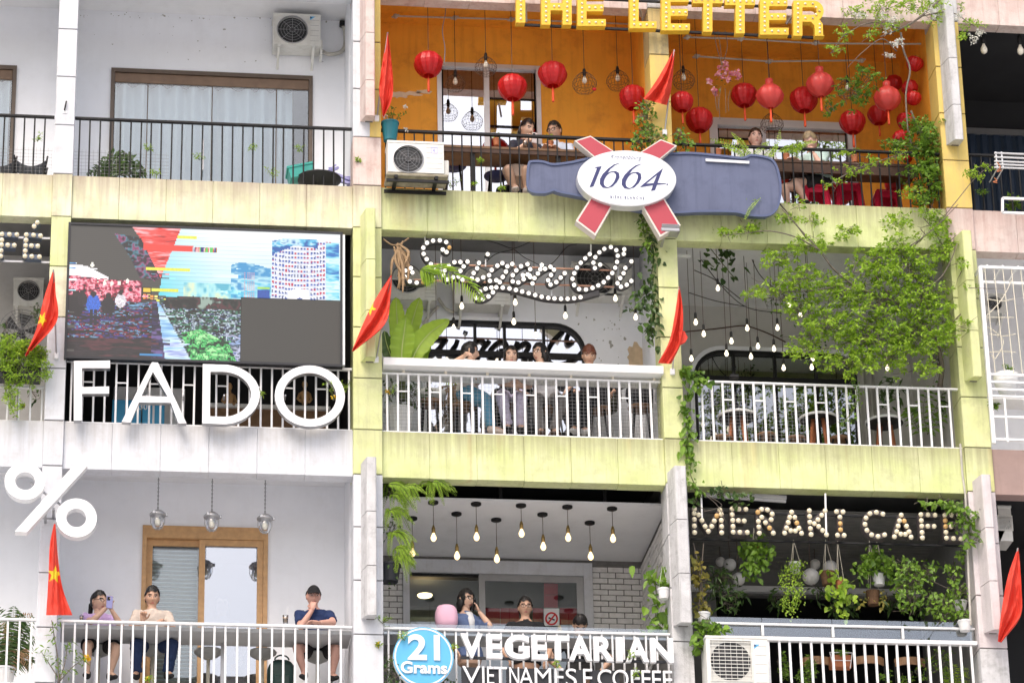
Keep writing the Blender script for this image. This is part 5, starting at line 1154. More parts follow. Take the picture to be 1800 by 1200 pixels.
ships_lamp(780,358,'galvanised lamp on a chain above the left edge of the oak door'); ships_lamp(1047,368,'galvanised lamp on a chain above the middle of the oak door'); ships_lamp(1310,378,'galvanised lamp on a chain above the right edge of the oak door')
for x,y,r,d,n_ in ((322,572,25,1.9,'dimmest, far left'),(368,587,32,1.5,'above the lower left one'),(410,657,33,1.3,'lower left, above the dark leaves'),(783,585,27,1.9,'small, behind the large one'),(762,645,42,1.1,'large, left of the brown basket'),(857,600,36,1.3,'above the brown basket')):
    c=Q('I',x,y,d); R=r*.361/141; t=thing('globe_lamp','white globe lamp among hanging plants, '+n_,'lamp',c,'white globe lamps above the plants'); MB().ball(c,R,20,12).build('globe',M('opal_globe',(.78,.77,.75),.4,.02,5) if 'opal_globe' not in bpy.data.materials else bpy.data.materials['opal_globe'],t,smooth=True); ob('cord',cordm,t,loc=(0,0,R),scale=(1,1,16.98-c.z-R),local=True)
# ================================================================= flags
def star(cx,cy,r,rot=0,sx=1): 
    return [(cx+sx*(r if i%2==0 else r*.40)*math.sin(rot+i*math.pi/5),cy-(r if i%2==0 else r*.40)*math.cos(rot+i*math.pi/5)) for i in range(10)]
def pin(P,x,y):
    ins=False
    for i in range(len(P)):
        (xa,ya),(xb,yb)=P[i],P[(i+1)%len(P)]
        if (ya>y)!=(yb>y) and x<(xb-xa)*(y-ya)/(yb-ya)+xa: ins=not ins
    return ins
def flag(label,k,left,right,d,pole,st=None,folds=2.2,amp=.05,ph=0):
    t=thing('flag',label,'flag',Q(k,*pole[0],d+.1),'red flags on the columns')
    nr,nc=70,36
    def samp(P,n):
        B=bez(P,12); L=[0]
        for a,b in zip(B[:-1],B[1:]): L.append(L[-1]+np.hypot(*(b-a)))
        L=np.array(L)/L[-1]; B=np.array(B); u=np.linspace(0,1,n); return np.stack([np.interp(u,L,B[:,0]),np.interp(u,L,B[:,1])],1)
    A=samp(left,nr+1); C=samp(right,nr+1); mb=MB(); px=[]; vs=[]
    for i in range(nr+1):
        for j in range(nc+1):
            s=j/nc; p=A[i]*(1-s)+C[i]*s; u=i/nr
            y=d+amp*min(1,u*2.5+.1)*(1.25*math.sin(s*math.pi*2*folds+ph+u*2.5)+.5*math.sin(s*17+u*9+ph)+.8*noise.noise(Vector((s*3.5+ph*3,u*6,ph)))+.35*noise.noise(Vector((s*9+u*6,u*14-s*5,ph))))+.02*math.sin(u*7+ph)
            px.append(p); vs.append(Q(k,p[0],p[1],y))
    for i in range(nr):
        for j in range(nc):
            n=i*(nc+1)+j; c=(px[n]+px[n+1]+px[n+nc+1]+px[n+nc+2])/4
            mb.f.append((n,n+nc+1,n+nc+2,n+1)); mb.m.append(1 if st and pin(st,c[0],c[1]) else 0)
    mb.v=[tuple(v) for v in vs]; mb.build('cloth',[mt['red'],mt['star']],t,smooth=True)
    a=Q(k,*pole[0],d+.12 if d>-.3 else -.07); b=Q(k,*pole[1],d+.01); MB().tube([a,b],.010,8).build('pole',mt['metalg'],t); MB().bbox(a.x-.03,a.x+.03,-.085,-.046,a.z-.04,a.z+.04,.006).build('socket',mt['metalw'],t)
flag('red flag hanging furled beside the pink fin of the column at the orange balcony','B',[(170,160),(148,290),(130,430),(140,520),(148,570)],[(173,160),(190,300),(199,420),(188,500),(152,575)],-.32,[(118,580),(172,160)],folds=1.4)
flag('red flag leaning at the yellow column between the two orange balconies','B',[(1575,243),(1520,345),(1470,425),(1425,485)],[(1580,243),(1572,350),(1560,450),(1540,517)],-.30,[(1530,650),(1577,245)],folds=1.8,ph=1)
flag('red flag with part of a yellow star blown left across the lime column fin','E',[(186,318),(120,420),(62,530),(-5,690)],[(191,318),(186,420),(156,560),(5,690)],-.42,[(115,730),(186,330)],star(85,475,42,.6,.8),folds=1.6,ph=.5)
flag('red flag crumpled at the lime column beside the hanging bulbs','E',[(1599,375),(1578,520),(1552,640),(1497,748)],[(1604,375),(1620,500),(1612,640),(1562,752)],-.34,[(1568,790),(1600,380)],folds=1.3,ph=2)
flag('red flag with yellow star below the white percent sign','G',[(266,395),(246,500),(240,650),(228,845)],[(274,395),(290,590),(312,720),(358,845)],-.40,[(275,400),(270,390)],star(270,645,48,.15,.8),folds=1.1,amp=.04,ph=.3)
flag('red flag with yellow star beside the bulb letters at the left edge','D',[(261,290),(215,430),(178,580),(122,712)],[(266,290),(273,400),(276,548),(130,714)],-.36,[(277,712),(262,290)],star(208,535,42,.5,.6),folds=1.3,ph=.9)
flag('red flag at the right edge beside the grey column','I',[(1769,505),(1722,640),(1692,800),(1672,960)],[(1774,505),(1788,700),(1782,840),(1690,965)],-.34,[(1700,915),(1770,505)],folds=1.2,ph=1.7)
# a crumpled tail of the flag on the lime column
mb=MB(); P=[(1600,600),(1625,592),(1642,625),(1632,645),(1600,662)]; mb.prism(xz('E',P,-.36),-.38,-.34); mb.build('cloth_fold',mt['red'],[o for o in bpy.data.objects if o.get('label','').startswith('red flag crumpled')][0])
# ================================================================= glass screens, cages, pipes and small things
a=Q('H',160,888,.02); b=Q('H',1565,925,.02); za=a.z; zb=Q('H',900,938,.02).z
t=thing('glass_screen','clear glass screen along the railing above the white lettering','screen',(a.x,.02,zb)); 
n=3
for i in range(n):
    x0=3.69+(7.14-3.69)*i/n; x1=3.69+(7.14-3.69)*(i+1)/n; MB().box(x0+.005,x1-.005,.10,.108,zb-.05,za).build('pane',mt['clear'],t)
a=Q('I',300,832,.05); b=Q('I',1545,945,.05); zt_=a.z; zr1=Q('I',900,880,.05).z; zb_=Q('I',900,935,.05).z
t=thing('glass_screen','glass screen with white steel frame below the hanging plants','screen',(9.2,.05,zb_))
xs=[7.62]+[Q('I',x,900,.05).x for x in (530,872,1212)]+[10.92]
for p,q in zip(xs[:-1],xs[1:]): MB().box(p+.004,q-.004,.11,.118,zb_,zt_).build('pane',mt['clear'],t)
MB().box(7.62,10.92,.07,.105,zr1-.012,zr1+.012).build('rail',mt['metalw'],t)
for x in xs[1:-1]: MB().box(x-.014,x+.014,.072,.104,zb_,zr1-.0121).build('post',mt['metalw'],t)
# white steel cage of the right hand balcony
t=thing('balcony_cage','white steel cage with wires and planter shelf at the right edge','cage',Q('F',1700,1000,-.2))
yf=-.30; m=mt['metalw']
P=lambda x,y,d=yf: Q('F',x,y,d)
c0=P(1585,275); c1=P(1640,1140); X=c0.x; zt=c0.z; zm=P(1650,800).z; zl=P(1650,905).z; zl2=P(1650,1005).z; zl3=P(1650,1115).z
def bx(a,b,w=.035): MB().bar(a,b,w,w).build('bar',m,t)
bx((X,yf,zt),(X,yf,zl3-.05),.045); bx((X,yf,zt),(14.6,yf,zt)); bx((X,.15,zt),(14.6,.15,zt)); bx((X,yf-.001,zt-.001),(X,.15,zt-.001),.03)
for i in range(14): bx((X+.2*i+.1,yf,zt+.03),(X+.2*i+.1,.15,zt+.03),.02)
for z in (zm,zm-.10,zm-.2,zl): bx((X+.02,yf-.02,z),(14.6,yf-.02,z),.025)
for z in (zl2,zl3): bx((X+.02,yf-.02,z),(14.6,yf-.02,z),.028)
for i in range(14): bx((X+.17+.26*i,yf-.03,zl-.03),(X+.17+.26*i,yf-.03,B2T-.03),.024)
for i,px in enumerate((1610,1655,1698,1740,1785,1830,1875)):
    a=P(px,300); MB().tube([(a.x,yf,zt),(a.x+.03,yf,zm)],.006,5).build('wire',mt['cream'],t)
for pts in ([(1610,520),(1660,470),(1700,420),(1740,340)],[(1610,560),(1660,590),(1700,640),(1660,720),(1640,700)],[(1620,430),(1690,440),(1750,430)],[(1610,520),(1700,520),(1750,520)],[(1630,690),(1700,685),(1760,690)],[(1630,600),(1700,610),(1760,600)]):
    MB().tube(bez([Q('F',x,y,-.28) for x,y in pts],6),.006,5).build('twig',mt['cream'],t)
MB().box(X+.03,14.5,-.28,.05,zl-.02,zl).build('shelf',mt['metalw'],t)
c=Q('F',1715,850,-.12); mb=MB().lathe([(.09,-.13),(.15,.02),(.16,.14),(.13,.14)],c,20); tag(mb.build('flower_pot',mt['potw'],smooth=True),'large white pot on the shelf of the white cage','pot')
# drying rack top right
t=thing('drying_rack','steel pipe drying rack outside the dark railing at the top right','rack',Q('C',1700,780,-.3))
for y in (745,765,785,800,815): a=Q('C',1655,y,-.35); MB().tube([a,(14.0,-.35,a.z)],.012,6).build('pipe',mt['alum'],t)
for x in (1662,1690): a=Q('C',x,740,-.34); b=Q('C',x+8,820,-.34); MB().tube([a,b],.012,6).build('pipe',mt['alum'],t); MB().tube([b,(b.x,.06,b.z)],.01,6).build('arm',mt['alum'],t)
for pts in ([(1670,790),(1685,815),(1668,835),(1690,830)],[(1655,865),(1668,880),(1650,885),(1670,890)]): MB().tube(bez([Q('C',x,y,-.36) for x,y in pts],5),.008,5).build('hook',mt['terra'],t)
t=thing('unit_frame','white angle iron frame below the drying rack','bracket',Q('C',1740,1000,-.3))
a=Q('C',1695,965,-.3); b=Q('C',1695,1035,-.3)
for p,q in ((a,Vector((14,-.3,a.z))),(b,Vector((14,-.3,b.z))),(a,b)): MB().bar(p,q,.03,.03).build('bar',mt['metalw'],t)
# conduits under the orange ceilings
def conduit(k,pts,d,label,r=.012,joints=()):
    t=thing('conduit',label,'pipe',Q(k,*pts[0],d)); P=[Q(k,x,y,d) for x,y in pts]
    MB().tube(P,r,8).build('pipe',mt['pipe'],t)
    for x,y in joints: c=Q(k,x,y,d); MB().ball(c,.035,10,6).build('junction_box',mt['pipe'],t); MB().bar(c-Vector((.05,0,.02)),c+Vector((.05,0,.02)),.02,.02).build('clip',mt['pipe'],t)
conduit('B',[(210,80),(780,96),(1440,122)],.95,'grey conduit with junctions under the left orange ceiling',joints=((210,80),(500,88),(778,96)))
conduit('C',[(160,182),(420,190),(785,212),(1300,215)],.6,'grey conduit under the right orange ceiling, upper of two',joints=((160,182),(422,190),(785,210)))
conduit('C',[(205,275),(560,300),(1010,295)],1.0,'grey conduit under the right orange ceiling, lower of two',joints=((205,275),(560,300),(1010,295)))
def cable(k,pts,d,label,r=.005,m='cable',n=10,cat='cable'):
    ds=d if hasattr(d,'__len__') else [d]*len(pts)
    o=MB().tube(bez([Q(k,x,y,dd) for (x,y),dd in zip(pts,ds)],n),r,6).build('cable',mt[m],smooth=True); return tag(o,label,cat)
cable('B',[(450,0),(455,60),(440,150),(452,235),(448,320)],.5,'loose white cable hanging left of the aluminium door',.006,'wire')
for pts,l in (([(640,140),(720,165),(790,185),(880,150)],'left'),([(790,190),(860,240),(960,270),(1050,180),(1100,165)],'middle'),([(790,190),(700,215),(640,260),(600,240)],'lower left')): cable('E',pts,.6,'black cable sagging under the dark ceiling above the script sign, '+l,.005)
for pts,l in (([(230,240),(330,370),(450,470),(620,500)],'upper'),([(195,290),(300,340),(420,430)],'middle'),([(170,400),(300,440),(450,468)],'lower'),([(455,190),(520,320),(640,420)],'right')): cable('F',pts,.8,'black bulb cable strung across the pale ceiling, '+l,.006)
cable('F',[(150,590),(300,575),(430,560),(480,570),(560,600),(640,640)],2.2,'dark cable sagging along the rear wall above the arched window',.009,'darkwood')
for pts,l in (([(420,430),(455,480),(495,498)],'upper'),([(345,555),(390,500),(420,470)],'lower')): cable('E',pts,1.22,'grey insulated pipe curving from the outdoor units, '+l,.022,'pipe',cat='pipe')
conduit('I',[(1490,0),(1500,150),(1515,250),(1540,880)],-.02,'thin grey pipe running down beside the right grey column',.014)
# ---- pots, cups, boxes
def pot(k,x,y,d,r,h,m,label,rim=True,cat='pot',name='flower_pot'):
    c=Q(k,x,y,d); t=thing(name,label,cat,c)
    MB().lathe([(0,-h/2),(r*.72,-h/2),(r*.95,h/2-.02),(r*1.02,h/2-.02),(r*1.02,h/2),(r*.88,h/2),(r*.86,h/2-.03),(0,h/2-.03)],c,18).build('body',mt[m],t,smooth=False); MB().lathe([(r*.86,h/2-.028),(0,h/2-.022)],c,14).build('soil',mt['soil'],t); return c
pot('B',183,648,.02,.115,.26,'pott','teal glazed pot with white flowers on the orange balcony rail')
for k,x,y,d,l in (('B',705,698,.35,'small terracotta pot on the table left of the couple'),('B',968,712,.35,'small terracotta pot on the table in front of the man'),('C',312,745,.4,'small terracotta pot behind the bottle sign'),('C',642,768,.4,'small terracotta pot left of the woman in mint'),('C',975,775,.4,'small terracotta pot right of the woman in mint')): pot(k,x,y,d,.048,.095,'terra',l)
c=Q('E',228,1040,.55); pot('E',228,1040,.55,.19,.34,'potw','large white pot of the banana plant')
def glassware(k,x,y,d,r,h,m,label):
    c=Q(k,x,y,d); t=thing('drink',label,'drink',c); MB().lathe([(0,0),(r*.8,0),(r,h),(r*.93,h),(r*.75,.006),(0,.006)],c,14).build('glass',mt['lampglass'],t,smooth=True); MB().lathe([(0,.008),(r*.74,.008),(r*.88,h*.72),(0,h*.72)],c,14).build('coffee',mt[m],t,smooth=True)
    MB().tube([c+Vector((0,0,.02)),c+Vector((.03,0,h+.09))],.003,5).build('straw',mt['potw'],t)
glassware('B',847,722,.30,.034,.105,'foam','iced coffee glass on the table in front of the woman'); glassware('G',1411,886,.35,.036,.10,'foam','takeaway iced coffee with straw on the grey table'); glassware('G',402,872,.32,.025,.06,'foam','small glass at the left end of the grey table')
# clutter behind the letters
def crate(label,x0,x1,y0,y1,z0,z1,m,name='carton',cat='box'):
    t=thing(name,label,cat,((x0+x1)/2,y0,z0)); MB().bbox(x0,x1,y0,y1,z0,z1,.006).build('body',mt[m],t); MB().box(x0+(x1-x0)*.45,x0+(x1-x0)*.55,y0-.002,y0+.01,z0+.006,z1-.006).build('tape',mt['potw'],t); return t
def dx(x,y,d): return Q('D',x,y,d)
fz=B2T-.03
a=dx(552,925,.6); b=dx(690,1040,.6); crate('blue carton behind the first big letter gap, left of two',a.x,b.x,.6,.9,fz,a.z,'blue')
a=dx(700,925,.6); b=dx(806,1040,.6); t=crate('blue carton printed 30, right of two behind the letters',a.x,b.x,.6,.9,fz,a.z,'blue'); text('30',dx(700,0,.6).x+.02,dx(735,0,.6).x+.03,a.z-.14,a.z-.06,.592,.598,mt['signwhite'],t,name='print',offset=.01)
a=dx(560,860,1.0); b=dx(905,1040,1.0); t=thing('cabinet','white cabinet behind the letters F and A','cabinet',((a.x+b.x)/2,1.2,fz)); MB().bbox(a.x,b.x,1.0,1.45,fz,a.z,.01).build('body',mt['tablewhite'],t); MB().box((a.x+b.x)/2-.004,(a.x+b.x)/2+.004,.995,1.0,fz+.05,a.z-.03).build('door_gap',mt['acg'],t)
a=dx(1000,940,.9); b=dx(1700,975,.9); t=thing('counter','pale counter with wooden front behind the letters D and O','counter',((a.x+b.x)/2,1.1,fz)); MB().bbox(a.x,b.x-.2,.9,1.4,a.z-.05,a.z,.006).build('counter_top',mt['tablewhite'],t); MB().box(a.x+.03,b.x-.23,.95,1.38,fz,a.z-.051).build('front',mt['wood'],t)
def mannequin(x,y,label):
    c=dx(x,y,.95); t=thing('wooden_figure',label,'figurine',c); mb=MB(); mb.ball(c+Vector((0,0,.17)),.045,10,8,sc=(.85,.9,1.1)); mb.lathe([(.02,.08),(.022,.12)],c,8); mb.lathe([(.03,-.10),(.05,-.06),(.065,.02),(.06,.06),(.02,.085)],c,12); mb.tube([c+Vector((-.06,0,.05)),c+Vector((-.09,-.02,-.03)),c+Vector((-.05,-.05,-.08))],.017,8); mb.tube([c+Vector((.06,0,.05)),c+Vector((.08,-.02,-.04)),c+Vector((.05,-.06,-.09))],.017,8); mb.build('body',mt['oak'],t,smooth=True)
mannequin(1125,925,'small wooden figure on the counter inside the letter D'); mannequin(1495,915,'small wooden figure on the counter inside the letter O')
# floor fan behind the flag
c=Q('D',105,590,.9); t=thing('pedestal_fan','dark pedestal fan behind the planter at the left edge','fan',c); mb=MB()
for i in range(1,7): mb.tube([(c.x+.045*i*math.cos(u),c.y-.05,c.z+.045*i*math.sin(u)) for u in np.linspace(0,2*math.pi,25)],.004,4,cap=False)
for i in range(12): u=i*math.pi/6; mb.tube([(c.x,c.y-.06,c.z),(c.x+.27*math.cos(u),c.y-.05,c.z+.27*math.sin(u))],.003,4)
mb.build('guard',mt['wire'],t); mb=MB(); mb.lathe([(.04,0),(.05,.1),(0,.12)],c,12,axis=(0,1,0))
for i in range(5):
    u=i*1.2566; mb.add([(c.x+r*math.cos(u+o),c.y+dy,c.z+r*math.sin(u+o)) for r,o,dy in ((.04,-.2,0),(.24,-.3,-.01),(.25,.45,.02),(.04,.4,.01))],[(0,1,2,3)])
mb.build('blades',mt['acg'],t); MB().tube([c+Vector((0,.03,-.02)),(c.x,c.y+.03,B2T-.03)],.015,8).build('pole',mt['metalb'],t)
# planter box of the left edge
a=Q('D',95,770,-.1); t=thing('planter_box','black planter box hung on the railing at the left edge','planter',a); MB().bbox(-3.2,Q('D',200,800,-.1).x,-.18,.04,a.z-.16,a.z,.01).build('box',mt['signblack'],t)
# top left balcony bits
def sling(x,y,label):
    c=Q('A',x,y,.7); t=thing('sling_chair',label,'chair',c); mb=MB(); n=10
    vs=[(c.x+.2*(-1+2*i/n),.7+.35*j/4,c.z+.10*((2*i/n-1)**2)*1.0-.06-.05*math.sin(j*.8)) for j in range(5) for i in range(n+1)]
    mb.add(vs,[(j*(n+1)+i,j*(n+1)+i+1,(j+1)*(n+1)+i+1,(j+1)*(n+1)+i) for j in range(4) for i in range(n)]); mb.build('seat',M('grey_canvas',(.10,.11,.13),.8,.1,8) if 'grey_canvas' not in bpy.data.materials else bpy.data.materials['grey_canvas'],t,smooth=True)
    for s in (-1,1):
        MB().tube([(c.x+s*.21,.68,c.z+.08),(c.x+s*.10,.9,B1T-.03)],.012,6).build('leg',mt['metalb'],t); MB().tube([(c.x+s*.21,1.02,c.z+.08),(c.x+s*.10,.8,B1T-.03)],.012,6).build('leg',mt['metalb'],t)
sling(152,800,'grey canvas sling chair behind the railing left of the white column'); sling(0,800,'grey canvas sling chair cut by the left edge')
c=Q('A',1487,865,.35); t=thing('crate','teal plastic crate tipped up at the right end of the black railing','crate',c); r_=.25
mb=MB(); u=Vector((math.cos(r_),0,math.sin(r_))); v=Vector((-math.sin(r_),0,math.cos(r_))); mb.bar(c-u*.16,c+u*.16,.3,.16,up=tuple(v)); mb.build('body',mt['teal'],t); MB().bar(c-u*.175+v*.07,c+u*.175+v*.07,.32,.03,up=tuple(v)).build('rim',mt['teal'],t)
c=Q('A',1575,898,.3); tag(MB().lathe([(.2,-.08),(.27,.02),(.285,.02),(.285,.035),(.26,.035),(.2,-.06),(0,-.06)],c,26).build('basin',mt['acg'],smooth=True),'black round basin behind the end of the black railing','basin')
c=Q('A',1680,870,.4); t=thing('plastic_chair','lavender plastic chair lying at the right end of the black railing','chair',c)
for a,b in (((-.12,0,.12),(-.09,.1,-.14)),((.10,0,.0),(.13,.1,-.16)),((-.12,0,.05),(.12,0,-.05)),((-.12,0,-.04),(.12,0,-.10)),((-.2,0,.02),(-.02,.05,.14))): MB().bar(c+Vector(a),c+Vector(b),.05,.03).build('slat',mt['lav'],t)
MB().bar(Q('A',1580,875,.3),Q('A',1660,815,.35),.02,.02).build('leg',mt['lav'],t)
# bags
def bag(k,x,y,d,rx,rz,m,label,name='backpack',rot=0,plain=False):
    c=Q(k,x,y,d); t=thing(name,label,'bag',c); mb=MB(); mb.ball((0,0,0),1,16,10); 
    V=[]
    for vx,vy,vz in mb.v:
        q=Vector((np.sign(vx)*abs(vx)**.7*rx,np.sign(vy)*abs(vy)**.7*.13,np.sign(vz)*abs(vz)**.75*rz)); nz=noise.noise(q*9+Vector((x,y,0)))*.02; V.append(c+q*(1+nz*3))
    mb.v=[tuple(v) for v in V]; mb.build('body',m,t,smooth=True)
    if plain: MB().bbox(c.x-rx*.8,c.x+rx*.75,c.y-.02,c.y+.16,c.z+rz*.2,c.z+rz*1.05,.03).build('flap',m,t); return
    MB().tube([c+Vector((rx*.5*math.cos(u),-.1,rz*.85+.06*math.sin(u))) for u in np.linspace(0,math.pi,8)],.01,6).build('handle',m,t)
    MB().bbox(c.x-rx*.6,c.x+rx*.6,c.y-.16,c.y-.10,c.z-rz*.7,c.z-.02,.02).build('pocket',m,t)
bag('G',1390,1150,.5,.17,.21,M('green_black_nylon',(.012,.04,.035),.6,.2,14),'dark green backpack on the floor beside the empty stool')
bag('E',1412,905,.72,.19,.15,M('black_nylon',(.014,.014,.018),.6,.2,14),'dark bag on the right end stool at the white bar')
bag('E',1235,905,.95,.22,.26,M('olive_nylon',(.05,.05,.03),.7,.2,14),'olive backpack on the back of the red haired man')
bag('E',385,905,.72,.19,.08,M('pale_jacket',(.42,.44,.43),.8,.1,10),'pale jacket dropped on the left end stool',name='jacket',plain=True)
bag('H',470,872,.75,.14,.16,mt['pinkcloth'],'pink padded bag beside the woman on the phone',name='bag',plain=True)
# posters in the brick cafe
t=thing('no_smoking_sign','white no smoking notice with red circle on the cafe window','sign',Q('H',998,868,2.58)); d=2.59
MB().prism(xz('H',[(960,825),(1036,825),(1038,912),(960,912)],d),d-.006,d).build('board',mt['signwhite'],t)
mb=MB(); ribbon(mb,xz('H',ell(998,877,28,29),d),.022,d-.010,d-.007,closed=True); a=xz('H',[(980,900),(1016,855)],d); ribbon(mb,a,.02,d-.0112,d-.0072); mb.build('circle',mt['inkred'],t)
mb=MB(); ribbon(mb,xz('H',[(983,872),(1014,884)],d),.018,d-.0095,d-.0068); mb.build('cigarette',mt['inkblack'],t)
for i,(x0,y0,x1,y1,l) in enumerate(((960,690,1030,755,'upper'),(960,757,1030,820,'lower'))):
    tag(MB().prism(xz('H',[(x0,y0),(x1,y0),(x1,y1),(x0,y1)],2.70),2.70,2.705).build('poster',mt['redpaper']),f'red paper poster above the no smoking notice, {l} of two','poster')
for i,(x0,x1,l) in enumerate(((650,740,'left'),(742,835,'second from left, behind the man'),(905,957,'third from left'),(1040,1140,'right'))):
    tag(MB().prism(xz('H',[(x0,822),(x1,824),(x1,905),(x0,905)],2.72),2.72,2.725).build('poster',mt['redpaper']),f'red paper in the lower row behind the cafe glass, {l}','poster')
t=thing('ceiling_lamp','small lit round lamp glowing inside the dark cafe room','lamp',Q('H',362,757,3.6)); MB().lathe([(0,-.03),(.09,-.02),(.1,0),(0,0)],Q('H',362,757,3.6),16).build('disc',M('warm_disc',(.9,.7,.4),.4,0,8,emit=3,ecol=(1,.75,.4)),t)
tag(MB().bbox(Q('F',110,225,.5).x,Q('F',176,225,.5).x,.45,.52,Q('F',140,232,.5).z,Q('F',140,220,.5).z,.01).build('tube_lamp',mt['tablewhite']),'short white lamp fitting under the ceiling beside the lime column','lamp')
c=Q('F',388,812,.3); tag(MB().bbox(c.x-.06,c.x+.06,.25,.33,c.z-.02,c.z+.03,.01).build('camera_box',mt['metalb']),'small dark box on the railing beside the arched window','box')
c=Q('I',905,1062,.35); t=thing('wire_planter','terracotta trough in a white wire holder behind the railing','planter',c); MB().bbox(c.x-.13,c.x+.13,.28,.42,c.z-.08,c.z+.08,.01).build('trough',mt['terra'],t)
for s in (-1,1): MB().tube([c+Vector((s*.14,-.08,.1)),c+Vector((s*.1,-.08,-.1))],.006,5).build('wire',mt['metalw'],t)
MB().tube([c+Vector((-.14,-.08,.1)),c+Vector((.14,-.08,.1))],.006,5).build('wire',mt['metalw'],t); MB().tube([c+Vector((-.12,-.08,.0)),c+Vector((.12,-.08,.0))],.006,5).build('wire',mt['metalw'],t)

c=W(115,188,-.05); t=thing('hook','small dark iron hook on the white column at the top left','hook',c); MB().tube([c+Vector((.01,-.02,.07)),c+Vector((0,-.03,0)),c+Vector((-.01,-.02,-.06))],.010,6).build('rod',mt['metalb'],t); MB().bbox(c.x-.035,c.x+.025,-.056,-.046,c.z-.09,c.z-.05,.003).build('plate',mt['metalw'],t)
# ================================================================= people
ZR.update({'a1':(130,1000,1/6),'a2':(420,1000,1/6),'g1':(680,1000,.28333),'s1':(660,560,.18337),'s2':(900,560,.18331),'l1':(760,190,1/6),'r1':(1200,200,1/6)})
def union(mb,voxel=.012,smooth=3,wr=0.,seed=0):
    me=mb.mesh('tmp',mt['white']); o=bpy.data.objects.new('tmp',me); COL.objects.link(o)
    m=o.modifiers.new('r','REMESH'); m.mode='VOXEL'; m.voxel_size=voxel; s=o.modifiers.new('s','SMOOTH'); s.factor=.5; s.iterations=smooth
    dg=bpy.context.evaluated_depsgraph_get(); e=o.evaluated_get(dg); em=e.to_mesh(); n=len(em.vertices)
    v=np.empty(n*3); em.vertices.foreach_get('co',v); v=v.reshape(-1,3); nn=np.empty(n*3); em.vertices.foreach_get('normal',nn); nn=nn.reshape(-1,3)
    f=[tuple(p.vertices) for p in em.polygons]; e.to_mesh_clear(); bpy.data.objects.remove(o)
    if wr:
        off=Vector((seed*3.1,seed*1.7,0)); d=np.array([noise.noise(Vector((p[0]*13,p[1]*13,p[2]*20))+off)+.5*noise.noise(Vector((p[0]*34,p[1]*34,p[2]*44))+off) for p in v]); v=v+nn*(d*wr)[:,None]
    out=MB(); out.v=[tuple(p) for p in v]; out.f=f; out.m=[0]*len(f); return out
def ik(S,T,a,b,pole):
    S=Vector(S);T=Vector(T); d=T-S; L=min(d.length,(a+b)*.995); u=d.normalized(); T=S+u*L
    x=(a*a-b*b+L*L)/(2*L); h=math.sqrt(max(0,a*a-x*x)); p=Vector(pole); p=(p-u*p.dot(u)).normalized(); return S+u*x+p*h,T
def head_grid(s,n=56,m=44):
    V=[];
    for i in range(m+1):
        t=-math.pi/2+math.pi*i/m
        for j in range(n):
            a=2*math.pi*j/n; dx,dy,dz=math.cos(t)*math.sin(a),-math.cos(t)*math.cos(a),math.sin(t)
            x,y,z=.076*dx,.096*dy,.120*dz
            if dz<0: k=(-dz)**1.6; x*=1-.30*k; y*=(1-.05*k if dy<0 else 1-.32*k)
            if dy<0:
                y*=.95; g=lambda cx,cz,sx,sz: math.exp(-(((abs(x)-cx)/sx)**2+((z-cz)/sz)**2))
                y+= -.024*g(0,-.022,.012,.016)-.014*g(0,.004,.010,.022)+.010*g(.032,.012,.017,.012)-.005*g(.03,.036,.03,.010)-.008*g(0,-.058,.022,.007)+.004*g(0,-.070,.02,.006)-.010*g(0,-.098,.025,.018)-.004*g(.045,-.02,.02,.02)
            V.append(Vector((x*s,y*s,z*s)))
    F=[(i*n+j,i*n+(j+1)%n,(i+1)*n+(j+1)%n,(i+1)*n+j) for i in range(m) for j in range(n)]
    return V,F
def face_mat(c,s):   # 0 skin 1 dark eye 2 brow 3 lip 4 white
    x,y,z=c[0]/s,c[1]/s,c[2]/s
    if y>-.03: return 0
    e=abs(abs(x)-.032)
    if (e/.0155)**2+((z-.012)/.0068)**2<1: return 1 if e<.0085 or z>.0155 else 4
    if abs(abs(x)-.032)<.019 and abs(z-.034-.10*(.032-abs(abs(x)-.030)) +.002)<.0050: return 2
    if abs(x)<.022 and abs(z+.060)<.0075-.0022*abs(x)/.022: return 3
    return 0
SK={'asian':M('skin_light',(.62,.40,.29),.5,.04,14),'warm':M('skin_warm',(.56,.34,.235),.5,.04,14),'fair':M('skin_fair',(.66,.42,.34),.5,.05,14),'ruddy':M('skin_ruddy',(.60,.34,.27),.5,.06,14)}
HR={'black':M('black_hair',(.013,.011,.011),.38,.15,60,.4,160),'brown':M('dark_brown_hair',(.035,.02,.014),.4,.15,60,.4,160),'red':M('auburn_hair',(.15,.042,.018),.45,.2,50,.5,160),'blonde':M('blonde_hair',(.36,.28,.17),.5,.15,60,.4,160)}
EYE=M('eye_dark',(.02,.013,.01),.2,0); EYW=M('eye_white',(.65,.62,.60),.3,0); LIP=M('lips',(.48,.17,.15),.45,.02,8)
def cloth_mat(c): 
    n='cloth_%02x%02x%02x'%tuple(int(255*min(1,x)) for x in c); return bpy.data.materials.get(n) or M(n,c,.85,.06,12,.25,130)
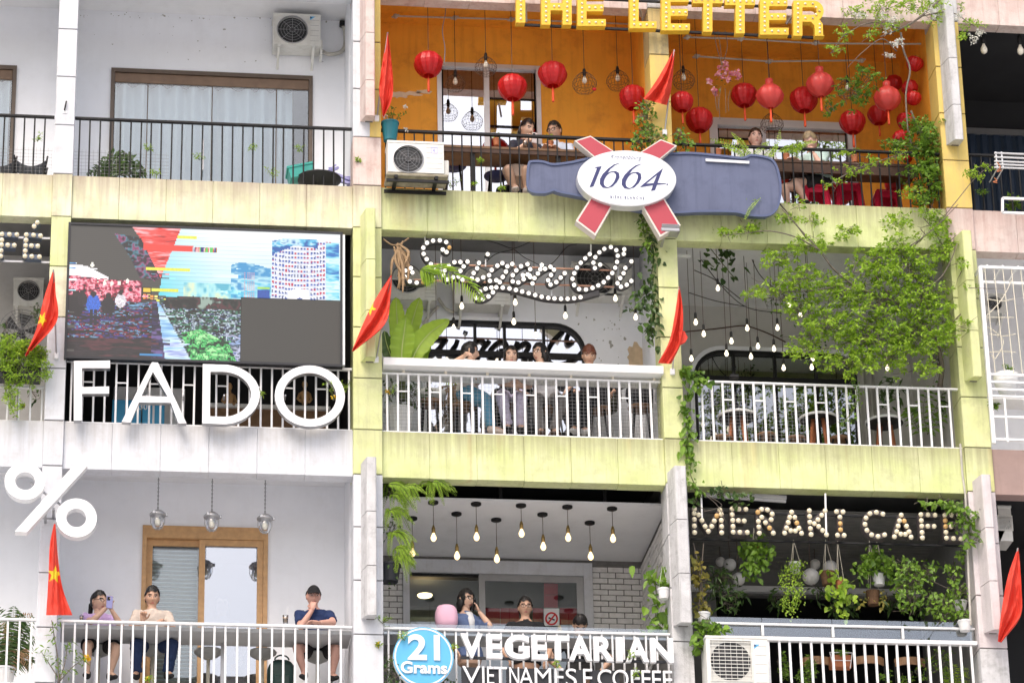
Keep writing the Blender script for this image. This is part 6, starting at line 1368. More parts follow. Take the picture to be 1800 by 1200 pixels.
def hand(mb,wrist,d,nrm,curl,side,s=1.,spread=.16):
    d=Vector(d).normalized(); nrm=Vector(nrm); nrm=(nrm-d*nrm.dot(d)).normalized(); x=d.cross(nrm)*side
    w=Vector(wrist); pc=[w-d*.01,w+d*.03*s,w+d*.065*s,w+d*.09*s]
    mb.tube(pc,[.024*s,.034*s,.039*s,.036*s],10,ry=[.018*s,.016*s,.015*s,.012*s],side=tuple(x))
    for i,(L,off) in enumerate(((.072,-.028),(.082,-.009),(.076,.010),(.060,.028))):
        p=w+d*.085*s+x*off*s; a=0; pts=[p]; rr=[.0095*s]; dd=(d+x*spread*off/.03*.5).normalized()
        for q,fr in enumerate((.45,.32,.23)):
            a+=curl*(.8 if q==0 else 1.0); v=dd*math.cos(a)+nrm*math.sin(a); p=p+v*L*fr*s; pts.append(p); rr.append((.0088,.0078,.006)[q]*s)
        mb.tube(pts,rr,7)
    p=w+d*.025*s-x*.03*s; v=(d*.7-x*.8+nrm*.35).normalized(); v2=(d*.9-x*.15+nrm*(.3+.6*curl)).normalized()
    mb.tube([p,p+v*.038*s,p+v*.038*s+v2*.032*s,p+v*.038*s+v2*.055*s],[.013*s,.011*s,.0095*s,.007*s],7)
def person(label,hip,head,yaw=0,hyaw=0,hpitch=0,hroll=0,rh=None,lh=None,knees=None,ankles=None,skin='asian',hair='black',style='short',shirt=(.5,.5,.5),sleeve='short',pants=(.05,.05,.08),legs='long',shoes=(.02,.02,.022),glasses=False,cap=None,female=False,hs=1.06,s=1.04,inner=None,seed=1,group='people on the balconies',beard=False):
    hip=Vector(hip); head=Vector(head); fwd=Vector((math.sin(yaw),-math.cos(yaw),0)); side=Vector((math.cos(yaw),math.sin(yaw),0)); up=Vector((0,0,1))
    t=thing('person',label,'person',(hip.x,hip.y,hip.z-.1),group)
    hq=Matrix.Rotation(yaw+hyaw,3,'Z')@Matrix.Rotation(hpitch+.16,3,'X')@Matrix.Rotation(hroll,3,'Y')
    nb=head-(up*.132+fwd*.010)*hs; ax=(nb-hip); L=ax.length; ax.normalize(); w=.93 if female else 1.
    sw=.175*s*w
    def T(f): return hip+ax*(L*f)
    prof=[(-.16,.135,.10),(-.02,.165,.12),(.14,.162,.118),(.34,.138 if not female else .122,.105),(.58,.158*w,.115),(.78,.172*w,.108),(.88,.155*w,.09),(.95,.085,.065),(1.02,.052,.052)]
    def torso(mb,infl,f0,f1,loose=0):
        P=[q for q in prof if f0<=q[0]<=f1]
        mb.tube([T(q[0])+fwd*(.012 if .4<q[0]<.8 else 0) for q in P],[(q[1]*s+infl+loose) for q in P],18,ry=[(q[2]*s+infl+loose*.7) for q in P],side=tuple(side))
    sh={-1:T(.84)-side*sw,1:T(.84)+side*sw}
    arms={}
    for k,h in ((-1,rh),(1,lh)):
        if h is None: h=dict(p=T(.05)+side*k*.24+fwd*.14)
        elif not isinstance(h,dict): h=dict(p=h)
        pole=h.get('pole') or (side*k*.6-up*.8-fwd*.1); el,wr=ik(sh[k],h['p'],.275*s,.245*s,pole)
        arms[k]=(sh[k],el,wr,h)
    bm=MB(); torso(bm,0,-.2,1.1)
    bm.tube([T(.93),nb+up*.02,head-up*.05*hs],[.058*s,.052*s,.052*s],12)
    for k,(a,b,c,h) in arms.items():
        bm.tube([a+(T(.8)-a)*.25,a,a.lerp(b,.3),a.lerp(b,.7),b],[.055*s*w,.056*s*w,.050*s*w,.043*s*w,.040*s*w],12); bm.ball(b,.040*s*w,10,8); bm.tube([b,b.lerp(c,.3),b.lerp(c,.75),c],[.040*s*w,.041*s*w,.031*s*w,.026*s*w],12)
    lg={}
    if knees:
        for k,(kn,an) in zip((-1,1),zip(knees,ankles)):
            hj=hip+side*k*.088*s; kn=Vector(kn); an=Vector(an); lg[k]=(hj,kn,an)
            bm.tube([hj,hj.lerp(kn,.4),hj.lerp(kn,.85),kn],[.085*s,.078*s,.058*s,.055*s],14); bm.ball(kn,.055*s,10,8); bm.tube([kn,kn.lerp(an,.3),kn.lerp(an,.8),an],[.054*s,.056*s,.036*s,.034*s],12); fd=Vector((fwd.x+.2*k*side.x,fwd.y,-.12)).normalized(); bm.tube([an,an+fd*.10-up*.04,an+fd*.17-up*.055],[.034*s,.035*s,.022*s],10)
    core=union(bm,.012,2)
    hv,hf=head_grid(hs); n0=len(core.v)
    core.v+=[tuple(head+hq@v) for v in hv]
    for f in hf:
        c=sum((hv[i] for i in f),Vector())/4; core.f.append(tuple(i+n0 for i in f)); core.m.append(face_mat(c,hs))
    for k in (-1,1): core.ball(head+hq@Vector((k*.077*hs,.012*hs,-.004*hs)),.03*hs,10,8,sc=(.35,.6,1.05))
    for k,(a,b,c,h) in arms.items():
        d=Vector(h.get('d') or (c-b)); hand(core,c,d,h.get('n') or (fwd*.3-up),h.get('curl',.45),k,1.0*s)
    bo=core.build('body',[SK[skin],EYE,HR[hair],LIP,EYW],t,smooth=True)
    # hair: a cap that follows the skull, cut along the hairline
    hm=MB(); sc=1.085; r=random.Random(seed); idx={}
    for i,v in enumerate(hv):
        nz=noise.noise(Vector((v.x*60,v.y*40,v.z*25))+Vector((seed,0,0)))*.006+(.004 if v.z>0 else 0)
        idx[i]=Vector((v.x*1.13,v.y*1.10+.006,v.z*1.12+.006))*(1+nz/.1)
    def keep(c):
        x,y,z=c.x/hs,c.y/hs,c.z/hs
        if cap: return z>-.03 and y>.0 and z<.05
        fr={'short':.058,'fringe':.034,'long':.058,'bob':.050,'bun':.064,'pony':.062}[style]+.010*math.sin(x*90+seed)
        if y<-.045 and abs(x)<.060: return z>fr-.25*max(0,abs(x)-.045)
        if y<.01: return z>({'short':.015,'fringe':-.005,'long':-.06,'bob':-.09,'bun':.03,'pony':.03}[style]-(y+.0)*.6) if style in ('long','bob') else z>.012-(y)*.5
        return z>{'short':-.055,'fringe':-.06,'long':-.12,'bob':-.12,'bun':-.06,'pony':-.06}[style]
    hm.v=[tuple(head+hq@idx[i]) for i in range(len(hv))]
    for f in hf:
        c=sum((hv[i] for i in f),Vector())/4
        if keep(c): hm.f.append(f); hm.m.append(0)
    hh=lambda x,y,z: head+hq@(Vector((x,y,z))*hs)
    sx=tuple(hq@Vector((1,0,0)))
    if style=='long': hm.tube([hh(0,.03,.06),hh(0,.055,-.05),hh(0,.06,-.16),hh(0,.05,-.27)],[.07,.086,.092,.06],14,ry=[.05,.05,.045,.025],side=sx)
    if style=='bob':
        for k in (-1,1): hm.tube([hh(k*.06,.02,.03),hh(k*.078,.015,-.05),hh(k*.072,.01,-.125)],[.022,.030,.016],10,ry=[.04,.055,.03],side=sx)
        hm.tube([hh(0,.05,.03),hh(0,.07,-.05),hh(0,.065,-.125)],[.07,.078,.06],12,ry=[.03,.04,.02],side=sx)
    if style=='bun': hm.ball(hh(0,.07,.075),.04*hs,12,8)
    if style=='pony': hm.tube([hh(0,.085,.02),hh(0,.13,-.02),hh(0,.125,-.12),hh(0,.10,-.2)],[.025,.032,.028,.008],10)
    if style in('short','fringe') and not cap:
        for q in range(70):   # loose locks break the outline
            a=r.uniform(0,6.283); e=r.uniform(.2,1.4); p=Vector((.082*math.cos(e)*math.cos(a),.10*math.cos(e)*math.sin(a)+.005,.128*math.sin(e)))
            if p.y<-.05 and p.z<.085: continue
            d=Vector((r.uniform(-.4,.4),r.uniform(-.7,.1),r.uniform(-.2,.5))); hm.tube([hh(*p),hh(*(p+d*.022)),hh(*(p+d*.034+Vector((0,0,-.006))))],[.009*hs,.007*hs,.001],5)
    hm.build('hair',HR[hair],t,smooth=True)
    if beard:
        bd=MB(); bd.v=[tuple(head+hq@(v*1.015)) for v in hv]
        for f in hf:
            c=sum((hv[i] for i in f),Vector())/4/hs
            if c.y<-.02 and ((-.088>c.z) or (abs(c.x)>.03 and c.z<-.06) or (abs(c.x)<.03 and -.054<c.z+.0<-.042)): bd.f.append(f); bd.m.append(0)
        bd.build('beard',M('stubble',(.10,.06,.045),.7,.1,30) if 'stubble' not in bpy.data.materials else bpy.data.materials['stubble'],t,smooth=True)
    if cap:
        cm=MB(); vs=[]; 
        cm.v=[tuple(head+hq@Vector((v.x*1.13,v.y*1.10+.002,v.z*1.10+.006))) for v in hv]
        for f in hf:
            c=sum((hv[i] for i in f),Vector())/4/hs
            if c.z>.040-.0*c.y: cm.f.append(f); cm.m.append(0)
        n=12; P=[]; 
        for i in range(n+1):
            u=-1.15+2.3*i/n; P.append((hh(.083*math.sin(u),-.085*math.cos(u)-.01,.052),hh(.088*math.sin(u),-.10*math.cos(u)-.075*max(.25,math.cos(u)),.040-.014*abs(u))))
        b0=len(cm.v); cm.v+=[tuple(p) for pr in P for p in pr]; cm.v+=[tuple(p+Vector((0,0,-.006))) for pr in P for p in pr]
        for i in range(n):
            a=b0+2*i; cm.f+=[(a,a+1,a+3,a+2),(a+2+2*(n+1),a+3+2*(n+1),a+1+2*(n+1),a+2*(n+1)),(a+1,a+1+2*(n+1),a+3+2*(n+1),a+3)]; cm.m+=[0,0,0]
        cm.build('cap',cloth_mat(cap),t,smooth=True)
    if glasses:
        gm=MB()
        for k in (-1,1):
            gm.tube([hh(k*.033+.026*math.cos(u),-.104+.006*abs(math.cos(u)),.010+.020*math.sin(u)) for u in np.linspace(0,2*math.pi,17)],.0028,5); gm.tube([hh(k*.058,-.098,.014),hh(k*.080,-.03,.016),hh(k*.080,.01,.012)],.0026,5)
        gm.tube([hh(-.008,-.108,.014),hh(.008,-.108,.014)],.0028,5); gm.build('glasses',mt['cable'],t)
    # shirt
    sm=MB(); torso(sm,.012,-.1,.93,.006)
    sm.tube([T(.88),T(.99)],[.085*s,.064*s],14)
    for k,(a,b,c,h) in arms.items():
        e=.016; sm.tube([a+(T(.8)-a)*.3,a,a.lerp(b,.35),a.lerp(b,.72)],[.066*s*w,.066*s*w,.062*s*w,.062*s*w],14)
        if sleeve=='long': sm.tube([a.lerp(b,.6),b],[.060*s*w,.055*s*w],14); sm.ball(b,.055*s*w,10,8); sm.tube([b,b.lerp(c,.5),b.lerp(c,.94)],[.055*s*w,.048*s*w,.037*s*w],14)
        elif sleeve=='half': sm.tube([a.lerp(b,.6),b,b.lerp(c,.18)],[.060*s*w,.055*s*w,.054*s*w],14)
    union(sm,.013,3,.009,seed).build('shirt',cloth_mat(shirt),t,smooth=True)
    if inner:
        im=MB(); P=[T(.93)+fwd*.09,T(.75)+fwd*.14,T(.55)+fwd*.147]; im.tube(P,[.05,.045,.03],10,ry=[.02,.018,.01],side=tuple(side)); im.build('undershirt',cloth_mat(inner),t,smooth=True)
    if lg:
        pm=MB(); pm.tube([T(-.17),T(-.02),T(.12)],[.15*s,.175*s,.168*s],18,ry=[.115*s,.132*s,.122*s],side=tuple(side))
        for k,(hj,kn,an) in lg.items():
            if legs=='long':
                pm.tube([hj,hj.lerp(kn,.5),kn],[.098*s,.090*s,.075*s],14); pm.ball(kn,.075*s,12,8); pm.tube([kn,kn.lerp(an,.4),kn.lerp(an,.97)],[.074*s,.068*s,.062*s],14)
            elif legs=='short': pm.tube([hj,hj.lerp(kn,.45),hj.lerp(kn,.72)],[.100*s,.098*s,.096*s],14)
        if legs=='skirt':
            a=(lg[-1][0]+lg[1][0])/2; b=lg[-1][1].lerp(lg[-1][0],.1); c=lg[1][1].lerp(lg[1][0],.1); m=(b+c)/2; ww=(c-b).length/2+.09; pm.tube([a,a.lerp(m,.5),m],[.17*s,ww*.95,ww],18,ry=[.12*s,.10,.085],side=tuple(side))
        union(pm,.013,3,.012 if legs=='long' else .006,seed+5).build({'long':'trousers','short':'shorts','skirt':'skirt'}[legs],cloth_mat(pants),t,smooth=True)
        for k,(hj,kn,an) in lg.items():
            fd=Vector((fwd.x+.25*k*side.x,fwd.y,-.1)).normalized(); so=MB(); so.tube([an-fd*.045-up*.045,an-fd*.02-up*.035,an+fd*.05-up*.045,an+fd*.13-up*.065,an+fd*.19-up*.072],[.028,.044,.046,.046,.026],14,ry=[.03,.05,.043,.032,.02],side=tuple(side)); so.tube([an+up*.01,an-up*.04],[.043,.047],12)
            union(so,.011,2).build('shoe',cloth_mat(shoes),t,smooth=True)
    return t
def hd(k,x,y,d): return Q(k,x,y,d)
def hipat(k,x,y,d,dz=.09): v=Q(k,x,y,d); return Vector((v.x,v.y,v.z+dz))
# --- white cafe, three at the grey table
person('woman in a lilac T-shirt and glasses raising a phone at the grey table',hipat('G',488,1030,.80,.1),hd('a1',262,348,.76),yaw=.15,hyaw=.55,hpitch=.0,rh=dict(p=Q('a1',345,400,.50),d=(.1,-.1,1),n=(.7,-.6,0),curl=.6,pole=(-.5,-.5,-1)),lh=dict(p=Q('a1',392,420,.48),d=(-.1,0,1),n=(-.6,-.5,0),curl=.6),knees=[Q('a1',140,805,.42),Q('a1',448,830,.42)],ankles=[Q('a1',140,1085,.50),Q('a1',382,1100,.50)],hair='black',style='pony',shirt=(.60,.42,.72),pants=(.012,.012,.014),legs='short',glasses=True,female=True,seed=2)
person('man in a beige T-shirt and navy trousers looking down at the grey table',hipat('G',755,1030,.82,.1),hd('a1',826,300,.78),yaw=.05,hpitch=.16,rh=dict(p=Q('a1',728,545,.42),d=(0,-.2,1),n=(.3,-1,0),curl=1.3,pole=(-.7,.2,-1)),lh=dict(p=Q('a1',950,560,.42),curl=.6),knees=[Q('a1',655,800,.42),Q('a1',1040,800,.42)],ankles=[Q('a1',660,1095,.55),Q('a1',985,1090,.55)],skin='warm',shirt=(.62,.53,.46),pants=(.016,.035,.10),hair='black',style='short',seed=3,hs=1.08)
person('man in a navy T-shirt and black cap resting his chin on his fist',hipat('G',1570,1062,.82,.1),hd('a2',786,290,.78),yaw=.0,hyaw=.12,hpitch=.08,rh=dict(p=Q('a2',772,428,.60),d=(.15,.0,1),n=(.3,.9,.0),curl=1.1,pole=(-.35,-.3,-1)),lh=dict(p=Q('a2',845,562,.40),d=(-1,0,.05),n=(0,-.3,-1),curl=.4,pole=(1,0,-.3)),knees=[Q('a2',615,830,.42),Q('a2',1030,840,.42)],ankles=[Q('a2',690,1095,.50),Q('a2',985,1110,.50)],skin='ruddy',hair='brown',style='short',shirt=(.012,.030,.105),pants=(.012,.012,.014),legs='short',cap=(.012,.012,.013),seed=4,hs=1.06)
# --- brick cafe
v=hd('g1',490,192,1.0); person('woman in a blue cardigan holding a phone to her ear on the brick balcony',(v.x+.03,1.02,v.z-.74),v,yaw=.35,hyaw=.35,hpitch=.0,lh=dict(p=Q('g1',572,262,.93),d=(-.35,.05,1),n=(-.8,.2,0),curl=.6,pole=(.6,-.5,-1)),rh=None,hair='black',style='bob',shirt=(.11,.16,.30),sleeve='half',inner=(.75,.76,.78),glasses=True,female=True,seed=6,hs=1.08)
v=hd('g1',858,240,.95); person('man in a black polo shirt and glasses facing the street on the brick balcony',(v.x,.97,v.z-.72),v,hair='black',style='short',shirt=(.012,.013,.016),glasses=True,skin='warm',seed=7,hs=1.06)
v=hd('g1',1198,345,.85); person('dark haired person bent low behind the ledge, only the hair showing',(v.x,.98,v.z-.62),v,hpitch=.9,hair='black',style='short',shirt=(.02,.02,.022),seed=8)
# --- lime balcony, four at the white bar
person('woman in blue jeans turned sideways with a hand on the white bar top',hipat('s1',880,800,.62,.11),hd('s1',905,325,.58),yaw=1.15,hyaw=.35,rh=dict(p=Q('s1',858,352,.02),d=(.35,-1,.0),n=(0,-.3,-1),curl=.75,pole=(-1,.2,-.4)),lh=dict(p=Q('s1',1000,560,.3)),knees=[Q('s1',1050,770,.38),Q('s1',1070,800,.55)],ankles=[Q('s1',1105,1040,.42),Q('s1',1110,1050,.58)],hair='black',style='long',shirt=(.55,.53,.50),pants=(.10,.30,.46),shoes=(.6,.5,.45),female=True,seed=9)
person('woman in lilac trousers and a black top sitting behind the white bar',hipat('s1',1302,820,.72,.11),hd('s1',1298,366,.62),rh=dict(p=Q('s1',1330,640,.30),d=(1,0,.0),n=(0,-.5,-1),curl=.4,pole=(-1,.2,-.5)),lh=dict(p=Q('s1',1400,640,.30),d=(-.6,-.3,.3)),knees=[Q('s1',1212,765,.38),Q('s1',1398,770,.38)],ankles=[Q('s1',1270,1030,.50),Q('s1',1380,1035,.50)],hair='black',style='long',shirt=(.014,.014,.016),pants=(.56,.52,.68),female=True,seed=10)
person('woman in grey trousers and glasses looking left behind the white bar',hipat('s2',330,850,.74,.11),hd('s2',268,335,.62),yaw=-.15,hyaw=-.75,knees=[Q('s2',222,790,.40),Q('s2',470,790,.40)],ankles=[Q('s2',285,1070,.50),Q('s2',405,1072,.50)],hair='black',style='bob',shirt=(.42,.42,.44),pants=(.20,.19,.185),shoes=(.10,.05,.03),glasses=True,female=True,seed=11)
person('red haired man in black looking down at the right end of the white bar',hipat('s2',790,830,.74,.11),hd('s2',738,358,.62),yaw=-.1,hpitch=.32,hyaw=.05,knees=[Q('s2',600,780,.42),Q('s2',740,790,.42)],ankles=[Q('s2',600,1050,.50),Q('s2',690,1060,.50)],hair='red',style='fringe',shirt=(.014,.014,.016),sleeve='long',pants=(.013,.013,.016),shoes=(.6,.6,.62),skin='warm',seed=12)
# --- orange balcony, couple at the dark table
v=hd('l1',998,228,.66); person('woman in a navy top and beige skirt photographing with a phone at the dark table',(Q('l1',915,520,.72).x,.74,21.50),v,yaw=.25,hyaw=.35,hpitch=.22,rh=dict(p=Q('l1',985,375,.40),d=(.5,-.2,.6),n=(.6,.3,.2),curl=.6),lh=dict(p=Q('l1',1066,372,.38),d=(-.1,0,1),n=(-.8,.2,0),curl=.6),knees=[Q('l1',800,640,.30),Q('l1',985,645,.30)],ankles=[Q('l1',868,840,.42),Q('l1',990,850,.42)],hair='black',style='pony',shirt=(.018,.02,.035),sleeve='half',pants=(.60,.46,.37),legs='skirt',shoes=(.5,.45,.42),female=True,seed=13)
v=hd('l1',1290,250,.72); person('man in a pale blue shirt and glasses beside the woman at the dark table',(v.x+.02,.78,21.50),v,yaw=-.15,hyaw=-.5,hpitch=.1,rh=dict(p=Q('l1',1170,430,.40)),lh=dict(p=Q('l1',1330,440,.40)),hair='black',style='short',shirt=(.55,.62,.74),glasses=True,seed=14,skin='warm')
v=hd('r1',768,262,.75); person('man in a white T-shirt squinting behind the fern fronds',(v.x-.02,.8,v.z-.68),v,hpitch=-.12,hair='brown',style='short',shirt=(.72,.74,.74),skin='fair',seed=15)
v=hd('r1',1350,300,.62); person('blonde woman in a mint shirt leaning on the table with bare legs',(Q('r1',1440,740,.66).x,.68,Q('r1',1440,730,.66).z),v,yaw=-.45,hyaw=-.3,hpitch=.55,rh=dict(p=Q('r1',1215,488,.40),d=(-1,0,.1),n=(0,-.3,-1),curl=.3,pole=(.4,0,-1)),lh=dict(p=Q('r1',1385,420,.52),d=(-.5,0,1),n=(-.3,.9,0),curl=.8,pole=(.6,-.3,-1)),knees=[Q('r1',1075,775,.40),Q('r1',1185,720,.42)],ankles=[Q('r1',1110,980,.5),Q('r1',1300,920,.45)],hair='blonde',style='bun',shirt=(.50,.66,.62),pants=(.02,.02,.025),legs='short',skin='fair',female=True,seed=16)
v=Q('G',1098,800,2.05); person('woman in a pale blue dress added inside the oak glass door for its reflected figure',(v.x,2.05,v.z-.72),v,hair='black',style='long',shirt=(.50,.58,.70),pants=(.50,.58,.70),legs='skirt',knees=[Vector((v.x-.1,1.98,v.z-1.12)),Vector((v.x+.1,1.98,v.z-1.12))],ankles=[Vector((v.x-.1,2.0,v.z-1.5)),Vector((v.x+.1,2.0,v.z-1.5))],female=True,seed=17)  # added figure, stands in for the faint woman mirrored in the door
# phones held in the hands
def phone(k,x,y,d,w,h,m,label,rot=0,tilt=0):
    c=Q(k,x,y,d); t=thing('phone',label,'phone',c); o=ob('body',MB().bbox(-w/2,w/2,-.005,.005,-h/2,h/2,.003).mesh('body',mt[m]),t,local=True,rot=(tilt,0,rot)); ob('camera_bump',MB().bbox(-w*.4,w*.05,-.009,-.005,h*.12,h*.42,.002).mesh('camera_bump',mt['phoneb']),o,local=True)
phone('a1',375,345,.44,.075,.15,'phone','lilac phone held up by the woman in lilac',.2,.1); phone('g1',540,222,.93,.07,.14,'phoneb','black phone at the ear of the woman in the blue cardigan',1.1,.2); phone('l1',1078,315,.33,.07,.14,'phonew','pale pink phone held by the woman in the navy top',.3,.2)
# ================================================================= plants
class Leaves:
    def __init__(s): s.p=[];s.d=[];s.n=[];s.l=[];s.w=[];s.var=[]
    def add(s,p,d,n,l,w,v=None): s.p.append(tuple(p));s.d.append(tuple(d));s.n.append(tuple(n));s.l.append(l);s.w.append(w);s.var.append(random.random() if v is None else v)
    def build(s,name,mat,parent=None,droop=.15,shape='kite'):
        if not s.p: return None
        P=np.array(s.p);D=np.array(s.d,float);Nn=np.array(s.n,float);L=np.array(s.l)[:,None];Wd=np.array(s.w)[:,None]
        D/=np.linalg.norm(D,axis=1,keepdims=True)+1e-9; X=np.cross(D,Nn); X/=np.linalg.norm(X,axis=1,keepdims=True)+1e-9; Nn=np.cross(X,D)
        dn=np.array([[0,0,-1.]])
        if shape=='kite':
            V=np.stack([P,P+D*L*.45-X*Wd/2+Nn*Wd*.18,P+D*L+dn*L*droop,P+D*L*.45+X*Wd/2+Nn*Wd*.18],1); k=4
            base=np.arange(len(P))[:,None]*4; F=np.concatenate([base+np.array([[0,3,2]]),base+np.array([[0,2,1]])])
        else:   # heart/oval, six outline points with a fold
            V=np.stack([P,P+D*L*.18-X*Wd*.42+Nn*Wd*.12,P+D*L*.55-X*Wd*.44+Nn*Wd*.10+dn*L*droop*.3,P+D*L+dn*L*droop,P+D*L*.55+X*Wd*.44+Nn*Wd*.10+dn*L*droop*.3,P+D*L*.18+X*Wd*.42+Nn*Wd*.12],1); k=6
            base=np.arange(len(P))[:,None]*6; F=np.concatenate([base+np.array([[0,5,4,3]]),base+np.array([[0,3,2,1]])])
        me=bpy.data.meshes.new(name); me.from_pydata(V.reshape(-1,3).tolist(),[],F.tolist()); me.materials.append(mt[mat])
        at=me.attributes.new('var','FLOAT','POINT'); at.data.foreach_set('value',np.repeat(np.array(s.var),k)); return ob(name,me,parent,kind='stuff')
def rv(r,s=1.): return Vector((r.gauss(0,1),r.gauss(0,1),r.gauss(0,1)))*s
def tuft(L,c,r,n,l,w,out=None,flat=.5):
    for _ in range(n):
        d=rv(r); d.z=d.z*flat+.15
        if out is not None: d=d+out*.8
        d.normalize(); L.add(c+d*l*.15,d,(r.gauss(0,.5),r.gauss(-.5,.5),r.gauss(.9,.4)),l*r.uniform(.65,1.2),w*r.uniform(.7,1.2),min(1,max(0,r.gauss(.4,.28))))
def cloud(label,k,cl,d,leaf=(.045,.022),mat='leafy',kind='tuft',name='plant',cat='plant',branches=(),brad=.010,dd=.12,per=7,seed=1,shape='kite',droop=.15,group=None,twig=True,bmat='branch',part='foliage',tuftflat=.5):
    r=random.Random(seed); t=thing(name,label,cat,Q(k,cl[0][0],cl[0][1],d),group); L=Leaves(); tw=MB(); s=ZR[k][2]
    for x,y,rx,ry,n in cl:
        c0=Q(k,x,y,d); n=int(n)
        for i in range(n):
            a=r.uniform(0,6.283); q=math.sqrt(r.random())*(1+.25*r.gauss(0,1)); dp=d+r.gauss(0,dd)
            p=Q(k,x+rx*q*math.cos(a),y+ry*q*math.sin(a),dp)
            if kind=='tuft': tuft(L,p,r,per,leaf[0],leaf[1],flat=tuftflat)
            else:
                dv=Vector((r.gauss(0,.7),r.gauss(-.3,.6),r.gauss(-.45,.55))); L.add(p,dv,(r.gauss(0,.5),r.gauss(-1,.4),r.gauss(.5,.4)),leaf[0]*r.uniform(.6,1.25),leaf[1]*r.uniform(.6,1.25),min(1,max(0,r.gauss(.45,.28))))
            if twig and r.random()<.35:
                m=p.lerp(c0,.5)+rv(r,.03); tw.tube([p,m,c0+rv(r,.06)],[.0018,.003,.004],3,cap=False)
    for b in branches:
        pts,r0,r1=b[0],b[1],b[2]; P=[Q(k,q[0],q[1],q[2] if len(q)>2 else d) for q in pts]; P=bez(P,5); n=len(P); tw.tube(P,[r0+(r1-r0)*i/(n-1) for i in range(n)],6)
    if tw.v: tw.build('branches' if bmat=='branch' else 'stems',mt[bmat],t,smooth=True,kind='stuff')
    L.build(part,mat,t,droop,shape); return t
def vine(label,k,path,d,n,leaf=(.07,.055),mat='leaf',spread=.05,seed=1,shape='oval',group=None,stem=.006,extra=(),name='vine',droop=.3):
    r=random.Random(seed); t=thing(name,label,'vine',Q(k,*path[0][:2],d),group); L=Leaves(); tw=MB()
    for pth,nn in [(path,n)]+list(extra):
        P=bez([Q(k,q[0],q[1],q[2] if len(q)>2 else d) for q in pth],8); tw.tube(P,stem,5)
        for i in range(nn):
            u=r.random()*(len(P)-1); a=int(u); p=Vector(P[a]*(1-u+a)+P[min(a+1,len(P)-1)]*(u-a)); o=Vector((r.gauss(0,spread),r.gauss(0,spread*.6),r.gauss(0,spread*.7)))
            L.add(p+o,Vector((r.gauss(0,.6),r.gauss(-.4,.4),r.gauss(-.7,.5))),(r.gauss(0,.5),r.gauss(-1,.4),r.gauss(.6,.4)),leaf[0]*r.uniform(.5,1.3),leaf[1]*r.uniform(.5,1.3),min(1,max(0,r.gauss(.45,.3))))
    tw.build('stem',mt['stem'],t,kind='stuff'); L.build('foliage',mat,t,droop,shape); return t
def fronds(label,k,items,d,mat='leaf',leaflet=(.06,.012),seed=1,name='fern',cat='plant',n=26,stem=.004,base=None,dd=.1,droopy=.25,group=None):
    "arching fronds with two rows of leaflets: each item a path in the photo"
    r=random.Random(seed); t=thing(name,label,cat,Q(k,*items[0][0][:2],d),group); L=Leaves(); tw=MB()
    for pth in items:
        do=r.gauss(0,dd); P=bez([Q(k,q[0],q[1],(q[2] if len(q)>2 else d+do)) for q in pth],8); P=[Vector(p) for p in P]; m=len(P); tw.tube(P,[stem*(1-.7*i/m) for i in range(m)],4)
        sidev=Vector((r.gauss(0,.3),1,r.gauss(0,.3)))
        for i in range(n):
            u=(i+.5)/n*(m-1); a=int(u); p=P[a].lerp(P[min(a+1,m-1)],u-a); tg=(P[min(a+1,m-1)]-P[max(a-1,0)]).normalized(); e=tg.cross(sidev).normalized(); sc=math.sin(math.pi*min(1,.15+.85*(i+.5)/n))**.6
            for q in (-1,1):
                dv=e*q+tg*.55+Vector((0,r.gauss(-.1,.15),-droopy+r.gauss(0,.1))); L.add(p,dv,(r.gauss(0,.3),-1,.5),leaflet[0]*sc*r.uniform(.8,1.15),leaflet[1],min(1,max(0,r.gauss(.4,.25))))
    tw.build('stems',mt['stem'],t,kind='stuff'); L.build('foliage',mat,t,.25); return t
# ---- the big bush growing out of the lime balcony
BC=[(620,230,100,45,34),(760,160,90,45,34),(950,95,60,25,10),(1180,170,80,55,36),(1380,60,60,60,24),(560,392,110,32,30),(720,330,120,70,55),(900,400,150,95,90),(1080,265,120,75,75),(1250,285,120,80,80),(1400,200,55,65,30),(1500,255,28,36,9),(1545,385,45,34,12),(1515,560,26,36,8),(1100,450,170,110,130),(1320,430,120,95,95),(700,475,90,50,36),(850,560,150,75,85),(1050,620,180,95,125),(1270,600,150,105,120),(1420,560,60,110,48),(760,685,115,60,42),(950,735,125,60,50),(1150,720,150,70,62),(1330,775,70,40,18),(340,108,60,18,9),(450,90,60,30,14),(930,130,40,20,8),(640,40,50,22,8),(760,50,60,30,10),(1180,60,60,40,14),(1440,150,30,40,10)]
BR=[([(1390,860,.35),(1400,760,.25),(1370,640,.1),(1280,520,-.05),(1160,440,-.12),(1000,380,-.15),(900,310,-.2)],.035,.014),([(1160,440,-.12),(1260,395,-.2),(1380,340,-.25),(1440,250,-.3),(1475,160,-.35)],.016,.006),([(900,310,-.2),(860,270,-.25),(800,190,-.3),(700,80,-.3),(620,-10,-.3)],.013,.006),([(800,190,-.3),(690,130,-.32),(560,100,-.3),(450,110,-.32),(340,120,-.3)],.010,.004),([(1160,220,-.2),(1280,150,-.3),(1390,60,-.36),(1480,-30,-.4)],.010,.005),([(1000,380,-.15),(900,370,-.2),(760,390,-.2),(560,400,-.25)],.012,.004),([(1160,440,-.12),(1060,300,-.2),(970,300,-.2),(1000,230,-.2)],.012,.005),([(1280,520,-.05),(1120,600,-.1),(950,640,-.12),(760,690,-.15)],.014,.004),([(1370,640,.1),(1440,560,.0),(1500,500,-.1),(1520,540,-.15)],.012,.004),([(1280,520,-.05),(1300,420,-.1),(1260,300,-.15),(1180,180,-.2)],.014,.005)]
BC=[(x,y,rx,ry,int(n*1.35)) for x,y,rx,ry,n in BC]
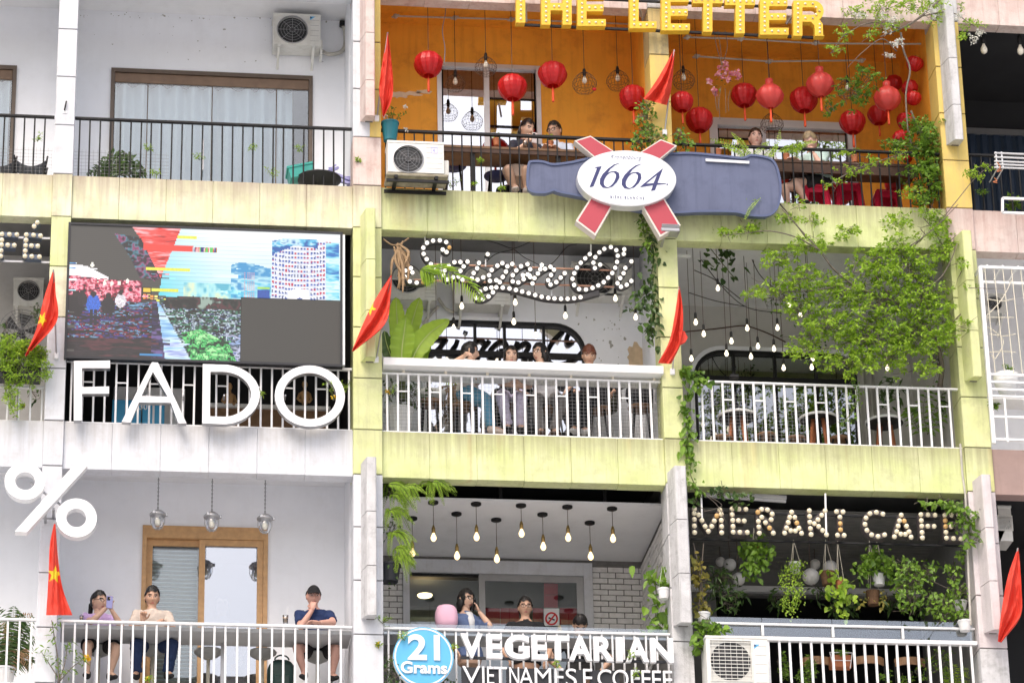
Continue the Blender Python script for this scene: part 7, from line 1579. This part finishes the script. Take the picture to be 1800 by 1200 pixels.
bush=cloud('big spreading green bush overflowing the lime balcony with grey branches','F',BC,-.16,leaf=(.058,.032),mat='leafy',name='bush',cat='bush',branches=BR,dd=.17,per=9,seed=11)
r=random.Random(5); tw=MB()
for i in range(130):
    c=BC[r.randrange(4,27)]; a=Q('F',c[0]+r.gauss(0,c[2]*.5),c[1]+r.gauss(0,c[3]*.5),r.gauss(-.05,.15)); b=a+Vector((r.gauss(0,.16),r.gauss(0,.08),r.gauss(.0,.13))); tw.tube([a,a.lerp(b,.5)+rv(r,.02),b],[.005,.0035,.002],4,cap=False)
tw.build('twigs',mt['branch'],bush,kind='stuff')
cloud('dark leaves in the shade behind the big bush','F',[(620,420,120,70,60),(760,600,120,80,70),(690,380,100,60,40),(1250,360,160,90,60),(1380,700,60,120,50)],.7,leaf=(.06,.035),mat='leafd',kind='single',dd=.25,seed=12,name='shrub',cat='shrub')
vine('vine dangling over the white railing below the big bush','F',[(960,800),(985,880),(975,960),(905,1050)],-.05,70,(.045,.03),'leaf',.05,seed=13)
vine('heart leaved vine hanging from the pale ceiling','F',[(270,180),(310,230),(350,280),(400,340)],.45,22,(.09,.08),'leafd',.07,seed=14,extra=[([(350,190),(375,240)],8),([(240,240),(290,275)],7)])
cloud('tall leafy plant in the corner behind the right end of the white railing','F',[(1150,880,60,80,50),(1420,920,50,100,30)],.8,leaf=(.14,.04),mat='leafd',kind='single',seed=15)
fronds('banana like plant with broad blades behind the right end of the railing','F',[[(1330,1090),(1310,960),(1340,850)],[(1330,1090),(1370,960),(1430,840)],[(1300,1090),(1250,1000),(1240,960)],[(1330,1090),(1400,1000),(1440,960)]],.7,'leaf',(.16,.05),seed=16,n=9,dd=.05,name='broad_plant')
# ---- ivy on the columns
vine('ivy climbing the lime column left of the crumpled flag','E',[(1470,130),(1475,250),(1460,350),(1480,450),(1465,560),(1475,660)],-.02,150,(.085,.06),'leafd',.06,seed=21,extra=[([(1400,440),(1440,400),(1470,380)],30),([(1360,500),(1420,450)],16)])
vine('ivy spilling down right of the lime column below the flag','F',[(150,760),(175,830),(150,950),(165,1060),(150,1190)],-.05,110,(.085,.07),'leaf',.05,seed=22,extra=[([(150,770),(200,800),(240,850)],60)])
vine('thin creeper running down the lime beam beside the grey column','I',[(165,0),(185,60),(175,140),(200,200),(230,260)],-.06,60,(.06,.05),'leaf',.045,seed=23)
cloud('dense climber around the yellow column below the red flag','B',[(1440,520,40,30,40),(1430,580,50,40,55),(1440,650,60,45,70),(1400,700,50,40,50),(1500,680,40,50,36),(1600,670,35,50,34),(1640,700,30,40,26),(1420,1080,18,40,14),(1440,1130,16,30,8),(1455,1200,16,60,14)],-.12,leaf=(.06,.045),mat='leaf',kind='single',dd=.08,seed=24,name='climber',shape='oval')
vine('creeper beside the red arm on the lime beam','B',[(1400,1020),(1420,1080),(1430,1150),(1460,1250)],-.05,40,(.06,.045),'leaf',.04,seed=25)
# ---- vines of the orange balcony's right side
cloud('leafy creeper with white blossoms over the pink beam at the top right','C',[(960,60,70,35,22),(1120,40,110,40,46),(1260,30,90,35,40),(1380,20,60,30,24),(1150,120,90,40,26),(930,160,50,40,16),(880,240,40,50,14),(1060,170,40,30,10),(1540,120,50,30,16),(1500,170,20,30,8),(1370,90,60,30,14),(1500,40,20,20,4)],-.25,leaf=(.05,.026),mat='leafy',branches=[([(1480,-80),(1300,80),(1200,140),(1100,180)],.02,.008),([(1200,140),(1060,110),(930,170),(860,260)],.010,.004),([(1180,250),(1110,190),(1020,250),(940,330)],.009,.003),([(1200,160),(1215,250),(1245,340),(1225,460),(1235,640)],.016,.010),([(1300,80),(1440,60),(1560,130)],.010,.004)],dd=.15,per=7,seed=31,name='creeper')
cr=Leaves(); r=random.Random(3)
for x,y in ((1165,100),(1180,210),(1150,272),(1490,82),(1560,190),(1580,165),(1110,80),(1130,150),(1340,60),(1000,75),(1190,205)):
    for q in range(12): tuft(cr,Q('C',x+r.gauss(0,12),y+r.gauss(0,9),-.36),r,5,.034,.026)
fl_=thing('blossoms','white blossoms among the creeper leaves at the top right','flower',Q('C',1165,150,-.34)); cr.build('petals','petalw',fl_)
cloud('vine curtain hanging beside the right column of the orange balcony','C',[(960,460,90,70,30),(1030,400,60,50,18),(860,520,40,40,8),(1010,340,30,30,8),(1290,620,70,50,60),(1340,700,50,60,60),(1270,720,70,40,45),(1330,820,50,60,60),(1360,900,40,70,45),(1260,860,60,60,30),(1310,960,50,60,34),(1180,700,70,25,18),(1410,620,24,24,7)],.10,leaf=(.062,.04),mat='leaf',dd=.18,per=8,seed=32,name='vine_curtain',branches=[([(1250,540),(1290,640),(1340,760),(1370,900),(1350,1010)],.014,.008),([(1240,640),(1260,740),(1300,860),(1280,980)],.010,.006)])
cloud('long creeper spray lying across the black railing','C',[(860,890,50,20,12),(960,830,60,25,18),(1060,790,60,25,18),(920,745,50,15,12),(690,720,50,20,14),(1180,760,50,30,16)],-.12,leaf=(.05,.028),mat='leafy',dd=.06,per=6,seed=33,name='creeper',branches=[([(850,900),(960,835),(1080,790),(1230,740)],.008,.005)])
cloud('creeper sprays hanging over the lime beam under the vine curtain','C',[(1250,940,50,35,20),(1330,1030,60,30,20),(1210,1090,50,30,14),(1380,1080,40,60,16),(1310,1140,60,30,14),(1440,1180,30,20,6),(1560,850,50,30,22),(1620,810,30,18,8),(480,1040,25,60,16),(510,975,14,20,6),(700,990,40,25,8),(640,1060,40,30,9)],-.18,leaf=(.05,.027),mat='leafy',dd=.06,per=7,seed=34,name='creeper',branches=[([(1260,1200),(1380,1090),(1470,980),(1560,870),(1640,800)],.008,.004),([(610,990),(660,1050),(740,1160)],.012,.008),([(1310,1060),(1360,1120),(1400,1190)],.008,.004)])
fronds('bright fern fronds rising over the bottle sign','C',[[(470,760),(430,700),(375,645)],[(470,760),(380,700),(270,675)],[(480,770),(540,750),(600,690),(612,632)],[(560,770),(600,700)],[(470,770),(520,720),(560,690)],[(690,760),(720,700),(790,690)],[(700,770),(660,720),(600,740)],[(440,770),(400,730),(330,710)]],-.02,'leafy',(.055,.022),seed=35,n=18,name='fern',dd=.06)
fronds('single fern spray standing before the lime beam under the bottle sign','C',[[(440,1070),(470,1010),(518,962)]],-.34,'leafy',(.035,.02),seed=36,n=18,name='fern',dd=0)
t=thing('flower_bunch','pink artificial flower bunch with dangling roots under the orange ceiling','flower',Q('C',340,360,.2)); L=Leaves(); L2=Leaves(); r=random.Random(8); tw=MB()
for x,y in ((320,330),(350,345),(330,375),(375,360),(400,350),(410,375),(345,310),(268,400),(290,440),(300,455),(360,385),(310,360)):
    c=Q('C',x,y,.2+r.gauss(0,.04))
    for q in range(16): L.add(c+rv(r,.012),rv(r)+Vector((0,-.5,0)),rv(r),.05,.04,r.random()**.6)
for q in range(14): L2.add(Q('C',330+r.gauss(0,40),380+r.gauss(0,40),.22),rv(r),rv(r),.06,.025)
for x,y0,y1 in ((300,440,540),(325,420,580),(345,430,550),(370,440,540),(310,470,530)): tw.tube(bez([Q('C',x,y0,.2),Q('C',x+r.gauss(0,8),(y0+y1)/2,.2),Q('C',x+r.gauss(0,10),y1,.2)],4),.003,4)
for x in (290,310,345): tw.tube(bez([Q('C',x,150,.2),Q('C',x+r.gauss(0,14),230,.2),Q('C',330,320,.2)],5),.004,4)
L.build('petals','petalp',t); L2.build('leaves','leaf',t); tw.build('roots',mt['branch'],t,kind='stuff')
# ---- small pot plants
def potplant(label,k,x,y,d,h,n,leaf,mat='leafy',seed=1,spread=.5,name='pot_plant',flowers=None):
    r=random.Random(seed); c=Q(k,x,y,d); t=thing(name,label,'plant',c); L=Leaves(); tw=MB()
    for i in range(n):
        dv=Vector((r.gauss(0,spread),r.gauss(0,spread),1)).normalized(); e=c+dv*h*r.uniform(.5,1.1); tw.tube([c,c.lerp(e,.6)+rv(r,.01),e],[.004,.003,.002],4)
        tuft(L,e,r,6,leaf[0],leaf[1]); tuft(L,c.lerp(e,.6),r,4,leaf[0],leaf[1])
    tw.build('stems',mt['stem'],t,kind='stuff'); L.build('foliage',mat,t)
    if flowers:
        F=Leaves()
        for x2,y2 in flowers[1]:
            for q in range(14): F.add(Q(k,x2,y2,d)+rv(r,.008),rv(r),rv(r),.035,.028)
        F.build('flowers',flowers[0],t)
potplant('thin rose bush with white flowers in the teal pot','B',190,610,.02,.26,7,(.04,.024),'leaf',41,.5,flowers=('petalw',[(258,522),(262,632),(160,570)]))
for k,x,y,d,l,s in (('B',705,680,.35,'small succulent in the pot left of the couple',42),('B',965,690,.35,'small plant in the pot before the man',43),('C',312,720,.4,'small plant in the pot behind the bottle sign',44),('C',642,742,.4,'small plant in the pot left of the woman in mint',45),('C',975,750,.4,'small plant in the pot right of the woman in mint',46)): potplant(l,k,x,y,d,.07,7,(.05,.016),'leafy',s,.6)
fronds('dark leafy dracaena behind the black railing at the top left','A',[[(590,870),(560,800),(500,790)],[(590,870),(600,790),(595,745)],[(590,870),(640,790),(690,820)],[(590,870),(530,830),(440,850)],[(590,870),(650,830),(700,860)],[(590,870),(570,780),(540,760)],[(590,870),(620,780),(650,770)],[(590,870),(540,850),(470,835)],[(600,870),(680,850),(710,835)],[(560,870),(500,860),(430,868)],[(600,870),(610,820),(600,770)]],.3,'leafd',(.15,.045),seed=47,n=9,name='dracaena',dd=.07)
for i,(k,x,y,d,h,l) in enumerate((('A',735,745,.07,.10,'weed sprouting on the black railing above the dracaena'),('A',985,790,.07,.09,'weed sprouting on the black railing in the middle'),('A',1248,745,.07,.08,'weed with palmate leaves right of the middle of the black railing'),('A',1350,880,.03,.16,'weed growing on the lime beam edge near the teal crate'),('A',775,868,.03,.10,'weed growing on the lime beam edge below the dracaena'),('A',1480,745,.07,.1,'weed on the railing left of the lavender chair'),('A',185,700,.07,.12,'thin weed on the railing above the sling chair'),('B',22,795,-.06,.04,'tiny weed on the pink column panel'),('B',630,800,.06,.06,'weed on the black railing below the table'),('B',600,910,.06,.06,'small weed at the foot of the railing left of the table leg'),('B',730,932,.03,.06,'low weed at the foot of the railing by the legs'),('B',490,920,.3,.12,'dark weed behind the outdoor unit'),('D',1640,925,-.16,.22,'weed with yellow flower across the letter O'),('D',1700,870,.03,.12,'weed at the column beside the letter O'),('D',1285,910,.0,.06,'tiny weed beside the letter D'),('H',260,985,-.2,.10,'weed before the numerals of the round sign'),('H',500,1040,-.15,.09,'yellow flowered weed at the rim of the round sign'),('H',1020,1115,-.2,.07,'weed before the thin letters'),('H',1385,1085,-.22,.10,'weed before the letter A of the bold row'),('H',1410,1180,-.2,.14,'weed before the letters of the thin row'),('H',125,1015,-.08,.05,'yellow flowered weed on the white column'),('H',150,900,-.06,.12,'weed at the fin foot beside the round sign'),('E',172,900,.03,.14,'yellow flowered weed at the left end of the white bar railing'),('G',735,1170,-.03,.06,'small yellow flower at the foot of the white railing'),('D',110,970,-.02,.06,'small yellow bloom on the railing at the left edge'),('C',1005,500,.2,.05,'red green sprig before the deep red lantern'))):
    potplant(l,k,x,y,d,h,4,(.045,.016),'leafy',60+i,.7,name='weed',flowers=('petaly',[(x,y-12)]) if 'yellow' in l else None)
# ---- bottom left
fronds('potted palm with brown tips at the bottom left edge','G',[[(30,1120),(60,900),(70,800)],[(30,1120),(20,900),(-40,800)],[(30,1120),(90,950),(165,850)],[(30,1120),(100,1000),(170,960)],[(30,1120),(80,900),(120,850)],[(30,1120),(110,1060),(160,1080)],[(20,1120),(-10,1000),(-60,950)],[(30,1120),(60,1000),(40,860)],[(35,1120),(85,1010),(140,900)]],.45,'leafd',(.17,.022),seed=91,n=20,name='palm',dd=.12,droopy=.5)
fronds('dry brown palm fronds among the green ones at the bottom left edge','G',[[(30,1120),(100,1020),(150,1110)],[(30,1120),(70,900),(160,840)],[(20,1120),(0,950),(30,880)]],.5,'dry',(.14,.02),seed=92,n=18,name='palm',dd=.1,droopy=.6)
pot('G',20,1150,.45,.14,.2,'potw','white pot of the palm at the bottom left edge')
cloud('slender oleander shrub with a yellow flower before the white column','G',[(265,900,26,50,13),(335,990,30,45,15),(215,1020,36,36,14),(290,1060,30,40,12),(390,1050,32,30,12),(330,1120,50,36,18),(410,1075,24,20,8),(220,1050,26,20,7),(255,950,22,30,8)],-.12,leaf=(.085,.020),mat='leaf',kind='single',seed=93,name='oleander',cat='shrub',shape='kite',dd=.05,droop=.1,branches=[([(290,1185),(285,1060),(268,950),(255,870)],.010,.004),([(290,1185),(320,1080),(335,980)],.009,.004),([(285,1150),(240,1080),(200,1020)],.008,.003),([(295,1170),(360,1100),(420,1060)],.008,.003)],twig=False)
L=Leaves(); r=random.Random(4)
for q in range(26): L.add(Q('G',430,1058,-.17)+rv(r,.012),rv(r),rv(r),.045,.035)
ft=thing('yellow_flower','yellow flower at the tip of the oleander','flower',Q('G',430,1058,-.17)); L.build('petals','petaly',ft)
# ---- planter at the left edge
cloud('bright feathery greenery filling the planter at the left edge','D',[(40,670,60,45,114),(120,690,70,40,114),(190,710,50,40,76),(30,740,50,50,95),(100,770,70,40,76),(180,780,50,40,45),(60,830,45,50,57),(140,830,40,30,19),(50,900,30,50,26),(230,800,24,40,15),(70,960,30,40,15),(130,660,40,30,30)],-.16,leaf=(.05,.016),mat='leafy',dd=.08,per=9,seed=95,name='planter_greenery')
cloud('dark shrub behind the flag at the left edge','D',[(180,500,30,45,30),(20,590,24,60,20),(170,890,30,60,16)],.5,leaf=(.06,.035),mat='leafd',kind='single',seed=96,name='shrub',cat='shrub')
# ---- white bar balcony: banana plant, palm frond, dead leaf
def banana(label,k,leaves,d,base):
    t=thing('banana_plant',label,'plant',Q(k,*base,d+.05)); r=random.Random(5)
    for li,(mid,w,dd_) in enumerate(leaves):
        P=[Vector(p) for p in bez([Q(k,x,y,d+dd_) for x,y in mid],8)]; m=len(P); V=[]; va=[]; F=[]; nc=7
        tilt=r.uniform(-.5,.5)
        for i,p in enumerate(P):
            u=i/(m-1); tg=(P[min(i+1,m-1)]-P[max(i-1,0)]).normalized(); sx=tg.cross(Vector((tilt*.6,1,.25))).normalized(); nn=sx.cross(tg); ww=w*(math.sin(math.pi*min(1,max(0,(u-.14)/.86))**.75)**.6 if u>.14 else .03)
            for j in range(nc):
                q=-1+2*j/(nc-1); e=1+.05*math.sin(i*2.1+j)*abs(q); V.append(p+sx*q*ww*e+nn*(-abs(q)*ww*.28+.012*math.sin(i*1.7+q*2)*abs(q))); va.append(.15+.35*(abs(q)<.2)+.25*(i%2)*abs(q)+.1*li%.3)
        for i in range(m-1):
            for j in range(nc-1): F.append((i*nc+j,i*nc+j+1,(i+1)*nc+j+1,(i+1)*nc+j))
        mb=MB(); mb.add(V,F); me=mb.mesh('leaf',mt['leafy' if li!=4 else 'leafd'],True); at=me.attributes.new('var','FLOAT','POINT'); at.data.foreach_set('value',va); lf=ob('leaf',me,t); MB().tube([p-Vector((0,.004,0)) for p in P],[.010*(1-.75*i/m) for i in range(m)],6).build('midrib',M('pale_midrib',(.42,.50,.16),.5) if 'pale_midrib' not in bpy.data.materials else bpy.data.materials['pale_midrib'],lf)
    b=Q(k,*base,d+.05); MB().tube([b,b+Vector((0,0,.5))],[.05,.03],10).build('stalk',mt['stem'],t)
banana('banana plant with broad bright leaves behind the white bar','E',[([(240,820),(225,640),(215,500),(212,425)],.105,.08),([(250,820),(275,620),(305,500),(330,428)],.115,.16),([(245,820),(240,700),(250,610),(262,520)],.15,-.02),([(260,820),(310,690),(380,600),(475,535)],.14,.02),([(235,820),(190,720),(165,650),(155,590)],.09,.05),([(250,830),(320,740),(360,640),(400,600)],.10,.2)],.45,(245,930))
fronds('green yellow palm frond drooping over the script sign','E',[[(330,285,-.05),(390,285,-.05),(450,290,-.06),(540,335,-.08),(600,390,-.1),(640,440,-.1)],[(330,290,-.05),(400,310,-.04)]],-.06,'leafy',(.20,.020),seed=98,n=26,name='palm_frond',dd=0,droopy=.75)
t=thing('dead_leaf','dry brown banana leaf hanging at the top left of the white bar balcony','leaf',Q('E',220,200,.05)); L=Leaves(); r=random.Random(6); mb=MB()
for i in range(16):
    a=Q('E',r.uniform(200,225),r.uniform(160,200),.05); b=Q('E',r.uniform(185,275),r.uniform(260,420),.05+r.gauss(0,.05)); m=a.lerp(b,.5)+Vector((r.gauss(0,.05),0,.03)); P=bez([a,m,b],5); n=len(P); mb.tube(P,[.022*math.sin(math.pi*(.15+.8*i2/n)) for i2 in range(n)],5,ry=[.004]*n)
for p in ([(150,140),(185,165),(210,170)],[(275,135),(240,160),(215,172)],[(245,150),(232,200),(238,260)]): mb.tube(bez([Q('E',x,y,.05) for x,y in p],5),.010,5)
mb.build('blade',M('dry_leaf_brown',(.42,.28,.16),.75,.2,25),t,smooth=True)
cloud('dark leafy plants behind the pot at the left end of the white bar','E',[(180,860,30,80,30),(290,900,40,90,40),(250,880,40,60,30),(370,880,30,60,20)],.6,leaf=(.09,.035),mat='leafd',kind='single',seed=99,name='shrub',cat='shrub')
fronds('pale dry fan palm leaf behind the wooden stools','E',[[(480,860),(470,900),(430,960)],[(480,860),(490,910),(500,970)],[(480,860),(450,870),(420,890)],[(480,860),(520,850),(560,860)],[(480,860),(520,880),(540,930)]],1.1,'dry',(.12,.02),seed=100,n=12,name='fan_palm',dd=.02)
# ---- brick balcony
FR=[]; r=random.Random(12)
for bx,by,n in ((200,250,10),(260,210,7),(400,190,12),(190,330,9),(200,440,9),(215,520,10),(230,560,7),(180,200,8)):
    for i in range(n):
        a=r.uniform(-1.1,1.9) if bx<350 else r.uniform(-.2,3.2); l=r.uniform(85,150); ex=bx+l*math.cos(a)*.9; ey=by+abs(l*math.sin(a))*.55+r.uniform(20,75); FR.append([(bx,by),(bx+(ex-bx)*.5,by-12+(ey-by)*.25),(ex,ey)])
fronds('lush green ferns hanging at the top left of the brick balcony','H',FR,.12,'leafy',(.06,.010),seed=101,n=20,name='fern',dd=.09,droopy=.55)
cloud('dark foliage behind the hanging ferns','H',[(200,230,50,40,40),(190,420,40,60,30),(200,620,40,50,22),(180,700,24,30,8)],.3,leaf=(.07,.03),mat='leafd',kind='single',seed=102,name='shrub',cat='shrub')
pot('H',185,650,.25,.14,.22,'signblack','black hanging pot of the ferns')
vine('climbing vine with large leaves at the right brick wall','H',[(1530,610),(1520,700),(1530,800),(1520,880),(1560,930)],.25,60,(.12,.10),'leaf',.09,seed=103)
c=pot('H',1562,752,.05,.075,.13,'potw','small white pot hanging beside the right brick wall'); 
tag(MB().tube([c+Vector((-.06,0,.06)),c+Vector((0,0,.40)),c+Vector((.06,0,.06))],.004,5).build('hanger',mt['potw']),'white wire hanger of the small pot at the brick wall','hanger')
potplant('small leafy plant in the hanging white pot at the brick wall','H',1562,728,.05,.09,7,(.06,.035),'leaf',104,.8)
cloud('dark shrub below the round blue sign','H',[(190,1100,40,50,50),(200,1170,50,40,50),(470,1190,60,20,16)],-.02,leaf=(.06,.022),mat='leafd',kind='single',seed=105,name='shrub',cat='shrub')
# ---- plant balcony with the bulb letters
mt['coir']=M('coir_basket',(.20,.11,.06),.85,.2,25,.4,60)
G='hanging plants behind the bulb letters'
def hang(label,x,y,d,potm,leaves,kind='vine',seed=1,r=.08,h=.13,top=465,mat='leaf',leaf=(.07,.055)):
    c=Q('I',x,y,d); t=thing('hanging_pot',label,'pot',c,G); MB().lathe([(0,-h/2),(r*.75,-h/2),(r,h/2),(r*.9,h/2),(r*.85,h/2-.02),(0,h/2-.02)],c,16).build('pot',mt[potm],t)
    tp=Q('I',x,top,d); tp=Vector((c.x,c.y,max(tp.z,c.z+.3)))
    for a in range(3): MB().tube([c+Vector((r*.9*math.cos(a*2.1),r*.9*math.sin(a*2.1),h/2)),tp],.0035,4).build('string',mt['cream'],t)
    rr=random.Random(seed); L=Leaves(); tw=MB()
    for x0,y0,x1,y1,n,sp in leaves:
        P=bez([Q('I',x0,y0,d-.06),Q('I',(x0+x1)/2+rr.gauss(0,8),(y0+y1)/2,d-.12),Q('I',x1,y1,d-.1)],6); tw.tube(P,.003,4)
        for i in range(n):
            u=rr.random()*(len(P)-1); a=int(u); p=Vector(P[a]*(1-u+a)+P[min(a+1,len(P)-1)]*(u-a)); L.add(p+Vector((rr.gauss(0,sp),rr.gauss(0,sp),rr.gauss(0,sp))),Vector((rr.gauss(0,.6),rr.gauss(-.4,.4),rr.gauss(-.6,.5))),(rr.gauss(0,.5),-1,.6),leaf[0]*rr.uniform(.6,1.3),leaf[1]*rr.uniform(.6,1.3),min(1,max(0,rr.gauss(.4,.3))))
    tw.build('stems',mt['stem'],t,kind='stuff'); L.build('foliage',mat,t,.3,'oval')
hang('white hanging pot trailing a long curtain of small pale green leaves',685,602,.45,'potw',[(640,590,630,800,70,.03),(660,590,655,830,80,.03),(680,590,680,830,80,.03),(700,590,700,790,70,.03),(715,590,718,740,50,.03),(620,590,618,690,34,.03),(650,580,720,590,50,.03)],seed=111,mat='leafy',leaf=(.035,.022),r=.075)
hang('brown hanging basket below the right white globe lamp',845,655,.6,'coir',[(860,630,880,650,14,.04)],seed=112,r=.095,h=.17,mat='leafy')
hang('hanging plant with big heart shaped leaves left of the middle',905,690,.5,'terra',[(880,690,870,790,16,.06),(920,680,930,830,24,.07),(950,690,945,780,12,.05),(860,710,825,720,8,.04),(905,660,960,680,12,.05)],seed=113,mat='leafy',leaf=(.08,.075),r=.06)
hang('white hanging pot overflowing with dark leaves under the letter C',1095,662,.5,'potw',[(1050,560,1010,650,60,.06),(1080,540,1120,590,70,.07),(1120,560,1170,640,60,.06),(1060,540,1030,590,50,.06),(1140,600,1190,700,40,.05)],seed=114,mat='leaf',leaf=(.062,.05),r=.085,h=.14)
hang('brown hanging pot with yellow trailing blooms under the white one',1065,750,.6,'coir',[(1030,720,1010,790,16,.04),(1110,710,1112,800,30,.02)],seed=115,mat='leafo',leaf=(.04,.03),r=.09,h=.18)
hang('hanging plant with lobed leaves under the letters E and R',490,520,.4,'terra',[(470,470,440,540,52,.06),(500,470,480,630,76,.06),(520,480,530,560,50,.06),(480,480,540,600,46,.06),(460,560,465,640,32,.05)],seed=116,mat='leaf',leaf=(.065,.058),r=.05,top=430)
cloud('mass of trailing leaves under the letters A and F','I',[(1220,600,60,60,95),(1270,660,60,60,95),(1330,620,60,50,64),(1250,750,60,60,87),(1360,760,70,60,104),(1430,780,70,60,114),(1480,720,50,60,76),(1460,640,40,60,49),(1500,820,40,40,57),(1400,830,60,25,45),(1210,700,40,60,49),(1440,600,50,30,26),(1500,540,24,50,26),(1220,800,20,40,19)],.30,leaf=(.060,.048),mat='leaf',kind='single',dd=.25,seed=117,name='trailing_plant',shape='oval',branches=[([(1180,560),(1280,620),(1380,680),(1480,720)],.006,.004),([(1240,560),(1280,700),(1260,830)],.006,.004)])
cloud('yellowing vine hanging at the left side behind the bulb letters','I',[(215,620,30,40,22),(225,690,36,50,30),(215,770,30,50,26),(250,800,30,30,12),(200,560,20,40,8)],.15,leaf=(.085,.07),mat='leafo',kind='single',dd=.1,seed=118,name='vine',cat='vine',shape='oval',branches=[([(190,480),(215,600),(225,700),(215,830)],.01,.008),([(240,480),(230,640),(240,780)],.008,.006)])
cloud('dark drooping foliage left of the globe lamps','I',[(330,640,60,50,70),(340,720,70,50,80),(300,680,50,80,60),(400,740,40,40,30),(360,790,60,25,26)],.6,leaf=(.10,.03),mat='leafd',kind='single',dd=.2,seed=119,name='foliage_plant')
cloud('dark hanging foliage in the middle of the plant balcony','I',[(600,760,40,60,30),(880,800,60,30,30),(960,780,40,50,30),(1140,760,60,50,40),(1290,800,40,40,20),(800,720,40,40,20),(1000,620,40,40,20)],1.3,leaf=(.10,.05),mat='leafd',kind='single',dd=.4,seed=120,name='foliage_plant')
cloud('broad leaved vine spilling over the outdoor unit corner','I',[(240,880,50,30,36),(290,900,50,20,26),(215,940,26,30,18),(220,985,22,24,12),(330,905,36,14,10)],-.12,leaf=(.095,.085),mat='leaf',kind='single',dd=.06,seed=121,name='vine',cat='vine',shape='oval')
cloud('vine over the lamp fitting above the letters','I',[(330,235,60,20,22),(430,250,50,20,18),(410,290,36,18,14),(300,215,30,12,7),(200,280,24,30,10)],-.06,leaf=(.075,.055),mat='leafd',kind='single',dd=.05,seed=122,name='vine',cat='vine',shape='oval',branches=[([(190,200),(260,250),(330,300),(240,330)],.004,.003),([(200,220),(300,290),(350,380)],.004,.003)])
cloud('vine covering the last letters of the bulb sign','I',[(1400,285,50,18,26),(1460,310,50,26,40),(1510,340,36,36,36),(1540,400,30,50,24),(1480,390,36,40,22),(1570,460,20,30,9),(1330,290,40,12,9),(1570,340,22,20,9),(1520,480,24,20,9)],-.12,leaf=(.085,.06),mat='leaf',kind='single',dd=.06,seed=123,name='vine',cat='vine',shape='oval')
for x,y,l in ((240,848,'white pot on the ledge left of the glass screen'),(1512,885,'white pot at the right end of the glass screen'),(1492,790,'white pot among the trailing leaves at the right')): pot('I',x,y,.03 if y>800 else .35,.085,.13,'potw',l)
fronds('spider plant behind the bottom right railing','I',[[(1470,1170),(1440,1110),(1400,1100)],[(1470,1170),(1460,1100),(1450,1070)],[(1470,1170),(1490,1110),(1530,1100)],[(1470,1170),(1500,1140),(1550,1150)],[(1470,1170),(1430,1140),(1420,1150)]],.5,'leafy',(.10,.014),seed=124,n=10,name='spider_plant',dd=.05)
cloud('leafy plants behind the bottom right railing bars','I',[(760,1090,26,60,30),(740,1140,40,30,30),(630,1060,18,50,14),(640,1110,20,40,12),(905,1015,36,16,20),(1120,1130,40,40,10),(1220,1140,14,30,6),(1400,1060,60,60,24),(1300,1110,40,60,16)],.4,leaf=(.055,.028),mat='leaf',dd=.1,per=5,seed=125,name='shrub',cat='shrub')
potplant('small plant on the shelf of the white cage','F',1655,965,-.1,.1,7,(.05,.03),'leaf',126,.8); potplant('sprig at the foot of the cage wires','F',1725,785,-.2,.08,5,(.05,.025),'leaf',127,.8)
potplant('leafy plant behind the dark railing at the top right','C',1740,1010,.3,.16,8,(.09,.045),'leaf',128,.9)
potplant('sprig on the dark railing at the top right','C',1600,950,.05,.1,6,(.05,.022),'leaf',129,.8)
